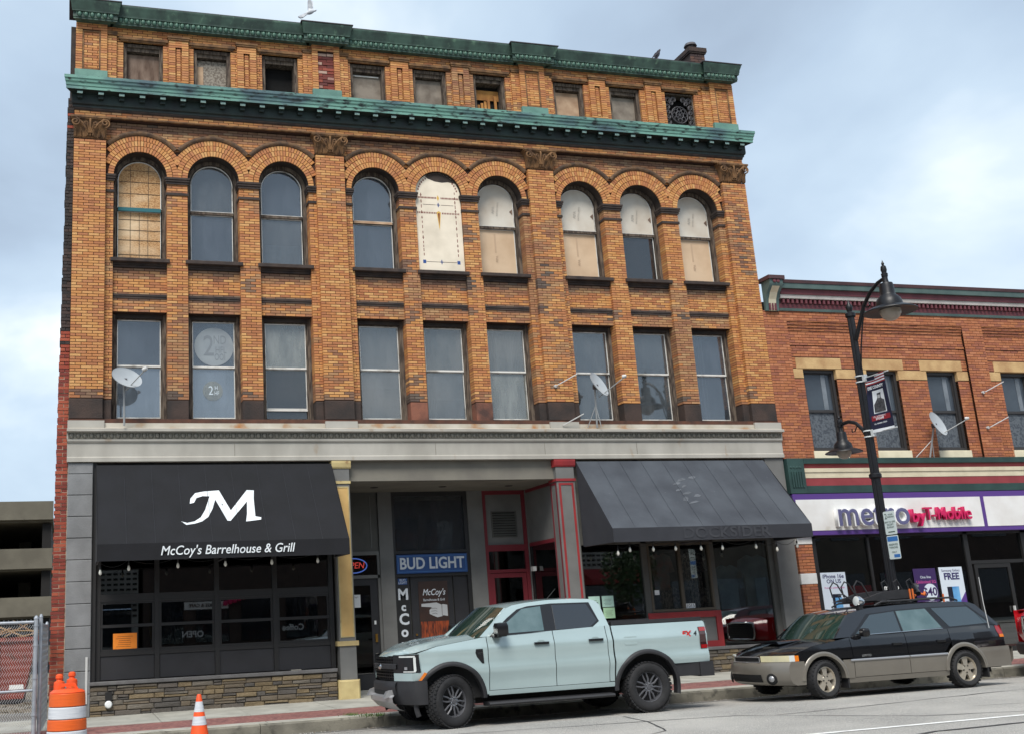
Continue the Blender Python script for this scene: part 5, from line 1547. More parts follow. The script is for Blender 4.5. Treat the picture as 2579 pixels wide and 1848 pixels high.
# shop front
m_ = MB()
for (p, q) in ((16.30, 16.42), (17.80, 17.86), (20.50, 20.62), (22.18, 22.32)):
    m_.box(p - 15.8, q - 15.8, .08, .2, 0, 2.92)
m_.box(.5, 8, .08, .2, 2.86, 2.94); m_.box(.62, 4.7, .08, .2, .2, .32); m_.box(4.82, 6.38, .10, .2, 2.16, 2.24)
fs = m_.build('shop_front', 'frame_black', NB)
bx('pane', 'shop_glass_dim', fs, .62, 2.0, .12, .125, .32, 2.86); bx('pane', 'shop_glass_dim', fs, 2.06, 4.70, .12, .125, .32, 2.86); bx('pane', 'shop_glass_dim', fs, 4.82, 6.38, .14, .145, 2.24, 2.86)
m_ = ring(MB(), 4.9, 5.95, .05, 2.15, .09, .10, .16, .2); m_.build('door', 'frame_black', fs); bx('pane', 'shop_glass_dim', fs, 4.98, 5.86, .12, .125, .25, 2.06); bx('pane', 'shop_glass_dim', fs, 5.97, 6.38, .14, .145, .1, 2.16)
bx('handle', 'metal_white', fs, 5.80, 5.84, .05, .09, 1.02, 1.16)
bx('stall_riser', 'frame_black', fs, .62, 4.70, .09, .2, 0, .2)
bx('reveal', 'sign_white', fs, 6.6, 8.0, .05, .2, 0, 2.86)
# banded brick pier
OP = Bricks(ORG)
for a, b in ((2.09, 2.72), (1.205, 1.845)):
    OP.fill(.06, .46, a, b, .0, .2, opick, crs=.0665, jt=.012, bl=.20)
OP.emit(NB, 'brick_buff', name='pier_brick', nmax=300)
bx('pier_core', 'mortar_orange', NB, .065, .455, .01, .3, .0, 2.92)
for a, b in ((2.73, 2.92), (1.85, 2.085), (.80, 1.20)):
    MB().cbox(.05, .47, -.012, .2, a, b - .003, .008).build('pier_stone', 'white_paint', NB)
MB().cbox(.02, .50, -.05, .2, .0, .79, .01).build('pier_stone', 'white_paint', NB)
# posters in the phone shop
mat('poster_white', srgb(206, 216, 226), .4, emit=0); mat('poster_ink', srgb(48, 44, 92), .6); mat('poster_purple', srgb(54, 34, 84), .5); mat('poster_pink', srgb(200, 80, 150), .5); mat('phone_blue', srgb(70, 130, 190), .3, srgb(120, 180, 220), 3); mat('phone_dark', srgb(30, 34, 48), .3)
t = thing('window_poster', 'white phone poster at the left of the phone shop window', 'poster', (16.77, .10, 1.17))
bx('sheet', 'poster_white', t, -.33, .33, 0, .006, 0, .92)
text('lettering', 'iPhone 16e', 'poster_ink', t, (0, -.002, .83), .125, ext=.001, bold=.002); text('lettering', 'ON US', 'poster_ink', t, (0, -.002, .72), .125, ext=.001, bold=.002); text('lettering', 'Premium unlimited data', 'poster_pink', t, (0, -.002, .58), .055, ext=.001)
MB().cbox(-.09, .14, -.012, -.001, .0, .44, .012).build('phone', 'phone_dark', t); bx('screen', 'phone_blue', t, -.03, .15, -.016, -.0125, .0, .36)
t = thing('window_poster', 'dark purple unlimited offer poster beside the white one', 'poster', (19.27, .10, 1.1))
bx('sheet', 'poster_purple', t, -.32, .30, 0, .006, 0, 1.0); text('lettering', 'One line', 'poster_white', t, (0, -.002, .80), .085, ext=.001); text('lettering', 'Unlimited 5G', 'poster_pink', t, (0, -.002, .69), .10, ext=.001)
MB().lathe([(0, 0), (.19, 0), (.19, .004), (0, .004)], 28, Matrix.Translation((.08, -.001, .46)) @ Matrix.Rotation(R(90), 4, 'X')).build('disc', 'poster_white', t); text('lettering', '$40', 'poster_purple', t, (.06, -.007, .46), .26, ext=.001, bold=.006)
t = thing('window_poster', 'white poster reading FREE with a blue phone', 'poster', (20.0, .10, 1.2))
bx('sheet', 'poster_white', t, -.33, .33, 0, .006, 0, .91); text('lettering', 'Samsung Galaxy', 'poster_ink', t, (0, -.002, .83), .08, ext=.001); text('lettering', 'FREE', 'poster_ink', t, (0, -.002, .69), .21, ext=.001, bold=.008)
MB().cbox(-.17, .02, -.010, -.001, .1, .46, .01).build('phone', 'phone_dark', t); bx('screen', 'phone_blue', t, -.04, .15, -.014, -.0105, .06, .46); MB().prism([(.33, .0), (.33, .34), (.05, .0)], -.004, -.001).build('corner', 'nb_purple', t)
t = thing('window_lettering', 'small white shop name lettering on the phone shop glass', 'lettering', (18.3, .105, 1.70))
text('lettering', 'metro', 'letter_white', t, (0, 0, 0), .16, ext=.001, bold=.003); text('lettering', 'by T-Mobile', 'letter_white', t, (0, 0, -.10), .06, ext=.001); text('number', '1017', 'poster_pink', t, (0, 0, .26), .12, ext=.001)

# ------------------------------------------------------------------ satellite dishes
mat('dish_grey', srgb(172, 178, 182), .5, srgb(160, 166, 170), 3); mat('galv', srgb(150, 152, 152), .5, metal=.3)
def dish(label, base, centre, normal, feed, rx=.31, rz=.27, legs=()):
    t = thing('satellite_dish', label, 'dish', base)
    o = Vector(base); c = Vector(centre) - o
    nrm = Vector(normal).normalized()
    q = nrm.to_track_quat('Z', 'Y').to_matrix().to_4x4()
    m_ = MB()
    prof = [(0, -.06), (.3, -.055), (.6, -.035), (.85, -.012), (1, 0), (1.02, .004), (1.0, -.012), (.6, -.055), (0, -.075)]
    m_.lathe(prof, 28)
    m_.xf(Matrix.Translation(c) @ q @ Matrix(((rx, 0, 0, 0), (0, rz, 0, 0), (0, 0, 1, 0), (0, 0, 0, 1))))
    m_.build('reflector', 'dish_grey', t, smooth=40)
    fd = Vector(feed) - o
    dn = c - nrm * .05 - Vector((0, 0, rz * .9))
    MB().tube([c - nrm * .08, dn, fd], .012, 6).build('feed_arm', 'galv', t)
    d = (c - fd).normalized()
    MB().lathe([(0, 0), (.03, 0), (.045, .06), (.04, .09), (0, .10)], 10, Matrix.Translation(fd) @ d.to_track_quat('Z', 'Y').to_matrix().to_4x4()).build('receiver', 'metal_white', t, smooth=40)
    MB().box(-.05, .05, -.04, .04, -.05, .05).xf(Matrix.Translation(c - nrm * .11)).build('mount', 'grille_iron', t)
    m_ = MB(); m_.tube([(0, 0, 0), c - nrm * .13 + Vector((0, 0, -.02))], .02, 8)
    for lx, ly in legs: m_.tube([(lx, ly, 0), (c - nrm * .13) * .55], .010, 6)
    m_.build('mast', 'galv', t)
    return t
dish('large grey satellite dish in front of the leftmost second floor window', (1.04, -.20, 5.37), (1.08, -.33, 6.30), (.40, -.75, .52), (1.44, -.62, 6.42), .32, .25)
dish('narrow satellite dish on a tripod left of the right hand pier', (11.14, -.12, 5.37), (11.2, -.3, 6.30), (.50, -.75, .43), (11.70, -.62, 6.42), .27, .30, ((-.2, .05), (.05, -.1)))
dish('satellite dish on the ledge of the orange brick building', (19.80, -.08, 4.67), (20.0, -.3, 5.45), (.32, -.75, .30), (20.60, -.62, 5.52), .29, .31, ((-.4, .0), (.1, -.02)))
# flag rods
rod = MB().tube([(0, 0, 0), (0, -.10, 0), (.42, -.28, .22)], .012, 6)
rod.lathe([(0, 0), (.035, 0), (.035, .05), (0, .05)], 8, Matrix.Rotation(R(90), 4, 'X'))
rm_ = rod.mesh('flag_rod', 'metal_white')
for k, (x, z, lb) in enumerate(((10.28, 6.30, 'short white flag rod high on the third brick pilaster'), (10.35, 5.42, 'short white flag rod at the foot of the third brick pilaster'), (21.75, 6.28, 'upper white flag rod on the orange brick pier'), (21.70, 5.40, 'lower white flag rod on the orange brick pier'))):
    tag(inst('flag_rod', rm_, None, (x, -.0 if x < 16 else .0, z)), lb, 'flag rod', 'flag rods')
# pigeons
mat('pigeon_dark', srgb(70, 68, 76), .8, srgb(50, 48, 54), 12); mat('pigeon_white', srgb(214, 216, 220), .8, srgb(180, 184, 190), 9)
def pigeon_body(m_, s_=1.0):
    prof = [(0, -.16), (.012, -.15), (.03, -.10), (.055, -.03), (.06, .03), (.045, .09), (.028, .125), (.026, .14), (.03, .16), (.022, .19), (.008, .205), (.003, .225), (0, .226)]
    m_.lathe(prof, 12)
    return m_
t = thing('perched_pigeon', 'dark pigeon perched on the top copper cornice', 'pigeon', (13.72, -.12, 14.47))
b = pigeon_body(MB()).xf(Matrix.Translation((0, 0, .13)) @ Matrix.Rotation(R(32), 4, 'Y') @ Matrix.Scale(.95, 4)); b.build('body', 'pigeon_dark', t, smooth=True)
b = MB()
for s_ in (-1, 1): b.tube([(.0, s_ * .02, .08), (.01, s_ * .02, 0), (.03, s_ * .02, 0)], .006, 5)
b.build('leg', 'print_red', t)
for s_ in (-1, 1):
    MB().prism([(-.12, -.05), (.05, .06), (.08, .14), (.0, .12)], -.008, .008).xf(Matrix.Translation((-.01, s_ * .055, .10))).build('wing', 'pigeon_dark', t)
t = thing('flying_pigeon', 'white pigeon flying above the roof cornice with wings raised', 'pigeon', (5.05, -.1, 14.80))
pigeon_body(MB()).xf(Matrix.Rotation(R(65), 4, 'Y') @ Matrix.Scale(.85, 4)).build('body', 'pigeon_white', t, smooth=True)
for s_ in (-1, 1):
    w_ = [(-.02, 0), (.09, .02), (.10 + .02 * s_, .18), (.07 + .05 * s_, .32), (.03 + .05 * s_, .34), (-.01 + .02 * s_, .20)]
    MB().prism(w_, -.006, .006).xf(Matrix.Rotation(R(-18 * s_), 4, 'X') @ Matrix.Translation((-.02, -.03 * s_, .02))).build('wing', 'pigeon_white', t)
MB().prism([(-.10, -.03), (-.27, -.14), (-.22, -.17), (-.16, -.15), (-.06, -.06)], -.02, .02).build('tail', 'pigeon_white', t)
# ------------------------------------------------------------------ street lamp, banner, signs
mat('lamp_black', srgb(22, 22, 26), .42, srgb(16, 16, 20), 6, spec=.4); mat('globe', srgb(150, 140, 128), .15, srgb(170, 160, 148), 4)
LP = thing('street_lamp', 'tall black double arm street lamp with bell shaped heads', 'street lamp', (15.53, -3.2, zsw(15.53, -3.2)))
zz = LP.location.z
m_ = MB()
n = 16
rows = []
for z, r in ((0, .20), (.25, .20), (.3, .15), (.8, .14), (.9, .10), (1.0, .095), (4.0, .085), (7.05, .07)):
    ring_ = []
    for k in range(n * 2):
        a = math.pi * k / n
        rr_ = r * (1 if k % 2 == 0 else .9)
        ring_.append((rr_ * math.cos(a), rr_ * math.sin(a), z))
    rows.append(ring_)
m_.grid(rows, closed=True)
m_.lathe([(.10, 7.05), (.10, 7.12), (.05, 7.16), (.065, 7.22), (.07, 7.26), (.03, 7.34), (.0, 7.42)], 14)
m_.lathe([(.10, 3.72), (.12, 3.74), (.12, 3.80), (.10, 3.82)], 14)
m_.build('pole', 'lamp_black', LP, smooth=35)
def bell(name, y, zr, r, ht, k):
    o = MB()
    s_ = r / .5
    o.lathe([(r, 0), (r * .98, .02 * s_), (r * .72, .085 * s_), (r * .50, .12 * s_), (r * .49, .17 * s_), (r * .44, .26 * s_), (r * .30, .33 * s_), (r * .28, .36 * s_), (r * .27, .52 * s_), (r * .24, .58 * s_), (r * .12, .60 * s_), (r * .10, .66 * s_), (r * .10, .72 * s_), (0, .72 * s_)], 28, Matrix.Translation((0, y, zr)))
    o.lathe([(r * .99, -.004), (r * .6, .03), (0, .05)], 28, Matrix.Translation((0, y, zr)))
    h = o.build('lamp_head', 'lamp_black', LP, smooth=30)
    MB().lathe([(r * .40, .05), (r * .39, -.03 * s_), (r * .30, -.12 * s_), (r * .15, -.17 * s_), (0, -.18 * s_)], 20, Matrix.Translation((0, y, zr))).build('globe', 'globe', h, smooth=True)
    MB().lathe([(.06, .72 * s_), (.065, .78 * s_), (.045, .80 * s_), (.06, .86 * s_), (.05, .93 * s_), (.02, .96 * s_), (.03, .99 * s_), (.008, 1.04 * s_), (.0, 1.08 * s_)], 12, Matrix.Translation((0, y, zr))).build('finial', 'lamp_black', h, smooth=35)
    return h
zz_ = -zz
bell('main', -1.12, 6.90 - zz, .50, 1, 1)
bell('small', .80, 4.43 - zz, .37, 1, 1)
m_ = MB()
arc = [(0, -.06, 6.62 - zz), (0, -.20, 6.85 - zz), (0, -.42, 7.22 - zz), (0, -.66, 7.44 - zz), (0, -.90, 7.56 - zz), (0, -1.12, 7.60 - zz)]
m_.tube(arc, [.045, .042, .04, .038, .036, .036], 10)
m_.tube([(0, -.075, 6.0 - zz), (0, -.16, 6.4 - zz), (0, -.30, 6.85 - zz), (0, -.42, 7.15 - zz)], .016, 6)
m_.tube([(0, -.45, 7.2 - zz), (0, -.55, 7.16 - zz), (0, -.60, 7.20 - zz), (0, -.57, 7.24 - zz)], .014, 6)
m_.build('arm', 'lamp_black', LP, smooth=35)
m_ = MB()
m_.tube([(0, .05, 4.62 - zz), (0, .15, 4.80 - zz), (0, .32, 4.96 - zz), (0, .52, 5.03 - zz), (0, .70, 5.02 - zz), (0, .80, 4.99 - zz)], .038, 10)
m_.tube([(0, .30, 4.90 - zz), (0, .38, 4.80 - zz), (0, .46, 4.80 - zz), (0, .46, 4.86 - zz)], .013, 6)
m_.build('arm', 'lamp_black', LP, smooth=35)
mat('band_steel', srgb(206, 210, 210), .4)
for z in (5.80, 4.68):
    m_ = MB(); 
    for dz_ in (-.06, .06):
        m_.lathe([(.093, dz_ - .012), (.098, dz_ - .012), (.098, dz_ + .012), (.093, dz_ + .012)], 20, Matrix.Translation((0, 0, z - zz)))
    m_.box(-.035, .035, -.17, -.10, z - zz - .07, z - zz + .07)
    br = m_.build('banner_bracket', 'band_steel', LP)
    MB().tube([(0, -.16, z - zz), (0, -.80, z - zz)], .012, 6).build('banner_rod', 'band_steel', br)
# the banner hangs across the footway's edge, facing along the street
mat('banner_navy', srgb(28, 32, 62), .8, srgb(22, 26, 52), 4); mat('banner_red', srgb(140, 28, 40), .8); mat('banner_white', srgb(222, 226, 230), .8); mat('photo_dark', srgb(44, 44, 48), .8, srgb(80, 80, 84), 14)
BN = thing('street_banner', 'navy veterans banner with a portrait and flag hung from the lamp post', 'banner', (15.53, -3.62, 4.70))
def bcurve(u, z): return .03 * math.sin(u * 7 + z * 2.3)
def bpatch(name, m, u0, u1, z0, z1, lift, nu=8, nz=6):
    rows = [[(bcurve(lerp(u0, u1, i / nu), lerp(z0, z1, j / nz)) - lift, -lerp(u0, u1, i / nu), lerp(z0, z1, j / nz)) for i in range(nu + 1)] for j in range(nz + 1)]
    return MB().grid(rows).build(name, m, BN, smooth=True)
bpatch('cloth', 'banner_navy', -.29, .29, 0, 1.12, 0, 10, 14)
for k in range(7):
    rows = []
    bpatch('flag_stripe', 'banner_red' if k % 2 == 0 else 'banner_white', -.29, .29, .93 + k * .027, .93 + (k + 1) * .027, .004)
bpatch('flag_canton', 'banner_navy', -.29, -.04, 1.02, 1.119, .007)
bpatch('photo', 'banner_white', -.16, .16, .34, .80, .005)
sil = [(-.14, .36), (.14, .36), (.14, .58), (.06, .62), (.05, .66), (.055, .71), (.07, .74), (-.05, .735), (-.045, .66), (-.06, .62), (-.14, .52)]
b = MB(); tri = tessellate_polygon([[Vector((a, c, 0)) for a, c in sil]])
b.add([(bcurve(a, c) - .009, -a, c) for a, c in sil], [tuple(t_) for t_ in tri]).build('portrait', 'photo_dark', BN)
bpatch('face', 'poster_grey', -.032, .035, .635, .70, .012, 2, 2)
bpatch('name_plate', 'banner_red', -.23, .23, .20, .30, .005)
tr = (R(90), 0, R(-90))
text('lettering', 'ERIE COUNTY', 'banner_white', BN, (-.035, 0, .855), .085, rot=tr, ext=.001, sx=.8, bold=.002); text('lettering', 'CPL. HOWARD C.', 'banner_white', BN, (-.035, 0, .27), .045, rot=tr, ext=.001); text('lettering', 'STOOPS', 'banner_white', BN, (-.035, 0, .225), .06, rot=tr, ext=.001, bold=.002); text('lettering', 'U.S. MARINE CORPS', 'banner_white', BN, (-.035, 0, .13), .04, rot=tr, ext=.001)
bpatch('hem', 'banner_white', -.29, .29, -.03, .03, .004)
# two parking signs on the pole
mat('sign_blue', srgb(60, 120, 190), .5); mat('sign_face', srgb(216, 228, 226), .5); mat('sign_ink', srgb(50, 80, 70), .6)
def psign(label, z0, z1, blue):
    t = thing('parking_sign', label, 'sign', (15.50, -3.44, z0))
    h = z1 - z0
    b = MB()
    pts = []
    for cx_, cy_, a0 in ((.13, h - .025, 0), (-.13, h - .025, 90), (-.13, .025, 180), (.13, .025, 270)):
        for k in range(4): pts.append((cx_ + .025 * math.cos(R(a0 + k * 30)), cy_ + .025 * math.sin(R(a0 + k * 30))))
    n_ = len(pts)
    b.add([(-.004, -u, v) for u, v in pts] + [(.0, -u, v) for u, v in pts], [tuple(range(n_)), tuple(range(2 * n_ - 1, n_ - 1, -1))] + [(i, (i + 1) % n_, (i + 1) % n_ + n_, i + n_) for i in range(n_)])
    b.build('plate', 'sign_face', t, fix=True)
    if blue:
        MB().box(-.006, -.0045, -.14, .14, h - .11, h - .02).build('print', 'sign_blue', t); MB().box(-.006, -.0045, -.14, .02, .03, .09).build('print', 'sign_blue', t)
        text('lettering', 'RESERVED\nPARKING', 'sign_ink', t, (-.006, 0, h * .55), .055, rot=tr, ext=.0006); text('lettering', 'ONLY', 'sign_ink', t, (-.006, 0, .13), .05, rot=tr, ext=.0006)
    else:
        text('lettering', '2', 'sign_ink', t, (-.006, .09, h - .10), .15, rot=tr, ext=.0006); text('lettering', 'HOUR\nPARKING', 'sign_ink', t, (-.006, -.04, h - .09), .045, rot=tr, ext=.0006)
        text('lettering', '8AM TO 5PM\nEXCEPT\nSUNDAY', 'sign_ink', t, (-.006, 0, h * .42), .05, rot=tr, ext=.0006); MB().box(-.006, -.0045, -.10, .08, .04, .06).build('print', 'sign_ink', t)
    MB().box(-.002, .012, .13, .24, .05, .065).box(-.002, .012, .13, .24, h - .065, h - .05).build('strap', 'band_steel', t)
psign('white two hour parking sign on the lamp post, the upper one', 2.66, 3.11, False)
psign('blue and white reserved parking sign on the lamp post, the lower one', 2.19, 2.64, True)

# ------------------------------------------------------------------ cones, drum and posts
mat('safety_orange', srgb(238, 86, 30), .5, srgb(222, 76, 26), 3); mat('reflective_orange', srgb(222, 96, 28), .45, srgb(206, 86, 26), 5, vec=(1, 1, 30)); mat('reflective_white', srgb(206, 208, 212), .35, srgb(186, 190, 196), 4, vec=(1, 1, 30)); mat('rubber', srgb(30, 30, 32), .7)
cx_, cy_ = 1.89, -5.0
t = thing('traffic_cone', 'orange traffic cone with two white bands standing in the gutter lane', 'cone', (cx_, cy_, zrd(cx_, cy_)))
def cr_(z): return lerp(.155, .03, (z - .03) / .69)
MB().lathe([(cr_(.03), .03)] + [(cr_(z), z) for z in (.2, .4, .6, .70)] + [(.024, .72), (.018, .70)], 28).build('body', 'safety_orange', t, smooth=35)
for a, b in ((.30, .42), (.48, .62)):
    MB().lathe([(cr_(a) + .002, a), (cr_(b) + .002, b)], 28).build('band', 'reflective_white', t, smooth=True)
MB().box(-.2, .2, -.2, .2, 0, .032).build('base', 'rubber', t)
cx_, cy_ = .06, -5.3
t = thing('traffic_drum', 'fat orange and white traffic drum with a carrying handle', 'traffic drum', (cx_, cy_, zrd(cx_, cy_)))
def dr(z): return .285 if z < .22 else (.268 if z < .42 else (.255 if z < .62 else .238))
bands = [('reflective_orange', .06, .22, .285, .282), ('reflective_white', .225, .37, .270, .266), ('reflective_orange', .375, .52, .262, .258), ('reflective_white', .525, .68, .252, .248), ('reflective_orange', .685, .86, .244, .238)]
for m_n, a, b, ra, rb_ in bands:
    MB().lathe([(ra - .008, a), (ra, a + .01), (rb_, b - .01), (rb_ - .008, b)], 32).build('band', m_n, t, smooth=35)
tp = MB().lathe([(.232, .858), (.238, .87), (.20, .90), (.10, .915), (0, .915)], 32)
tp.build('lid', 'safety_orange', t, smooth=35)
hd = MB().prism([(-.15, .90), (-.10, .985), (.10, .985), (.15, .90), (.115, .90), (.085, .945), (-.085, .945), (-.115, .90)], -.025, .025)
hd.build('handle', 'safety_orange', t)
MB().lathe([(.225, .05), (.36, .03), (.37, 0), (0, 0)], 28).build('base', 'rubber', t)
def post(label, x, y, top):
    t = thing('channelizer_post', label, 'post', (x, y, zsw(x, y)), group='orange channelizer posts')
    h = top - zsw(x, y)
    MB().lathe([(.10, .06), (.088, .10), (.085, h - .16), (.08, h - .12), (.045, h - .10), (.04, h - .085), (.058, h - .06), (.055, h - .02), (.03, h), (0, h)], 20).build('tube', 'safety_orange', t, smooth=35)
    MB().lathe([(.09, .06), (.20, .04), (.21, 0), (0, 0)], 20).build('base', 'rubber', t)
    MB().prism([(-.012, h - .30), (.012, h - .30), (.012, h - .17), (-.012, h - .17)], -.089, -.08).build('slot', 'reflective_orange', t)
post('orange knob topped post behind the drum, the nearer one on the left', -.06, -3.3, .90)
post('orange knob topped post behind the drum, the farther one on the right', .13, -2.9, .915)
MB_b = MB().lathe([(.0, .05), (.03, .05)], 4)
# ------------------------------------------------------------------ chain-link fence
mat('galvanised', srgb(168, 172, 178), .45, srgb(140, 146, 154), 8, metal=.35); mat('wire_mesh', srgb(176, 178, 180), .5, metal=.3)
def chain_panel(P0, P1, z0, z1, name, parent, r=.0048, cell=.062):
    # woven diamonds between two ground points
    P0, P1 = Vector(P0), Vector(P1)
    L_ = (P1 - P0).length; u = (P1 - P0) / L_
    nrm = Vector((-u.y, u.x, 0))
    b = MB(); H = z1 - z0
    k = 0
    s0 = -H * .62
    n = int((L_ + H) / cell) + 2
    zs = int(H / (cell * .8))
    st = H / zs
    m = int(L_ / (cell * .62))
    for i in range(m + 1):
        pts = []
        for j in range(zs + 1):
            ox = (i + (.5 if j % 2 else -.5) * (1)) * L_ / m
            ox = max(0, min(L_, ox))
            p = P0 + u * ox + nrm * (.004 * (1 if j % 2 else -1))
            pts.append((p.x, p.y, z0 + j * st))
        b.tube(pts, r, 3, cap=False)
    return tag(b.build(name, 'wire_mesh', parent), kind='stuff')
F1 = thing('fence_panel', 'chain link fence panel facing the street on the left', 'fence', (-.43, -3.0, -.05))
o = Vector(F1.location)
chain_panel((-3.2, 0, 0), (-.03, 0, 0), .05, 1.76, 'mesh', F1)
m_ = MB(); m_.tube([(0, 0, 0), (0, 0, 1.80)], .036, 12); m_.lathe([(.04, 1.80), (.04, 1.82), (.02, 1.85), (0, 1.86)], 12); m_.build('post', 'galvanised', F1, smooth=40)
MB().tube([(-3.2, 0, 1.765), (-.035, 0, 1.755)], .024, 10).build('top_rail', 'galvanised', F1, smooth=40)
MB().tube([(-3.2, 0, .70), (-.035, 0, .72)], .021, 10).build('mid_rail', 'galvanised', F1, smooth=40)
for z in (.35, .9, 1.4, 1.7):
    MB().lathe([(.038, z - .012), (.044, z - .012), (.044, z + .012), (.038, z + .012)], 12).build('clamp', 'galvanised', F1)
b = MB()
for k in range(46):
    x = -3.15 + k * .068
    b.tube([(x, 0, 1.75), (x + .012, 0, 1.80)], .0035, 3)
tag(b.build('wire_end', 'wire_mesh', F1), kind='stuff')
F2 = thing('fence_panel', 'chain link fence panel running back to the brick corner', 'fence', (-.36, -2.9, -.05))
chain_panel((0, 0, 0), (.06, 2.85, 0), .05, 1.72, 'mesh', F2)
m_ = MB(); m_.tube([(0.0, 0, 0), (0.0, 0, 1.83)], .03, 12); m_.lathe([(.033, 1.83), (.02, 1.87), (0, 1.88)], 12); m_.build('post', 'galvanised', F2, smooth=40)
m_ = MB(); m_.tube([(.05, 2.8, 0), (.05, 2.8, 1.75)], .03, 12); m_.lathe([(.035, 1.75), (.02, 1.79), (0, 1.80)], 12, Matrix.Translation((.05, 2.8, 0))); m_.build('post', 'galvanised', F2, smooth=40)
MB().tube([(0, 0, 1.72), (.05, 2.8, 1.72)], .021, 10).build('top_rail', 'galvanised', F2, smooth=40)
# ------------------------------------------------------------------ skip in the lot
mat('skip_red', srgb(140, 58, 40), .7, srgb(112, 46, 36), 2, col3=srgb(84, 52, 42), scale3=3, lo3=.58, hi3=.72); mat('decal_yellow', srgb(206, 160, 40), .6); mat('plank', srgb(170, 142, 104), .9, srgb(130, 104, 74), 4)
SK = thing('rubbish_skip', 'rusty red skip full of broken timber behind the fence', 'skip', (-3.2, 9.0, -.16))
b = MB()
pr = [(-3.2, .15), (2.2, .15), (2.5, 1.62), (-3.2, 1.62)]
b.prism(pr, 0, 2.2); b.build('body', 'skip_red', SK)
MB().box(-3.25, 2.55, -.06, 2.26, 1.58, 1.68).build('rim', 'skip_red', SK)
for x in (-2.4, -1.4, -.4, .6, 1.5):
    bx('rib', 'skip_red', SK, x, x + .09, -.07, -.001, .2, 1.578)
bx('runner', 'frame_black', SK, -3, 2.2, .3, .45, 0, .149); bx('runner', 'frame_black', SK, -3, 2.2, 1.7, 1.85, 0, .149)
bx('decal', 'decal_yellow', SK, .9, 1.38, -.012, -.001, 1.02, 1.22); bx('decal', 'paper_white', SK, .95, 1.42, -.013, -.001, .86, .93); bx('decal', 'paper_white', SK, 1.85, 2.2, -.012, -.001, .38, .5)
rr = random.Random(4)
for k in range(26):
    x = rr.uniform(-3, 2.3); L_ = rr.uniform(.6, 1.5); a = rr.uniform(-.35, .6)
    MB().box(-L_ / 2, L_ / 2, -.03, .03, -.015, .015).xf(Matrix.Translation((x, rr.uniform(.2, 1.8), 1.70 + rr.uniform(0, .22))) @ Matrix.Rotation(rr.uniform(-.9, .9), 4, 'Z') @ Matrix.Rotation(a * (1 if k % 2 else -1), 4, 'Y')).build('plank', 'plank', SK)
# ------------------------------------------------------------------ parking garage far behind
mat('garage_concrete', srgb(108, 103, 90), .9, srgb(92, 87, 76), .8, bump=.2, bscale=8, col3=srgb(98, 94, 82), scale3=.6, lo3=.55, hi3=.75)
GA = thing('parking_garage', 'grey concrete parking garage with open decks beyond the lot', 'parking garage', (-14, 45, -.6))
go = Vector(GA.location)
for k, (a, b_) in enumerate(((8.18, 9.27), (5.41, 6.55), (2.74, 3.82), (0.2, 1.1))):
    a += .6; b_ += .6
    bx('parapet', 'garage_concrete', GA, -60, 13.2, 0, .3, a, b_)
    bx('deck', 'garage_concrete', GA, -60, 13.2, .3, 30, a - .1, a + .25)
    if k == 0:
        bx('ledge', 'garage_concrete', GA, -60, 13.2, -.08, -.001, a + .02, a + .12)
for k in range(9):
    bx('pier', 'garage_concrete', GA, -58 + k * 8.6, -57.2 + k * 8.6, 14, 14.8, 0, 8.8)
bx('rear_wall', 'interior_dark', GA, -60, 13.2, 29, 29.5, 0, 8.8); bx('side_wall', 'interior_dark', GA, 12.6, 13.1, .4, 29, 0, 8.6)
# ------------------------------------------------------------------ across the street: seen only in the glass
mat('opp_white', srgb(150, 150, 146), .9, srgb(136, 136, 132), 1); mat('opp_brick', srgb(74, 62, 56), .9, srgb(62, 52, 48), 2); mat('opp_tan', srgb(92, 86, 78), .9, srgb(80, 74, 66), 1)
def opp(label, x0, x1, h, m, nwx, nst, awn=None):
    t = thing('opposite_building', label, 'building', (x0, -27, 0))
    w = x1 - x0
    bx('wall', m, t, 0, w, -12, 0, -.1, h)
    for st in range(nst):
        for k in range(nwx):
            cx__ = (k + .5) * w / nwx
            z0 = 1.0 if st == 0 else 1.2 + st * 3.3
            bx('window', 'pane_dark', t, cx__ - w / nwx * .36, cx__ + w / nwx * .36, 0, .05, z0, z0 + 1.8)
    bx('cornice', m, t, -.1, w + .1, 0, .3, h - .5, h)
    if awn: MB().extr([(.0, 3.2), (1.2, 2.7), (1.2, 2.5), (0, 2.5)], w - 4, w - 1).build('awning', awn, t)
    return t
opp('pale block across the street, mirrored in the shop glass', -22, 3.0, 6.5, 'opp_white', 12, 2)
opp('brick shop across the street with a red awning, mirrored in the glass', 3.2, 21, 8.0, 'opp_brick', 9, 2, 'shop_red')
opp('tan shop across the street, mirrored in the right hand glass', 21.2, 40, 7.5, 'opp_tan', 8, 2)
opp('tall brick block across the street at the far right, mirrored only', 40.2, 90, 8.5, 'opp_brick', 16, 2)
ob = [o for o in bpy.data.objects if o.name == 'opposite_building.001'][0]
def osign(txt, x, z, size, m, board=None, w=1.2, h=.4):
    if board: bx('sign_board', board, ob, x - 3.2 - w / 2, x - 3.2 + w / 2, .06, .09, z - h / 2, z + h / 2)
    text('lettering', txt, m, ob, (x - 3.2, .10, z), size, rot=(R(90), 0, R(180)), ext=.005, bold=.006)
osign('OPEN', 5.3, 1.35, .36, 'letter_white'); osign('LOUNGE & CAFE', 5.9, 2.55, .20, 'ink', 'sign_white', 1.9, .32); osign('Coffee', 9.7, 1.45, .36, 'letter_white')
for k in range(6):
    MB().lathe([(0, -.12), (.09, -.09), (.11, 0), (.09, .09), (0, .12)], 10, Matrix.Translation((3.5 + k * .2, .25, 2.6 + k * .06))).build('lantern', 'letter_pink', ob)
ow_ = [o for o in bpy.data.objects if o.name == 'opposite_building'][0]
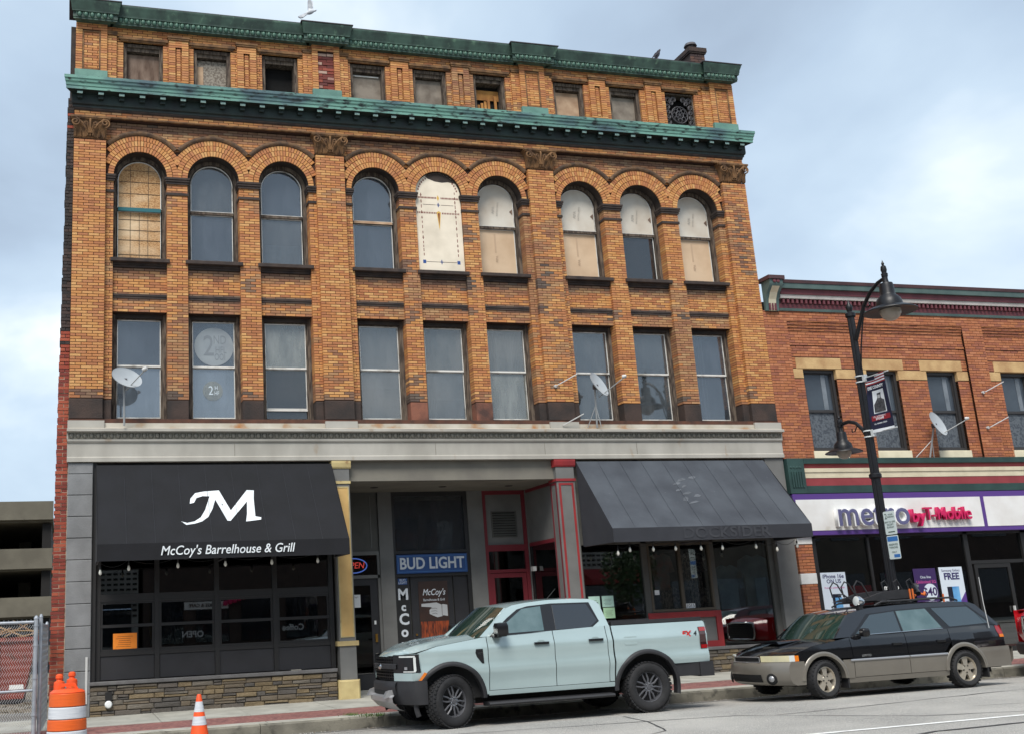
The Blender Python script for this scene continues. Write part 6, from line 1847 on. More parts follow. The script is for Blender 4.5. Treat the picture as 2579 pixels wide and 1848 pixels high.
o3_ = [o for o in bpy.data.objects if o.name == 'opposite_building.002'][0]
bx('upper_wall', 'opp_white', o3_, 2.2, 5.6, .0, .3, 3.5, 4.9)
MB().extr([(.3, 3.5), (1.5, 3.0), (1.5, 2.75), (.3, 2.75)], 2.4, 5.4).build('awning', 'shop_red', o3_)
for r_ in range(5):
    for k in range(12):
        bx('vent_slot', 'black_void', o3_, 2.3 + k * .27, 2.48 + k * .27, .301, .31, 3.65 + r_ * .22, 3.75 + r_ * .22)
for r_ in range(9):
    for k in range(9):
        bx('vent_slot', 'black_void', ow_, 22.6 + k * .27, 22.78 + k * .27, .051, .06, 2.2 + r_ * .22, 2.29 + r_ * .22)
# a street tree across the road
mat('bark', srgb(84, 70, 58), .95, srgb(64, 54, 46), 6); mat('leaf', srgb(58, 82, 44), .7, srgb(40, 60, 30), 2)
TR = thing('street_tree', 'small leafy street tree across the road, mirrored in the glass', 'tree', (24.2, -23.0, -.1))
MB().tube([(0, 0, -.1), (.03, 0, 1.2), (0, .05, 2.4), (.1, 0, 3.4)], [.11, .09, .07, .04], 8).build('trunk', 'bark', TR)
b = MB(); rr = random.Random(2)
for k in range(1600):
    a, bb, r_ = rr.uniform(0, 6.28), rr.uniform(-1, 1), 1.25 * rr.random() ** .4
    c = Vector((r_ * math.cos(a) * math.sqrt(1 - bb * bb), r_ * math.sin(a) * math.sqrt(1 - bb * bb), 3.3 + 1.2 * r_ * bb))
    d1_ = Vector((rr.uniform(-1, 1), rr.uniform(-1, 1), rr.uniform(-1, 1))).normalized() * .09; d2_ = d1_.orthogonal().normalized() * .06
    b.add([c - d1_, c + d2_, c + d1_, c - d2_], [(0, 1, 2, 3)])
tag(b.build('crown', 'leaf', TR), kind='stuff')
# ------------------------------------------------------------------ vehicles
mat('paint_mint', srgb(164, 182, 183), .24, srgb(160, 178, 179), 2, metal=.12, coat=.9, spec=.5); mat('paint_black', srgb(18, 18, 21), .15, coat=1.0, spec=.5); mat('paint_tan', srgb(122, 117, 108), .33, srgb(114, 109, 101), 2, metal=.25, coat=.5)
mat('paint_red', srgb(170, 20, 30), .25, coat=1.0); mat('paint_maroon', srgb(84, 22, 38), .25, coat=1.0)
mat('plastic', srgb(40, 40, 43), .6, srgb(34, 34, 37), 8, bump=.1, bscale=120); mat('plastic_gloss', srgb(22, 22, 25), .3); mat('well', srgb(14, 14, 15), .9)
mat('tyre', srgb(36, 36, 38), .8, srgb(28, 28, 30), 10, bump=.3, bscale=50); mat('rim_dark', srgb(96, 97, 102), .38, metal=.4); mat('rim_silver', srgb(196, 188, 174), .32, metal=.7); mat('hub_dark', srgb(20, 20, 22), .6)
mat('car_glass', srgb(44, 56, 62), .04, spec=.9, coat=.6); mat('car_glass_dark', srgb(18, 22, 28), .04, spec=.9, coat=.6); mat('car_glass_green', srgb(34, 52, 46), .04, spec=.8, coat=.6); mat('car_glass_clear', srgb(86, 106, 108), .05, srgb(66, 88, 90), 3, spec=.8, coat=.5)
mat('lamp_clear', srgb(206, 210, 208), .1, spec=.8, coat=.8); mat('lamp_yellowed', srgb(206, 198, 160), .15, srgb(180, 176, 150), 3, coat=.6); mat('lamp_amber', srgb(214, 116, 28), .2, coat=.6); mat('lamp_red', srgb(150, 20, 24), .15, coat=.8); mat('lamp_smoke', srgb(52, 20, 22), .15, coat=.8); mat('chrome', srgb(206, 208, 210), .12, metal=1.0); mat('silver_trim', srgb(168, 168, 170), .35, metal=.6); mat('strap_orange', srgb(206, 104, 44), .8); mat('badge_red', srgb(190, 36, 36), .4); mat('shut_line', srgb(8, 8, 9), .8); mat('seat', srgb(30, 28, 28), .9)

def arch(x, cs, zc, r):
    best = -1
    for c in cs:
        d = abs(x - c)
        if d < r: best = max(best, zc + math.sqrt(r * r - d * d))
    return best
def xsamples(x0, x1, cs, r, n):
    xs = [lerp(x0, x1, i / n) for i in range(n + 1)]
    for c in cs:
        for k in range(25):
            t = c - r * math.cos(math.pi * k / 24)
            if x0 < t < x1: xs.append(t)
    xs = sorted(set(round(x, 4) for x in xs))
    return xs
def side_panel(parent, name, m, x0, x1, zb, zt, hw, s_, cs=(), zc=0, r=0, n=14, nz=16, lip=.02):
    xs = xsamples(x0, x1, cs, r, n) if cs else [lerp(x0, x1, i / n) for i in range(n + 1)]
    cols = []
    for x in xs:
        b = max(zb(x), arch(x, cs, zc, r)) if cs else zb(x)
        t = max(zt(x), b + .002)
        col = []
        for j in range(nz + 1):
            z = lerp(b, t, j / nz)
            col.append((x, s_ * hw(x, z), z))
        y0 = col[0][1]; y1 = col[-1][1]
        col = [(x, y0 - s_ * lip, col[0][2] + .004)] + col + [(x, y1 - s_ * lip, col[-1][2] + .002)]
        cols.append(col)
    # returns at both ends
    e0 = [(p[0] + .002, p[1] - s_ * lip, p[2]) for p in cols[0]]; e1 = [(p[0] - .002, p[1] - s_ * lip, p[2]) for p in cols[-1]]
    return MB().grid([e0] + cols + [e1]).build(name, m, parent, smooth=45, fix=True)
def wheel(t, x, y, z, Rr, w, rimr, style, s_, steer=0, mt='rim_dark'):
    # the wheel's axle lies along y; s_ = -1 faces the street
    def prof(pts): return pts
    tyre = MB()
    h = w / 2
    P = [(rimr - .01, -h * .75), (rimr + .012, -h * .95), (lerp(rimr, Rr, .5), -h * 1.04), (Rr - .045, -h), (Rr - .015, -h + .02), (Rr - .004, -h + .045), (Rr - .004, h - .045), (Rr - .015, h - .02), (Rr - .045, h), (lerp(rimr, Rr, .5), h * 1.04), (rimr + .012, h * .95), (rimr - .01, h * .75)]
    tyre.lathe(P, 44)
    nb = 40 if style == 'truck' else 30
    for k in range(nb):
        a = 2 * math.pi * k / nb
        for u, sh_ in ((-h + .03, 0), (-.025, .5), (.025, 0), (h - .03, .5)):
            aa = a + sh_ * 2 * math.pi / nb
            bw = .021 if style == 'truck' else .016
            q = MB().box(Rr - .012, Rr + (.006 if style == 'truck' else -.001), -bw, bw, u - .022, u + .022)
            q.xf(Matrix.Rotation(aa, 4, 'Z')); tyre.add(q.v, q.f)
    rot = Matrix.Rotation(steer, 4, 'Z') @ Matrix.Rotation(R(90), 4, 'X')
    # lathe axis z -> -y after the turn; outer face at +z if s_<0
    T = rot if s_ < 0 else Matrix.Rotation(steer, 4, 'Z') @ Matrix.Rotation(R(-90), 4, 'X')
    tyre.xf(T)
    o = tyre.build('wheel', 'tyre', t, smooth=40, loc=(x, y, z))
    rim = MB()
    f_ = h * .62
    rim.lathe([(rimr + .004, f_ + .012), (rimr - .012, f_ + .016), (rimr - .022, f_ - .01), (rimr - .03, f_ - .06), (rimr - .03, -h * .8)], 40)
    if style == 'truck':
        for k in range(6):
            a = 2 * math.pi * k / 6 + .26
            for d in (-1, 1):
                pts = [(.05, 0), (.055, d * .022), (.115, d * .03), (rimr - .012, d * .085)]
                path = [Matrix.Rotation(a, 4, 'Z') @ Vector((px, py, f_ - .012 + (.012 if i == 2 else 0))) for i, (px, py) in enumerate(pts)]
                rim.tube(path, [.012, .015, .014, .012], 6)
        rim.lathe([(.075, f_ - .03), (.07, f_ - .005), (.035, f_), (.03, f_ + .008), (0, f_ + .008)], 20)
    else:
        for k in range(5):
            a = 2 * math.pi * k / 5 + .3
            pts = [(.045, -.05), (.10, -.042), (rimr - .018, -.062), (rimr - .01, 0), (rimr - .018, .062), (.10, .042), (.045, .05)]
            n_ = len(pts)
            vs = [Matrix.Rotation(a, 4, 'Z') @ Vector((px, py, f_ - .012 + (.01 if px < .12 else 0))) for px, py in pts] + [Matrix.Rotation(a, 4, 'Z') @ Vector((px, py, f_ - .05)) for px, py in pts]
            rim.add(vs, [tuple(range(n_)), ] + [(i, i + n_, (i + 1) % n_ + n_, (i + 1) % n_) for i in range(n_)])
        rim.lathe([(.07, f_ - .012), (.06, f_ + .002), (.03, f_ + .004), (0, f_ + .004)], 20)
    rim.xf(T); rim.build('rim', mt, o, smooth=40)
    hb = MB().lathe([(rimr - .02, f_ - .065), (0, f_ - .065)], 32)
    hb.xf(T); hb.build('brake', 'hub_dark', o)
    nt_ = MB()
    for k in range(6 if style == 'truck' else 5):
        a = 2 * math.pi * k / (6 if style == 'truck' else 5) + (.26 if style == 'truck' else .93)
        rr_ = .058 if style == 'truck' else .055
        nt_.lathe([(.010, f_ - .02), (.010, f_ + .012), (0, f_ + .014)], 6, Matrix.Translation((rr_ * math.cos(a), rr_ * math.sin(a), 0)))
    nt_.xf(T); nt_.build('lug_nuts', 'chrome' if style == 'truck' else 'hub_dark', o)
    return o
def flare(t, m, xc, zc, r0, r1, hw, s_, a0=-10, a1=190, name='wheel_arch', proud=.03):
    rows = []
    n = 28
    for i in range(n + 1):
        a = R(lerp(a0, a1, i / n))
        row = []
        for r, off in ((r0, -.10), (r0, proud * .6), (r0 + (r1 - r0) * .35, proud), (r0 + (r1 - r0) * .8, proud * .75), (r1, .003)):
            x, z = xc + r * math.cos(a), zc + r * math.sin(a)
            row.append((x, s_ * (hw(x, max(z, .4)) + off), z))
        rows.append(row)
    return MB().grid(rows).build(name, m, t, smooth=50, fix=True)
def panel_on(parent, name, m, pts, yfun, s_, th=.006, nsub=1):
    # a flat-ish pane following the greenhouse side
    tri = tessellate_polygon([[Vector((a, c, 0)) for a, c in pts]])
    n = len(pts)
    b = MB().add([(a, s_ * (yfun(a, c) + th), c) for a, c in pts], [tuple(k) for k in tri])
    b.add([(a, s_ * (yfun(a, c) + th), c) for a, c in pts] + [(a, s_ * (yfun(a, c) - .01), c) for a, c in pts], [(i, (i + 1) % n, (i + 1) % n + n, i + n) for i in range(n)])
    return b.build(name, m, parent, fix=True)

# ================================================================== pickup
def pickup(label, loc, paint, steer=0.0, full=True):
    t = thing('pickup_truck', label, 'pickup truck', loc, (0, -GR, 0))
    WB, RZ, RT = 3.24, .375, .378
    cs = (0, WB); RA_ = .52
    def plan(x):
        return interp([(-.80, .62), (-.72, .80), (-.60, .915), (-.45, .965), (-.2, 1), (3.9, 1), (4.2, .985), (4.38, .955)], x)
    def hw(x, z):
        b = interp([(.36, .86), (.44, .885), (.52, .898), (.62, .912), (.72, .938), (.785, .957), (.83, .948), (.92, .930), (1.02, .934), (1.085, .946), (1.13, .938), (1.22, .908), (1.34, .88), (1.42, .86)], z)
        # scalloped door sculpting
        if .55 < x < 2.7 and .5 < z < 1.0: b -= .012 * math.sin(math.pi * (z - .5) / .5) * math.sin(math.pi * (x - .55) / 2.15) * 1.3
        # fender bulges
        for c in cs:
            d = abs(x - c)
            if d < .85: b += .018 * math.cos(d / .85 * math.pi / 2) * max(0, 1 - abs(z - .95) / .5)
        return b * plan(x)
    belt = lambda x: interp([(-.66, 1.0), (-.60, 1.04), (-.45, 1.10), (-.2, 1.17), (.2, 1.22), (.61, 1.27), (1.6, 1.30), (2.66, 1.335), (2.70, 1.33), (4.4, 1.325)], x)
    rock = lambda x: .43
    for s_ in (-1, 1):
        side_panel(t, 'fender', paint, -.66, .60, lambda x: 1.076 if x < -.475 else (.72 if x < -.35 else .44), belt, hw, s_, (0,), RZ, RA_, 16)
        d1 = side_panel(t, 'door', paint, .612, 1.695, lambda x: .495, belt, hw, s_, n=14)
        d2 = side_panel(t, 'door', paint, 1.707, 2.585, lambda x: .495, belt, hw, s_, n=12)
        side_panel(t, 'cab_corner', paint, 2.597, 2.675, lambda x: .50, belt, hw, s_, n=3)
        side_panel(t, 'sill', paint, .60, 2.675, lambda x: .42, lambda x: .488, hw, s_, n=8, nz=2)
        side_panel(t, 'bed_side', paint, 2.70, 4.36, lambda x: .46 if x < WB else .70, lambda x: 1.325, hw, s_, (WB,), RZ, RA_ + .02, 16)
        for c in cs:
            flare(t, 'plastic', c, RZ, .505, .572, hw, s_, -14 if c else 2, 182 if c else 200)
        for (xa, d) in ((1.36, d1), (2.27, d2)):
            y = hw(xa + .1, 1.13)
            MB().cbox(xa, xa + .24, -.03, 0, 1.115, 1.15, .008).xf(Matrix.Translation((0, s_ * (y + .012) + (0.0 if s_ < 0 else 0), 0)) @ Matrix.Scale(-s_, 4, (0, 1, 0))).build('handle', 'plastic_gloss', d, fix=True)
            b = MB().lathe([(0, 0), (.07, 0)], 16).xf(Matrix.Translation((xa + .12, s_ * (y + .003), 1.14)) @ Matrix.Rotation(R(90), 4, 'X') @ Matrix.Scale(.55, 4, (0, 1, 0)))
            b.build('handle_cup', 'shut_line' if False else paint, d)
        # running board, side vent, mirror
        MB().extr([(.70, .27), (.96, .275), (.98, .30), (.96, .325), (.70, .34)], .56, 2.62).xf(Matrix.Scale(s_, 4, (0, 1, 0))).build('running_board', 'plastic', t, fix=True)
        panel_on(t, 'side_vent', 'plastic_gloss', [(.41, 1.10), (.52, 1.10), (.53, .89), (.50, .89), (.42, .99), (.40, 1.05)], hw, s_, .006)
        b = MB()
        b.lathe([(0, -.11), (.07, -.105), (.10, -.06), (.10, .05), (.085, .09), (0, .10)], 4, Matrix.Rotation(R(45), 4, 'Z'))
        b.xf(Matrix.Translation((.80, s_ * 1.04, 1.37)) @ Matrix.Scale(1.15, 4, (0, 1, 0)) @ Matrix.Scale(1.25, 4, (1, 0, 0)))
        b.box(.70, .82, min(s_ * .88, s_ * 1.0), max(s_ * .88, s_ * 1.0), 1.25, 1.31)
        b.build('mirror', 'plastic_gloss', t, smooth=60, fix=True)
        # tail light
        b = MB(); rows = []
        for z in (.90, 1.0, 1.12, 1.235):
            rows.append([(4.21 - .0 * z, s_ * (hw(4.2, z) + .006), z), (4.33, s_ * (hw(4.33, z) + .008), z), (4.375, s_ * (hw(4.36, z) - .02), z), (4.38, s_ * .70, z)])
        tl = b.grid(rows).build('tail_light', 'lamp_smoke', t, fix=True)
        for (za, zb) in ((.905, .96), (1.17, 1.23)):
            MB().grid([[(4.225, s_ * (hw(4.22, z) + .010), z), (4.335, s_ * (hw(4.33, z) + .012), z), (4.379, s_ * (hw(4.36, z) - .018), z)] for z in (za, zb)]).build('lens', 'lamp_red', tl)
        # headlight: lamp body with a C of light
        hx = lambda y: -.80 + .26 * (abs(y) / .93) ** 2.6
        def hp(u, z): # u: 0 inner .. 1 outer wrap
            y = lerp(.50, .885, min(1, u / .75))
            x = hx(y) if u < .75 else lerp(hx(.885), -.44, (u - .75) / .25)
            yy = y if u < .75 else max(.885, hw(x, z))
            return (x - .012, s_ * (yy + .004), z)
        b = MB(); us = [0, .15, .3, .45, .6, .75, .85, .95]
        b.grid([[hp(u, z) for u in us] for z in (.815, .90, 1.0, 1.075)])
        hl = b.build('headlight', 'plastic_gloss', t, smooth=40, fix=True)
        def off(p, d): return (p[0] - d, p[1] + s_ * d, p[2])
        MB().grid([[off(hp(u, z), .006) for u in us[2:7]] for z in (1.035, 1.058)]).build('lens', 'lamp_clear', hl)
        MB().grid([[off(hp(u, z), .006) for u in (.80, .87)] for z in (.84, .95, 1.034)]).build('lens', 'lamp_clear', hl)
        MB().grid([[off(hp(u, z), .006) for u in us[3:7]] for z in (.824, .839)]).build('lens', 'lamp_clear', hl)
        MB().grid([[off(hp(u, z), .008) for u in (.50, .60)] for z in (.86, .90)]).build('lens', 'silver_trim', hl)
        # body-coloured bumper cheek and black lower corner
        b = MB()
        b.grid([[(hx(y) - .02, s_ * y, z) for y in (.52, .62, .72, .82, .89)] + [(-.60, s_ * .925, z), (-.50, s_ * hw(-.5, z), z), (-.40, s_ * (hw(-.4, z)), z)] for z in (.70, .75, .812)])
        b.build('bumper_cheek', paint, t, smooth=40, fix=True)
        b = MB()
        b.grid([[(hx(y) - .035 + dx_, s_ * (y - .0), z) for y in (.40, .55, .70, .82, .90)] + [(-.55 + dx_, s_ * .935, z), (-.44, s_ * .945, z), (-.38, s_ * .94, z)] for z, dx_ in ((.36, .05), (.45, .01), (.60, 0), (.698, .01))])
        b.build('bumper_corner', 'plastic', t, smooth=40, fix=True)
        panel_on(t, 'side_marker', 'lamp_amber', [(-.50, .70), (-.46, .70), (-.38, .80), (-.42, .815)], lambda x, z: hw(x, z) + .022, s_, .006)
    # hood
    rows = []
    for i in range(15):
        x = lerp(-.80, .42, i / 14)
        row = []
        for j in range(-8, 9):
            v = j / 8
            y = v * (hw(x, 1.2) - .012)
            xx = x + (.26 * abs(v) ** 2.6 * (1 - i / 14))
            zc = interp([(-.80, 1.035), (-.74, 1.085), (-.5, 1.165), (-.1, 1.235), (.42, 1.285)], x)
            ze = belt(max(xx, -.6)) + .004
            bul = .028 * math.exp(-((abs(v) - .62) / .12) ** 2) * min(1, i / 4)
            z = lerp(zc, min(zc, ze), abs(v) ** 5) + .012 * (1 - v * v) + bul * (1 if abs(v) < .95 else 0)
            row.append((xx, y, z))
        rows.append(row)
    MB().grid(rows).build('hood', paint, t, smooth=60, fix=True)
    # front: grille, bar, badge, lower grille, skid plate
    hx = lambda y: -.80 + .26 * (abs(y) / .93) ** 2.6
    def fgrid(name, m, y0, y1, zs, dx_, par=t, sm=40):
        return MB().grid([[(hx(y) + d, y, z) for y in [lerp(y0, y1, k / 10) for k in range(11)]] for z, d in [(z, dx_(z) if callable(dx_) else dx_) for z in zs]]).build(name, m, par, smooth=sm)
    gr = fgrid('grille', 'well', -.56, .56, (.70, 1.06), .03)
    for k in range(7):
        z = .745 + k * .045
        if .87 < z < .93: continue
        fgrid('grille_bar', 'plastic_gloss', -.55, .55, (z, z + .014), -.005, gr)
    for k in range(13):
        y = -.52 + k * .0867
        MB().box(hx(y) - .002, hx(y) + .02, y - .006, y + .006, .72, 1.05).build('grille_rib', 'plastic_gloss', gr)
    MB().grid([[(hx(y) - d, y, z) for y in [lerp(-.60, .60, k / 12) for k in range(13)]] for z, d in ((.86, .0), (.875, .03), (.935, .03), (.95, .0))]).build('grille_band', 'plastic', gr, smooth=40)
    MB().lathe([(0, .02), (.07, .015), (.09, 0)], 20, Matrix.Translation((hx(0) - .03, 0, .905)) @ Matrix.Rotation(R(-90), 4, 'Y') @ Matrix.Scale(.5, 4, (1, 0, 0))).build('emblem', 'chrome', gr, smooth=True)
    MB().grid([[(hx(y) - d, y, z) for y in [lerp(-.60, .60, k / 12) for k in range(13)]] for z, d in ((.695, .02), (.66, .055), (.60, .06), (.55, .05), (.48, .03))]).build('front_bumper', 'plastic', t, smooth=40)
    fgrid('air_intake', 'well', -.50, .50, (.485, .56), -.055)
    sk = [(-.98 + .0, 0)]
    MB().grid([[(hx(y * .8) - d, y, z) for y in [lerp(-.62, .62, k / 10) for k in range(11)]] for z, d in ((.50, .05), (.47, .085), (.40, .08), (.30, -.02), (.27, -.10))]).build('skid_plate', 'silver_trim', t, smooth=40)
    for s_ in (-1, 1):
        MB().prism([(-.93, .46), (-.80, .47), (-.72, .57), (-.80, .575), (-.88, .55)], s_ * .46 - .05, s_ * .46 + .05).build('skid_horn', 'silver_trim', t)
    # greenhouse
    ST = [(.50, 1.27, 1.02, 1.665), (.72, 1.275, 1.16, 1.715), (1.15, 1.29, 1.40, 1.745), (1.66, 1.30, 1.74, 1.768), (2.1, 1.315, 2.15, 1.772), (2.45, 1.325, 2.48, 1.755), (2.60, 1.33, 2.58, 1.72), (2.675, 1.335, 2.63, 1.66)]
    def gy(x, z):
        return lerp(.905, .635, (z - 1.26) / .52)
    for s_ in (-1, 1):
        rows = []
        for xb, zb, xr, zr in ST:
            rows.append([(lerp(xb, xr, k / 6), s_ * gy(0, lerp(zb, zr, k / 6)), lerp(zb, zr, k / 6)) for k in range(7)])
        MB().grid(rows).build('cab_side', paint, t, smooth=50, fix=True)
        bp_ = [(.66, 1.265), (.78, 1.36), (1.02, 1.53), (1.22, 1.65), (1.40, 1.69), (1.80, 1.715), (2.46, 1.705), (2.535, 1.41), (2.36, 1.305), (1.7, 1.295)]
        panel_on(t, 'window_surround', 'plastic_gloss', bp_, gy, s_, .003)
        panel_on(t, 'side_window', 'car_glass_clear', [(.80, 1.30), (.86, 1.38), (1.30, 1.655), (1.62, 1.682), (1.57, 1.315)], gy, s_, .008)
        panel_on(t, 'side_window', 'car_glass_dark', [(1.82, 1.69), (2.40, 1.682), (2.50, 1.42), (2.34, 1.322), (1.77, 1.315)], gy, s_, .008)
    rows = []
    for xb, zb, xr, zr in ST:
        w_ = gy(0, zr)
        rows.append([(xr + (-.10 if xr < 1.05 else (-.04 if xr < 1.2 else 0)) * (1 - (k / 5) ** 2), k / 5 * w_, zr + .028 * (1 - abs(k / 5) ** 2.5)) for k in range(-5, 6)])
    MB().grid(rows).build('roof', paint, t, smooth=60, fix=True)
    # windscreen and rear window
    def scr(u, v):   # u across -1..1, v 0 bottom 1 top
        y = u * lerp(.80, .66, v)
        x = lerp(.36 + .22 * u * u, 1.00 - .08 * (1 - u * u) + .04 * u * u, v); z = lerp(1.262 - .01 * u * u, 1.685 + .03 * (1 - u * u), v) + .02 * math.sin(math.pi * v)
        return (x - .012, y, z)
    MB().grid([[scr(lerp(-1, 1, i / 12), j / 6) for i in range(13)] for j in range(7)]).build('windscreen', 'car_glass_green', t, smooth=True, fix=True)
    for s_ in (-1, 1):
        MB().grid([[scr(s_ * 1.0, j / 6), (lerp(.52, 1.04, j / 6), s_ * (gy(0, lerp(1.27, 1.67, j / 6)) + .002), lerp(1.27, 1.67, j / 6))] for j in range(7)]).build('pillar', paint, t, fix=True)
    m_ = MB().box(.93, 1.0, -.10, .10, 1.585, 1.65); m_.build('rear_mirror', 'plastic_gloss', t)
    MB().grid([[(2.675 + .0 * z, y, 1.335) for z in (0,) for y in (-.80, 0, .80)], [(2.64, y * .8, 1.70) for y in (-.80, 0, .80)]]).build('rear_window', 'car_glass_dark', t)
    # bed cover, tailgate, rear bumper
    MB().box(2.73, 4.30, -.80, .80, 1.335, 1.365).box(2.72, 4.31, -.86, -.80, 1.335, 1.39).box(2.72, 4.31, .80, .86, 1.335, 1.39).build('bed_cover', 'plastic', t)
    MB().grid([[(4.36 + d, y, z) for y in (-.86, -.4, 0, .4, .86)] for z, d in ((.70, 0), (.95, .02), (1.30, .02), (1.335, -.03))]).build('tailgate', paint, t, smooth=40, fix=True)
    MB().extr([(-.93, .48), (.93, .48), (.93, .70), (-.93, .70)], 4.16, 4.40).build('rear_bumper', 'plastic', t)
    MB().box(4.40, 4.44, -.86, .86, .55, .685).box(3.74, 4.158, -.915, -.84, .50, .698).box(3.74, 4.158, .84, .915, .50, .698).build('bumper_step', 'plastic', t)
    # dark inner shell, chassis
    MB().prism([(-.58, .40), (2.66, .40), (2.66, 1.26), (.55, 1.20), (.2, 1.12), (-.2, 1.03), (-.5, .93)], -.80, .80).prism([(2.70, .52), (4.33, .52), (4.33, 1.33), (2.70, 1.33)], -.80, .80).box(-.45, 3.5, -.60, .60, .30, .45).build('inner_shell', 'well', t)
    MB().tube([(0, -.7, .36), (0, .7, .36)], .06, 8).tube([(WB, -.7, .36), (WB, .7, .36)], .07, 8).build('axle', 'well', t)
    MB().tube([(2.05, 0, 1.79), (2.22, 0, 1.95)], .006, 5).build('antenna', 'wire', t)
    for s_ in (-1, 1):
        wheel(t, 0, s_ * .815, RZ, RT, .255, .235, 'truck', s_, steer)
        wheel(t, WB, s_ * .815, RZ, RT, .255, .235, 'truck', s_)
        if full:
            text('badge', 'FX', 'badge_red', t, (3.97, s_ * (hw(4.0, 1.14) + .005), 1.135), .12, rot=(R(90), 0, 0 if s_ < 0 else R(180)), ext=.003, shear=.2, sx=1.1, bold=.004)
            text('badge', '4', 'plastic_gloss', t, (4.13, s_ * (hw(4.1, 1.14) + .005), 1.135), .12, rot=(R(90), 0, 0 if s_ < 0 else R(180)), ext=.003, shear=.2)
            text('badge', 'XLT', 'chrome', t, (.47, s_ * (hw(.47, 1.03) + .012), 1.035), .045, rot=(R(90), 0, 0 if s_ < 0 else R(180)), ext=.002, shear=.3)
            panel_on(t, 'fuel_door', paint, [(2.90, 1.02), (3.07, 1.02), (3.09, 1.04), (3.09, 1.15), (3.07, 1.17), (2.90, 1.17), (2.88, 1.15), (2.88, 1.04)], hw, s_, .005) if s_ < 0 else None
    return t
TX, TY = 5.55, -4.62
pickup('pale mint crew cab pickup with black trim parked at the kerb', (TX, TY, zrd(TX, TY - .9) + .004), 'paint_mint', R(20))

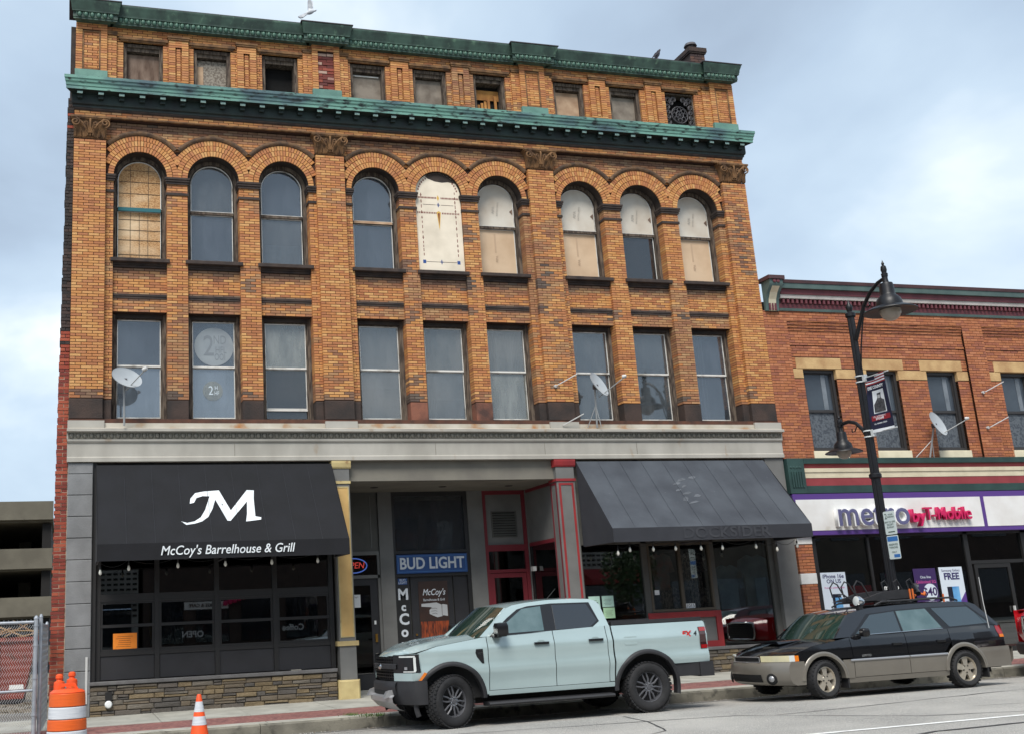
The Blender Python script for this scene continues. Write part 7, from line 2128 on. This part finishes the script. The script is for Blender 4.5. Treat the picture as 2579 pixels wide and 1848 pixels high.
# ================================================================== estate car
def wagon(label, loc, upper, lower, roofgear=True, name='station_wagon', cat='station wagon', rotz=0):
    t = thing(name, label, cat, loc, (0, -GR * (1 if rotz == 0 else 0), rotz))
    WB, RZ, RT = 2.76, .298, .303
    cs = (0, WB); AR = .375
    nose = lambda y: -.87 + .33 * (abs(y) / .83) ** 2.4
    def plan(x): return interp([(-.6, .93), (-.35, .975), (0, 1), (3.0, 1), (3.4, .975), (3.7, .93)], x)
    def hw(x, z):
        b = interp([(.20, .80), (.30, .825), (.45, .838), (.575, .838), (.60, .832), (.75, .828), (.90, .80), (.98, .775)], z)
        return b * plan(x)
    belt = lambda x: interp([(-.56, .69), (-.40, .755), (-.1, .83), (.3, .885), (.60, .925), (1.6, .935), (2.6, .965), (3.4, .985), (3.62, .975)], x)
    two = .585
    for s_ in (-1, 1):
        side_panel(t, 'fender', upper, -.54, .555, lambda x: two + .02, belt, hw, s_, (0,), RZ, AR + .03, 14)
        d1 = side_panel(t, 'door', upper, .565, 1.635, lambda x: two, belt, hw, s_, n=12)
        d2 = side_panel(t, 'door', upper, 1.645, 2.52, lambda x: two + .16 * max(0, (x - 2.36) / .16), belt, hw, s_, n=12)
        side_panel(t, 'quarter_panel', upper, 2.53, 3.66, lambda x: two + .045 * (x > 3.1), belt, hw, s_, (WB,), RZ, AR + .03, 14)
        side_panel(t, 'cladding', lower, .36, .555, lambda x: .27, lambda x: two - .006, hw, s_, (0,), RZ, AR + .03, 6)
        side_panel(t, 'cladding', lower, .565, 1.635, lambda x: .30, lambda x: two - .006, hw, s_, n=10)
        side_panel(t, 'cladding', lower, 1.645, 2.42, lambda x: .30, lambda x: two - .006, hw, s_, (WB,), RZ, AR + .03, 10)
        side_panel(t, 'sill', lower, .40, 2.40, lambda x: .215, lambda x: .292, hw, s_, n=8, nz=2)
        side_panel(t, 'rear_bumper_side', lower, 3.05, 3.72, lambda x: .30, lambda x: .625, lambda x, z: hw(x, z) + .012, s_, (WB,), RZ, AR + .03, 10)
        for (xa, xb) in ((.50, 1.63), (1.65, 2.40)):
            MB().extr([(.0, .545), (.018, .55), (.022, .565), (.015, .58), (0, .582)], xa, xb).xf(Matrix.Translation((0, s_ * .836, 0)) @ Matrix.Scale(s_, 4, (0, 1, 0))).build('rub_strip', 'silver_trim', t, fix=True)
        for c in cs:
            flare(t, lower, c, RZ, .365, .432, hw, s_, 0, 180, proud=.018)
        for (xa, d) in ((1.36, d1), (2.24, d2)):
            MB().cbox(xa, xa + .17, -.02, 0, .755, .795, .006).xf(Matrix.Translation((0, s_ * (hw(xa, .77) + .006), 0)) @ Matrix.Scale(-s_, 4, (0, 1, 0))).build('handle', 'plastic_gloss', d, fix=True)
        # headlight wraps the corner
        def hp(u, z):
            y = lerp(.36, .775, min(1, u / .72)); x = nose(y) - .004 if u < .72 else lerp(nose(.775), -.43, (u - .72) / .28)
            return (x - .01, s_ * (y if u < .72 else hw(x, z) + .006), z)
        hl = MB().grid([[hp(u, z) for u in (0, .14, .28, .42, .56, .72)] for z in (.605, .65, .70 )]).build('headlight', 'lamp_yellowed', t, smooth=50, fix=True)
        MB().grid([[hp(u, z) for u in (.72, .80, .88)] for z in (.605, .65, .70)]).build('lens', 'lamp_clear', hl, smooth=50, fix=True)
        MB().grid([[hp(u, z) for u in (.88, .95, 1.0)] for z in (.605, .65, .695)]).build('lens', 'lamp_amber', hl, smooth=50, fix=True)
        # front bumper half
        b = MB()
        ys = [0, .15, .3, .45, .6, .72, .80]
        b.grid([[(nose(y) - d, s_ * y, z) for y in ys] + [(-.46, s_ * (hw(-.46, z) + .012), z), (-.36, s_ * (hw(-.36, z) + .012), z)] for z, d in ((.235, -.05), (.27, .03), (.33, .065), (.42, .075), (.50, .07), (.555, .055), (.60, .02), (.602, -.05))])
        fb = b.build('front_bumper', lower, t, smooth=45, fix=True)
        MB().grid([[(nose(y) - d, s_ * y, z) for y in (0, .15, .30, .40)] for z, d in ((.29, .055), (.35, .075), (.41, .083))]).build('air_intake', 'well', fb)
        fgx = nose(.56) - .085
        nv = Vector((-.80, s_ * .52, 0)).normalized()
        T = Matrix.Translation((fgx + .01, s_ * .56, .345)) @ nv.to_track_quat('Z', 'Y').to_matrix().to_4x4()
        MB().lathe([(0, .012), (.07, .010), (.085, 0), (.095, -.02)], 20, T).build('fog_surround', 'well', fb, smooth=40)
        MB().lathe([(0, .024), (.035, .02), (.05, .008)], 18, T).build('fog_light', 'silver_trim', fb, smooth=True)
        # tail light
        b = MB()
        b.grid([[(x, s_ * (hw(x, z) + .006), z) for x in (3.53 + (z < .86) * .03, 3.60, 3.66)] + [(3.70 + .0 * z, s_ * .62, z)] for z in (.77, .82, .88, .965)])
        tl = b.build('tail_light', 'lamp_red', t, smooth=50, fix=True)
        MB().grid([[(x, s_ * (hw(x, z) + .009), z) for x in (3.57, 3.62, 3.663)] for z in (.772, .82)]).build('lens', 'lamp_amber', tl)
        MB().lathe([(0, -.07), (.05, -.065), (.075, -.03), (.075, .03), (.06, .06), (0, .07)], 5).xf(Matrix.Translation((.80, s_ * .90, .99)) @ Matrix.Scale(1.15, 4, (1, 0, 0)) @ Matrix.Scale(1.2, 4, (0, 1, 0))).build('mirror', 'plastic_gloss', t, smooth=60, fix=True)
        MB().box(.72, .80, min(s_ * .76, s_ * .86), max(s_ * .76, s_ * .86), .93, .97).build('mirror_arm', 'plastic_gloss', t)
        MB().box(.40, .43, s_ * .73 - .10, s_ * .73 + .10, .14, .42).build('mud_flap', 'rubber', t); MB().box(WB + .40, WB + .43, s_ * .73 - .10, s_ * .73 + .10, .14, .42).build('mud_flap', 'rubber', t)
    # bonnet with a scoop
    rows = []
    for i in range(12):
        x = lerp(-.88, .30, i / 11); row = []
        for j in range(-6, 7):
            v = j / 6
            xx = x + .36 * abs(v) ** 2.4 * (1 - i / 11)
            zc = interp([(-.88, .665), (-.80, .715), (-.5, .80), (0, .885), (.30, .92)], x)
            row.append((xx, v * (hw(max(xx, -.55), .8) - .01), lerp(zc, min(zc, belt(max(xx, -.54)) + .003), abs(v) ** 4) + .015 * (1 - v * v)))
        rows.append(row)
    MB().grid(rows).build('hood', upper, t, smooth=60, fix=True)
    MB().add([(-.38, -.24, .86), (-.38, .24, .86), (.05, .26, .905), (.05, -.26, .905), (-.40, -.22, .905), (-.40, .22, .905), (.05, .20, .925), (.05, -.20, .925)], [(4, 5, 6, 7), (0, 1, 5, 4), (1, 2, 6, 5), (3, 0, 4, 7)]).build('hood_scoop', upper, t)
    g = MB().grid([[(nose(y) - .02, y, z) for y in (-.34, -.17, 0, .17, .34)] for z in (.605, .675)]).build('grille', 'well', t)
    for z in (.61, .633, .656):
        MB().grid([[(nose(y) - .028, y, zz2) for y in (-.33, -.16, 0, .16, .33)] for zz2 in (z, z + .009)]).build('grille_bar', 'plastic', g)
    ring_pts = [(nose(y) - .03, y, z) for y, z in [(-.35, .603), (0, .600), (.35, .603), (.35, .678), (0, .684), (-.35, .678), (-.35, .603)]]
    MB().tube(ring_pts, .008, 6).build('grille_frame', 'silver_trim', g)
    # greenhouse
    ST = [(.30, .92, .72, 1.275), (.52, .925, .86, 1.315), (1.1, .93, 1.2, 1.365), (1.7, .94, 1.74, 1.388), (2.5, .965, 2.46, 1.40), (3.0, .975, 3.02, 1.395), (3.40, .985, 3.26, 1.37), (3.62, .975, 3.36, 1.33)]
    def gy(x, z): return lerp(.805, .545, (z - .90) / .50)
    for s_ in (-1, 1):
        MB().grid([[(lerp(xb, xr, k / 6), s_ * gy(0, lerp(zb, zr, k / 6)), lerp(zb, zr, k / 6)) for k in range(7)] for xb, zb, xr, zr in ST]).build('cab_side', upper, t, smooth=50, fix=True)
        panel_on(t, 'window_surround', 'plastic_gloss', [(.60, .94), (.80, 1.06), (1.10, 1.27), (1.72, 1.312), (2.40, 1.325), (3.20, 1.318), (3.52, .99), (2.6, .955), (1.6, .935)], gy, s_, .003)
        panel_on(t, 'side_window', 'car_glass', [(.70, .955), (.88, 1.07), (1.16, 1.255), (1.66, 1.29), (1.60, .955)], gy, s_, .007)
        panel_on(t, 'side_window', 'car_glass_clear', [(1.70, 1.292), (2.30, 1.305), (2.44, .985), (1.65, .957)], gy, s_, .007)
        panel_on(t, 'side_window', 'car_glass', [(2.42, 1.307), (3.16, 1.30), (3.42, 1.015), (2.60, .99)], gy, s_, .007)
        MB().tube([(.70, s_ * (gy(0, .95) + .012), .945), (2.44, s_ * (gy(0, .97) + .012), .972)], .006, 5).build('window_trim', 'chrome', t)
    rows = []
    for xb, zb, xr, zr in ST:
        w_ = gy(0, zr)
        rows.append([(xr - (.12 if xr < .8 else (.06 if xr < .9 else 0)) * (1 - (k / 5) ** 2), k / 5 * w_, zr + .022 * (1 - abs(k / 5) ** 2.5)) for k in range(-5, 6)])
    MB().grid(rows).build('roof', upper, t, smooth=60, fix=True)
    def scr(u, v):
        y = u * lerp(.72, .60, v)
        x = lerp(.14 + .20 * u * u, .66 - .08 * (1 - u * u) + .06 * u * u, v); z = lerp(.915, 1.275 + .022 * (1 - u * u), v) + .02 * math.sin(math.pi * v)
        return (x - .012, y, z)
    MB().grid([[scr(lerp(-1, 1, i / 10), j / 6) for i in range(11)] for j in range(7)]).build('windscreen', 'car_glass_green', t, smooth=True, fix=True)
    for s_ in (-1, 1):
        MB().grid([[scr(s_, j / 6), (lerp(.32, .74, j / 6), s_ * (gy(0, lerp(.92, 1.28, j / 6)) + .002), lerp(.92, 1.28, j / 6))] for j in range(7)]).build('pillar', upper, t, fix=True)
    MB().grid([[(3.64, y, .98) for y in (-.76, 0, .76)], [(3.66, y, .62) for y in (-.78, 0, .78)]]).build('tailgate', upper, t); MB().grid([[(3.625, y, .985) for y in (-.74, 0, .74)], [(3.37, y, 1.33) for y in (-.56, 0, .56)]]).build('rear_window', 'car_glass_dark', t)
    MB().grid([[(3.72 + d, y, z) for y in (-.78, 0, .78)] for z, d in ((.30, -.04), (.40, .06), (.60, .08), (.625, 0))]).build('rear_bumper', lower, t, smooth=40, fix=True)
    MB().prism([(-.42, .28), (3.58, .28), (3.58, .90), (.45, .86), (.1, .79), (-.2, .72), (-.42, .62)], -.70, .70).box(-.40, 3.5, -.55, .55, .20, .28).build('inner_shell', 'well', t)
    for s_ in (-1, 1):
        wheel(t, 0, s_ * .735, RZ, RT, .205, .205, 'wagon', s_, R(9), 'rim_silver'); wheel(t, WB, s_ * .735, RZ, RT, .205, .205, 'wagon', s_, 0, 'rim_silver')
    text('badge', 'LIMITED', 'chrome', t, (.82, -(hw(.8, .62) + .004), .625), .05, ext=.002)
    MB().tube([(3.38, -.79, .93), (3.40, -.74, 1.35), (3.42, -.72, 1.78)], .006, 5).build('antenna', 'metal_white', t)
    if roofgear:
        for s_ in (-1, 1):
            MB().tube([(1.35, s_ * .54, 1.40), (1.5, s_ * .545, 1.455), (2.9, s_ * .545, 1.465), (3.05, s_ * .54, 1.41)], .017, 6).build('roof_rail', 'plastic', t)
        for x in (1.6, 2.6):
            MB().tube([(x, -.56, 1.47), (x, .56, 1.47)], .016, 6).build('cross_bar', 'plastic', t)
    return t
WX, WY = 11.80, -4.97
WG = wagon('black and tan estate car with roof gear parked behind the pickup', (WX, WY, zrd(WX, WY - .8) + .003), 'paint_black', 'paint_tan')
wz = WG.location.z
# gear on the roof: things lashed to the rack
t = thing('roof_carrier', 'black folded carrier rack strapped to the roof of the dark estate car', 'roof rack', (WX + 1.95, WY, wz + 1.49))
b = MB().prism([(-.75, .0), (-.25, .13), (.10, .16), (.40, .16), (.42, .02), (-.60, -.005)], -.34, -.28); b.prism([(-.75, .0), (-.25, .13), (.10, .16), (.40, .16), (.42, .02), (-.60, -.005)], .28, .34); b.box(-.5, .4, -.30, .30, .0, .05)
b.build('tray', 'plastic', t)
for y in (-.32, .0, .3):
    MB().tube([(-.75, y, .08), (-.78, y, .25), (-.70, y, .34), (-.62, y, .30), (-.50, y, .08)], .013, 6).build('hoop', 'plastic', t)
    MB().tube([(.34, y, .10), (.30, y, .30), (.38, y, .34), (.50, y, .10)], .013, 6).build('hoop', 'plastic', t)
MB().tube([(-1.05, -.3, .0), (-1.10, -.3, .10), (-1.0, -.3, .13), (-.85, -.3, .02)], .012, 6).build('hoop', 'plastic', t)
MB().tube([(.5, -.33, .08), (.55, -.2, .2), (.68, -.1, .22), (.70, 0, .08)], .05, 8).build('clamp', 'plastic_gloss', t)
for k, x in enumerate((.30, .36, .98)):
    MB().box(x, x + .025, -.36, -.345, -.14 if k == 2 else 0, .17 if k < 2 else .06).build('strap', 'strap_orange', t)
MB().tube([(.45, -.3, .05), (.55, -.25, .10), (.65, -.3, .06), (.75, -.2, .10), (.85, -.1, .06)], .02, 6).build('strap', 'strap_orange', t)
t = thing('roof_spotlight', 'round chrome spotlight mounted at the front of the estate car roof', 'spotlight', (WX + 1.14, WY - .42, wz + 1.36))
q = Matrix.Translation((0, 0, .13)) @ Matrix.Rotation(R(-80), 4, 'Y')
MB().lathe([(0, -.10), (.05, -.09), (.085, -.02), (.09, .03), (.08, .05)], 20, q).build('shell', 'chrome', t, smooth=40); MB().lathe([(.08, .048), (.05, .058), (0, .06)], 20, q).build('lens', 'lamp_clear', t, smooth=True); MB().box(-.04, .04, -.04, .04, 0, .05).build('foot', 'plastic', t)

# ================================================================== nose of a red truck at the right edge
RT_ = thing('red_truck', 'red truck with a chrome framed grille cut off at the right edge', 'truck', (17.5, -4.75, zrd(17.4, -5.5) + .004))
rows = []
for z, d in ((.58, .06), (.75, .0), (.95, .02), (1.08, .10), (1.16, .30)):
    rows.append([(d + .20 * (abs(y) / .95) ** 3, y, z) for y in [lerp(-.95, .95, k / 12) for k in range(13)]])
MB().grid(rows).build('nose', 'paint_red', RT_, smooth=50, fix=True)
for s_ in (-1, 1):
    MB().grid([[(x, s_ * y_, z) for x, y_ in ((.20, .95), (.6, .98), (1.2, 1.0), (2.4, 1.0), (5.2, 1.0))] for z in (.55, .8, 1.05, 1.16)]).build('fender', 'paint_red', RT_, smooth=50, fix=True)
    wheel(RT_, 1.05, s_ * .86, .40, .40, .26, .24, 'truck', s_); wheel(RT_, 4.6, s_ * .86, .40, .40, .26, .24, 'truck', s_)
    MB().grid([[(.12, s_ * .62, z), (.20, s_ * .85, z), (.34, s_ * .965, z)] for z in (.80, 1.02)]).build('headlight', 'lamp_clear', RT_)
MB().grid([[(x, y, z) for y in (-.95, 0, .95)] for x, z in ((.30, 1.16), (.8, 1.22), (1.5, 1.25))]).build('hood', 'paint_red', RT_, smooth=60)
MB().grid([[(1.5, y, 1.25) for y in (-.85, .85)], [(2.2, y, 1.85) for y in (-.7, .7)]]).build('windscreen', 'car_glass_dark', RT_); MB().box(2.2, 3.8, -.72, .72, 1.2, 1.88).build('cab', 'paint_red', RT_); MB().box(1.6, 5.2, -.9, .9, .45, 1.2).box(.35, 5.0, -.7, .7, .4, 1.12).build('inner_shell', 'well', RT_)
g = MB().grid([[(-.02 + .20 * (abs(y) / .95) ** 3, y, z) for y in [lerp(-.55, .55, k / 8) for k in range(9)]] for z in (.66, 1.02)]).build('grille', 'well', RT_)
for k in range(7):
    z = .69 + k * .046
    MB().grid([[(-.035 + .20 * (abs(y) / .95) ** 3, y, zz2) for y in [lerp(-.54, .54, k2 / 8) for k2 in range(9)]] for zz2 in (z, z + .022)]).build('grille_bar', 'plastic_gloss', g)
fr_ = [(-.03 + .2 * (abs(y) / .95) ** 3, y, z) for y, z in [(-.58, .64), (-.3, .62), (0, .62), (.3, .62), (.58, .64), (.62, .80), (.58, 1.03), (.3, 1.05), (0, 1.05), (-.3, 1.05), (-.58, 1.03), (-.62, .8), (-.58, .64)]]
MB().tube(fr_, .03, 8).build('grille_frame', 'chrome', g, smooth=True)
MB().grid([[(-.08 + d + .20 * (abs(y) / .95) ** 3, y, z) for y in [lerp(-.93, .93, k / 10) for k in range(11)]] for z, d in ((.34, .05), (.40, 0), (.54, 0), (.575, .06))]).build('bumper', 'plastic', RT_, smooth=40)
MB().grid([[(-.085 + .20 * (abs(y) / .95) ** 3, y, z) for y in (-.5, -.25, 0, .25, .5)] for z in (.43, .51)]).build('air_intake', 'well', RT_)

# ================================================================== car in the street beyond the frame, mirrored in the right-hand window
wagon('maroon car out in the street, mirrored in the right hand window', (19.0, -8.7, zrd(20, -8.7) + .003), 'paint_maroon', 'paint_maroon', False, 'passing_car', 'car')
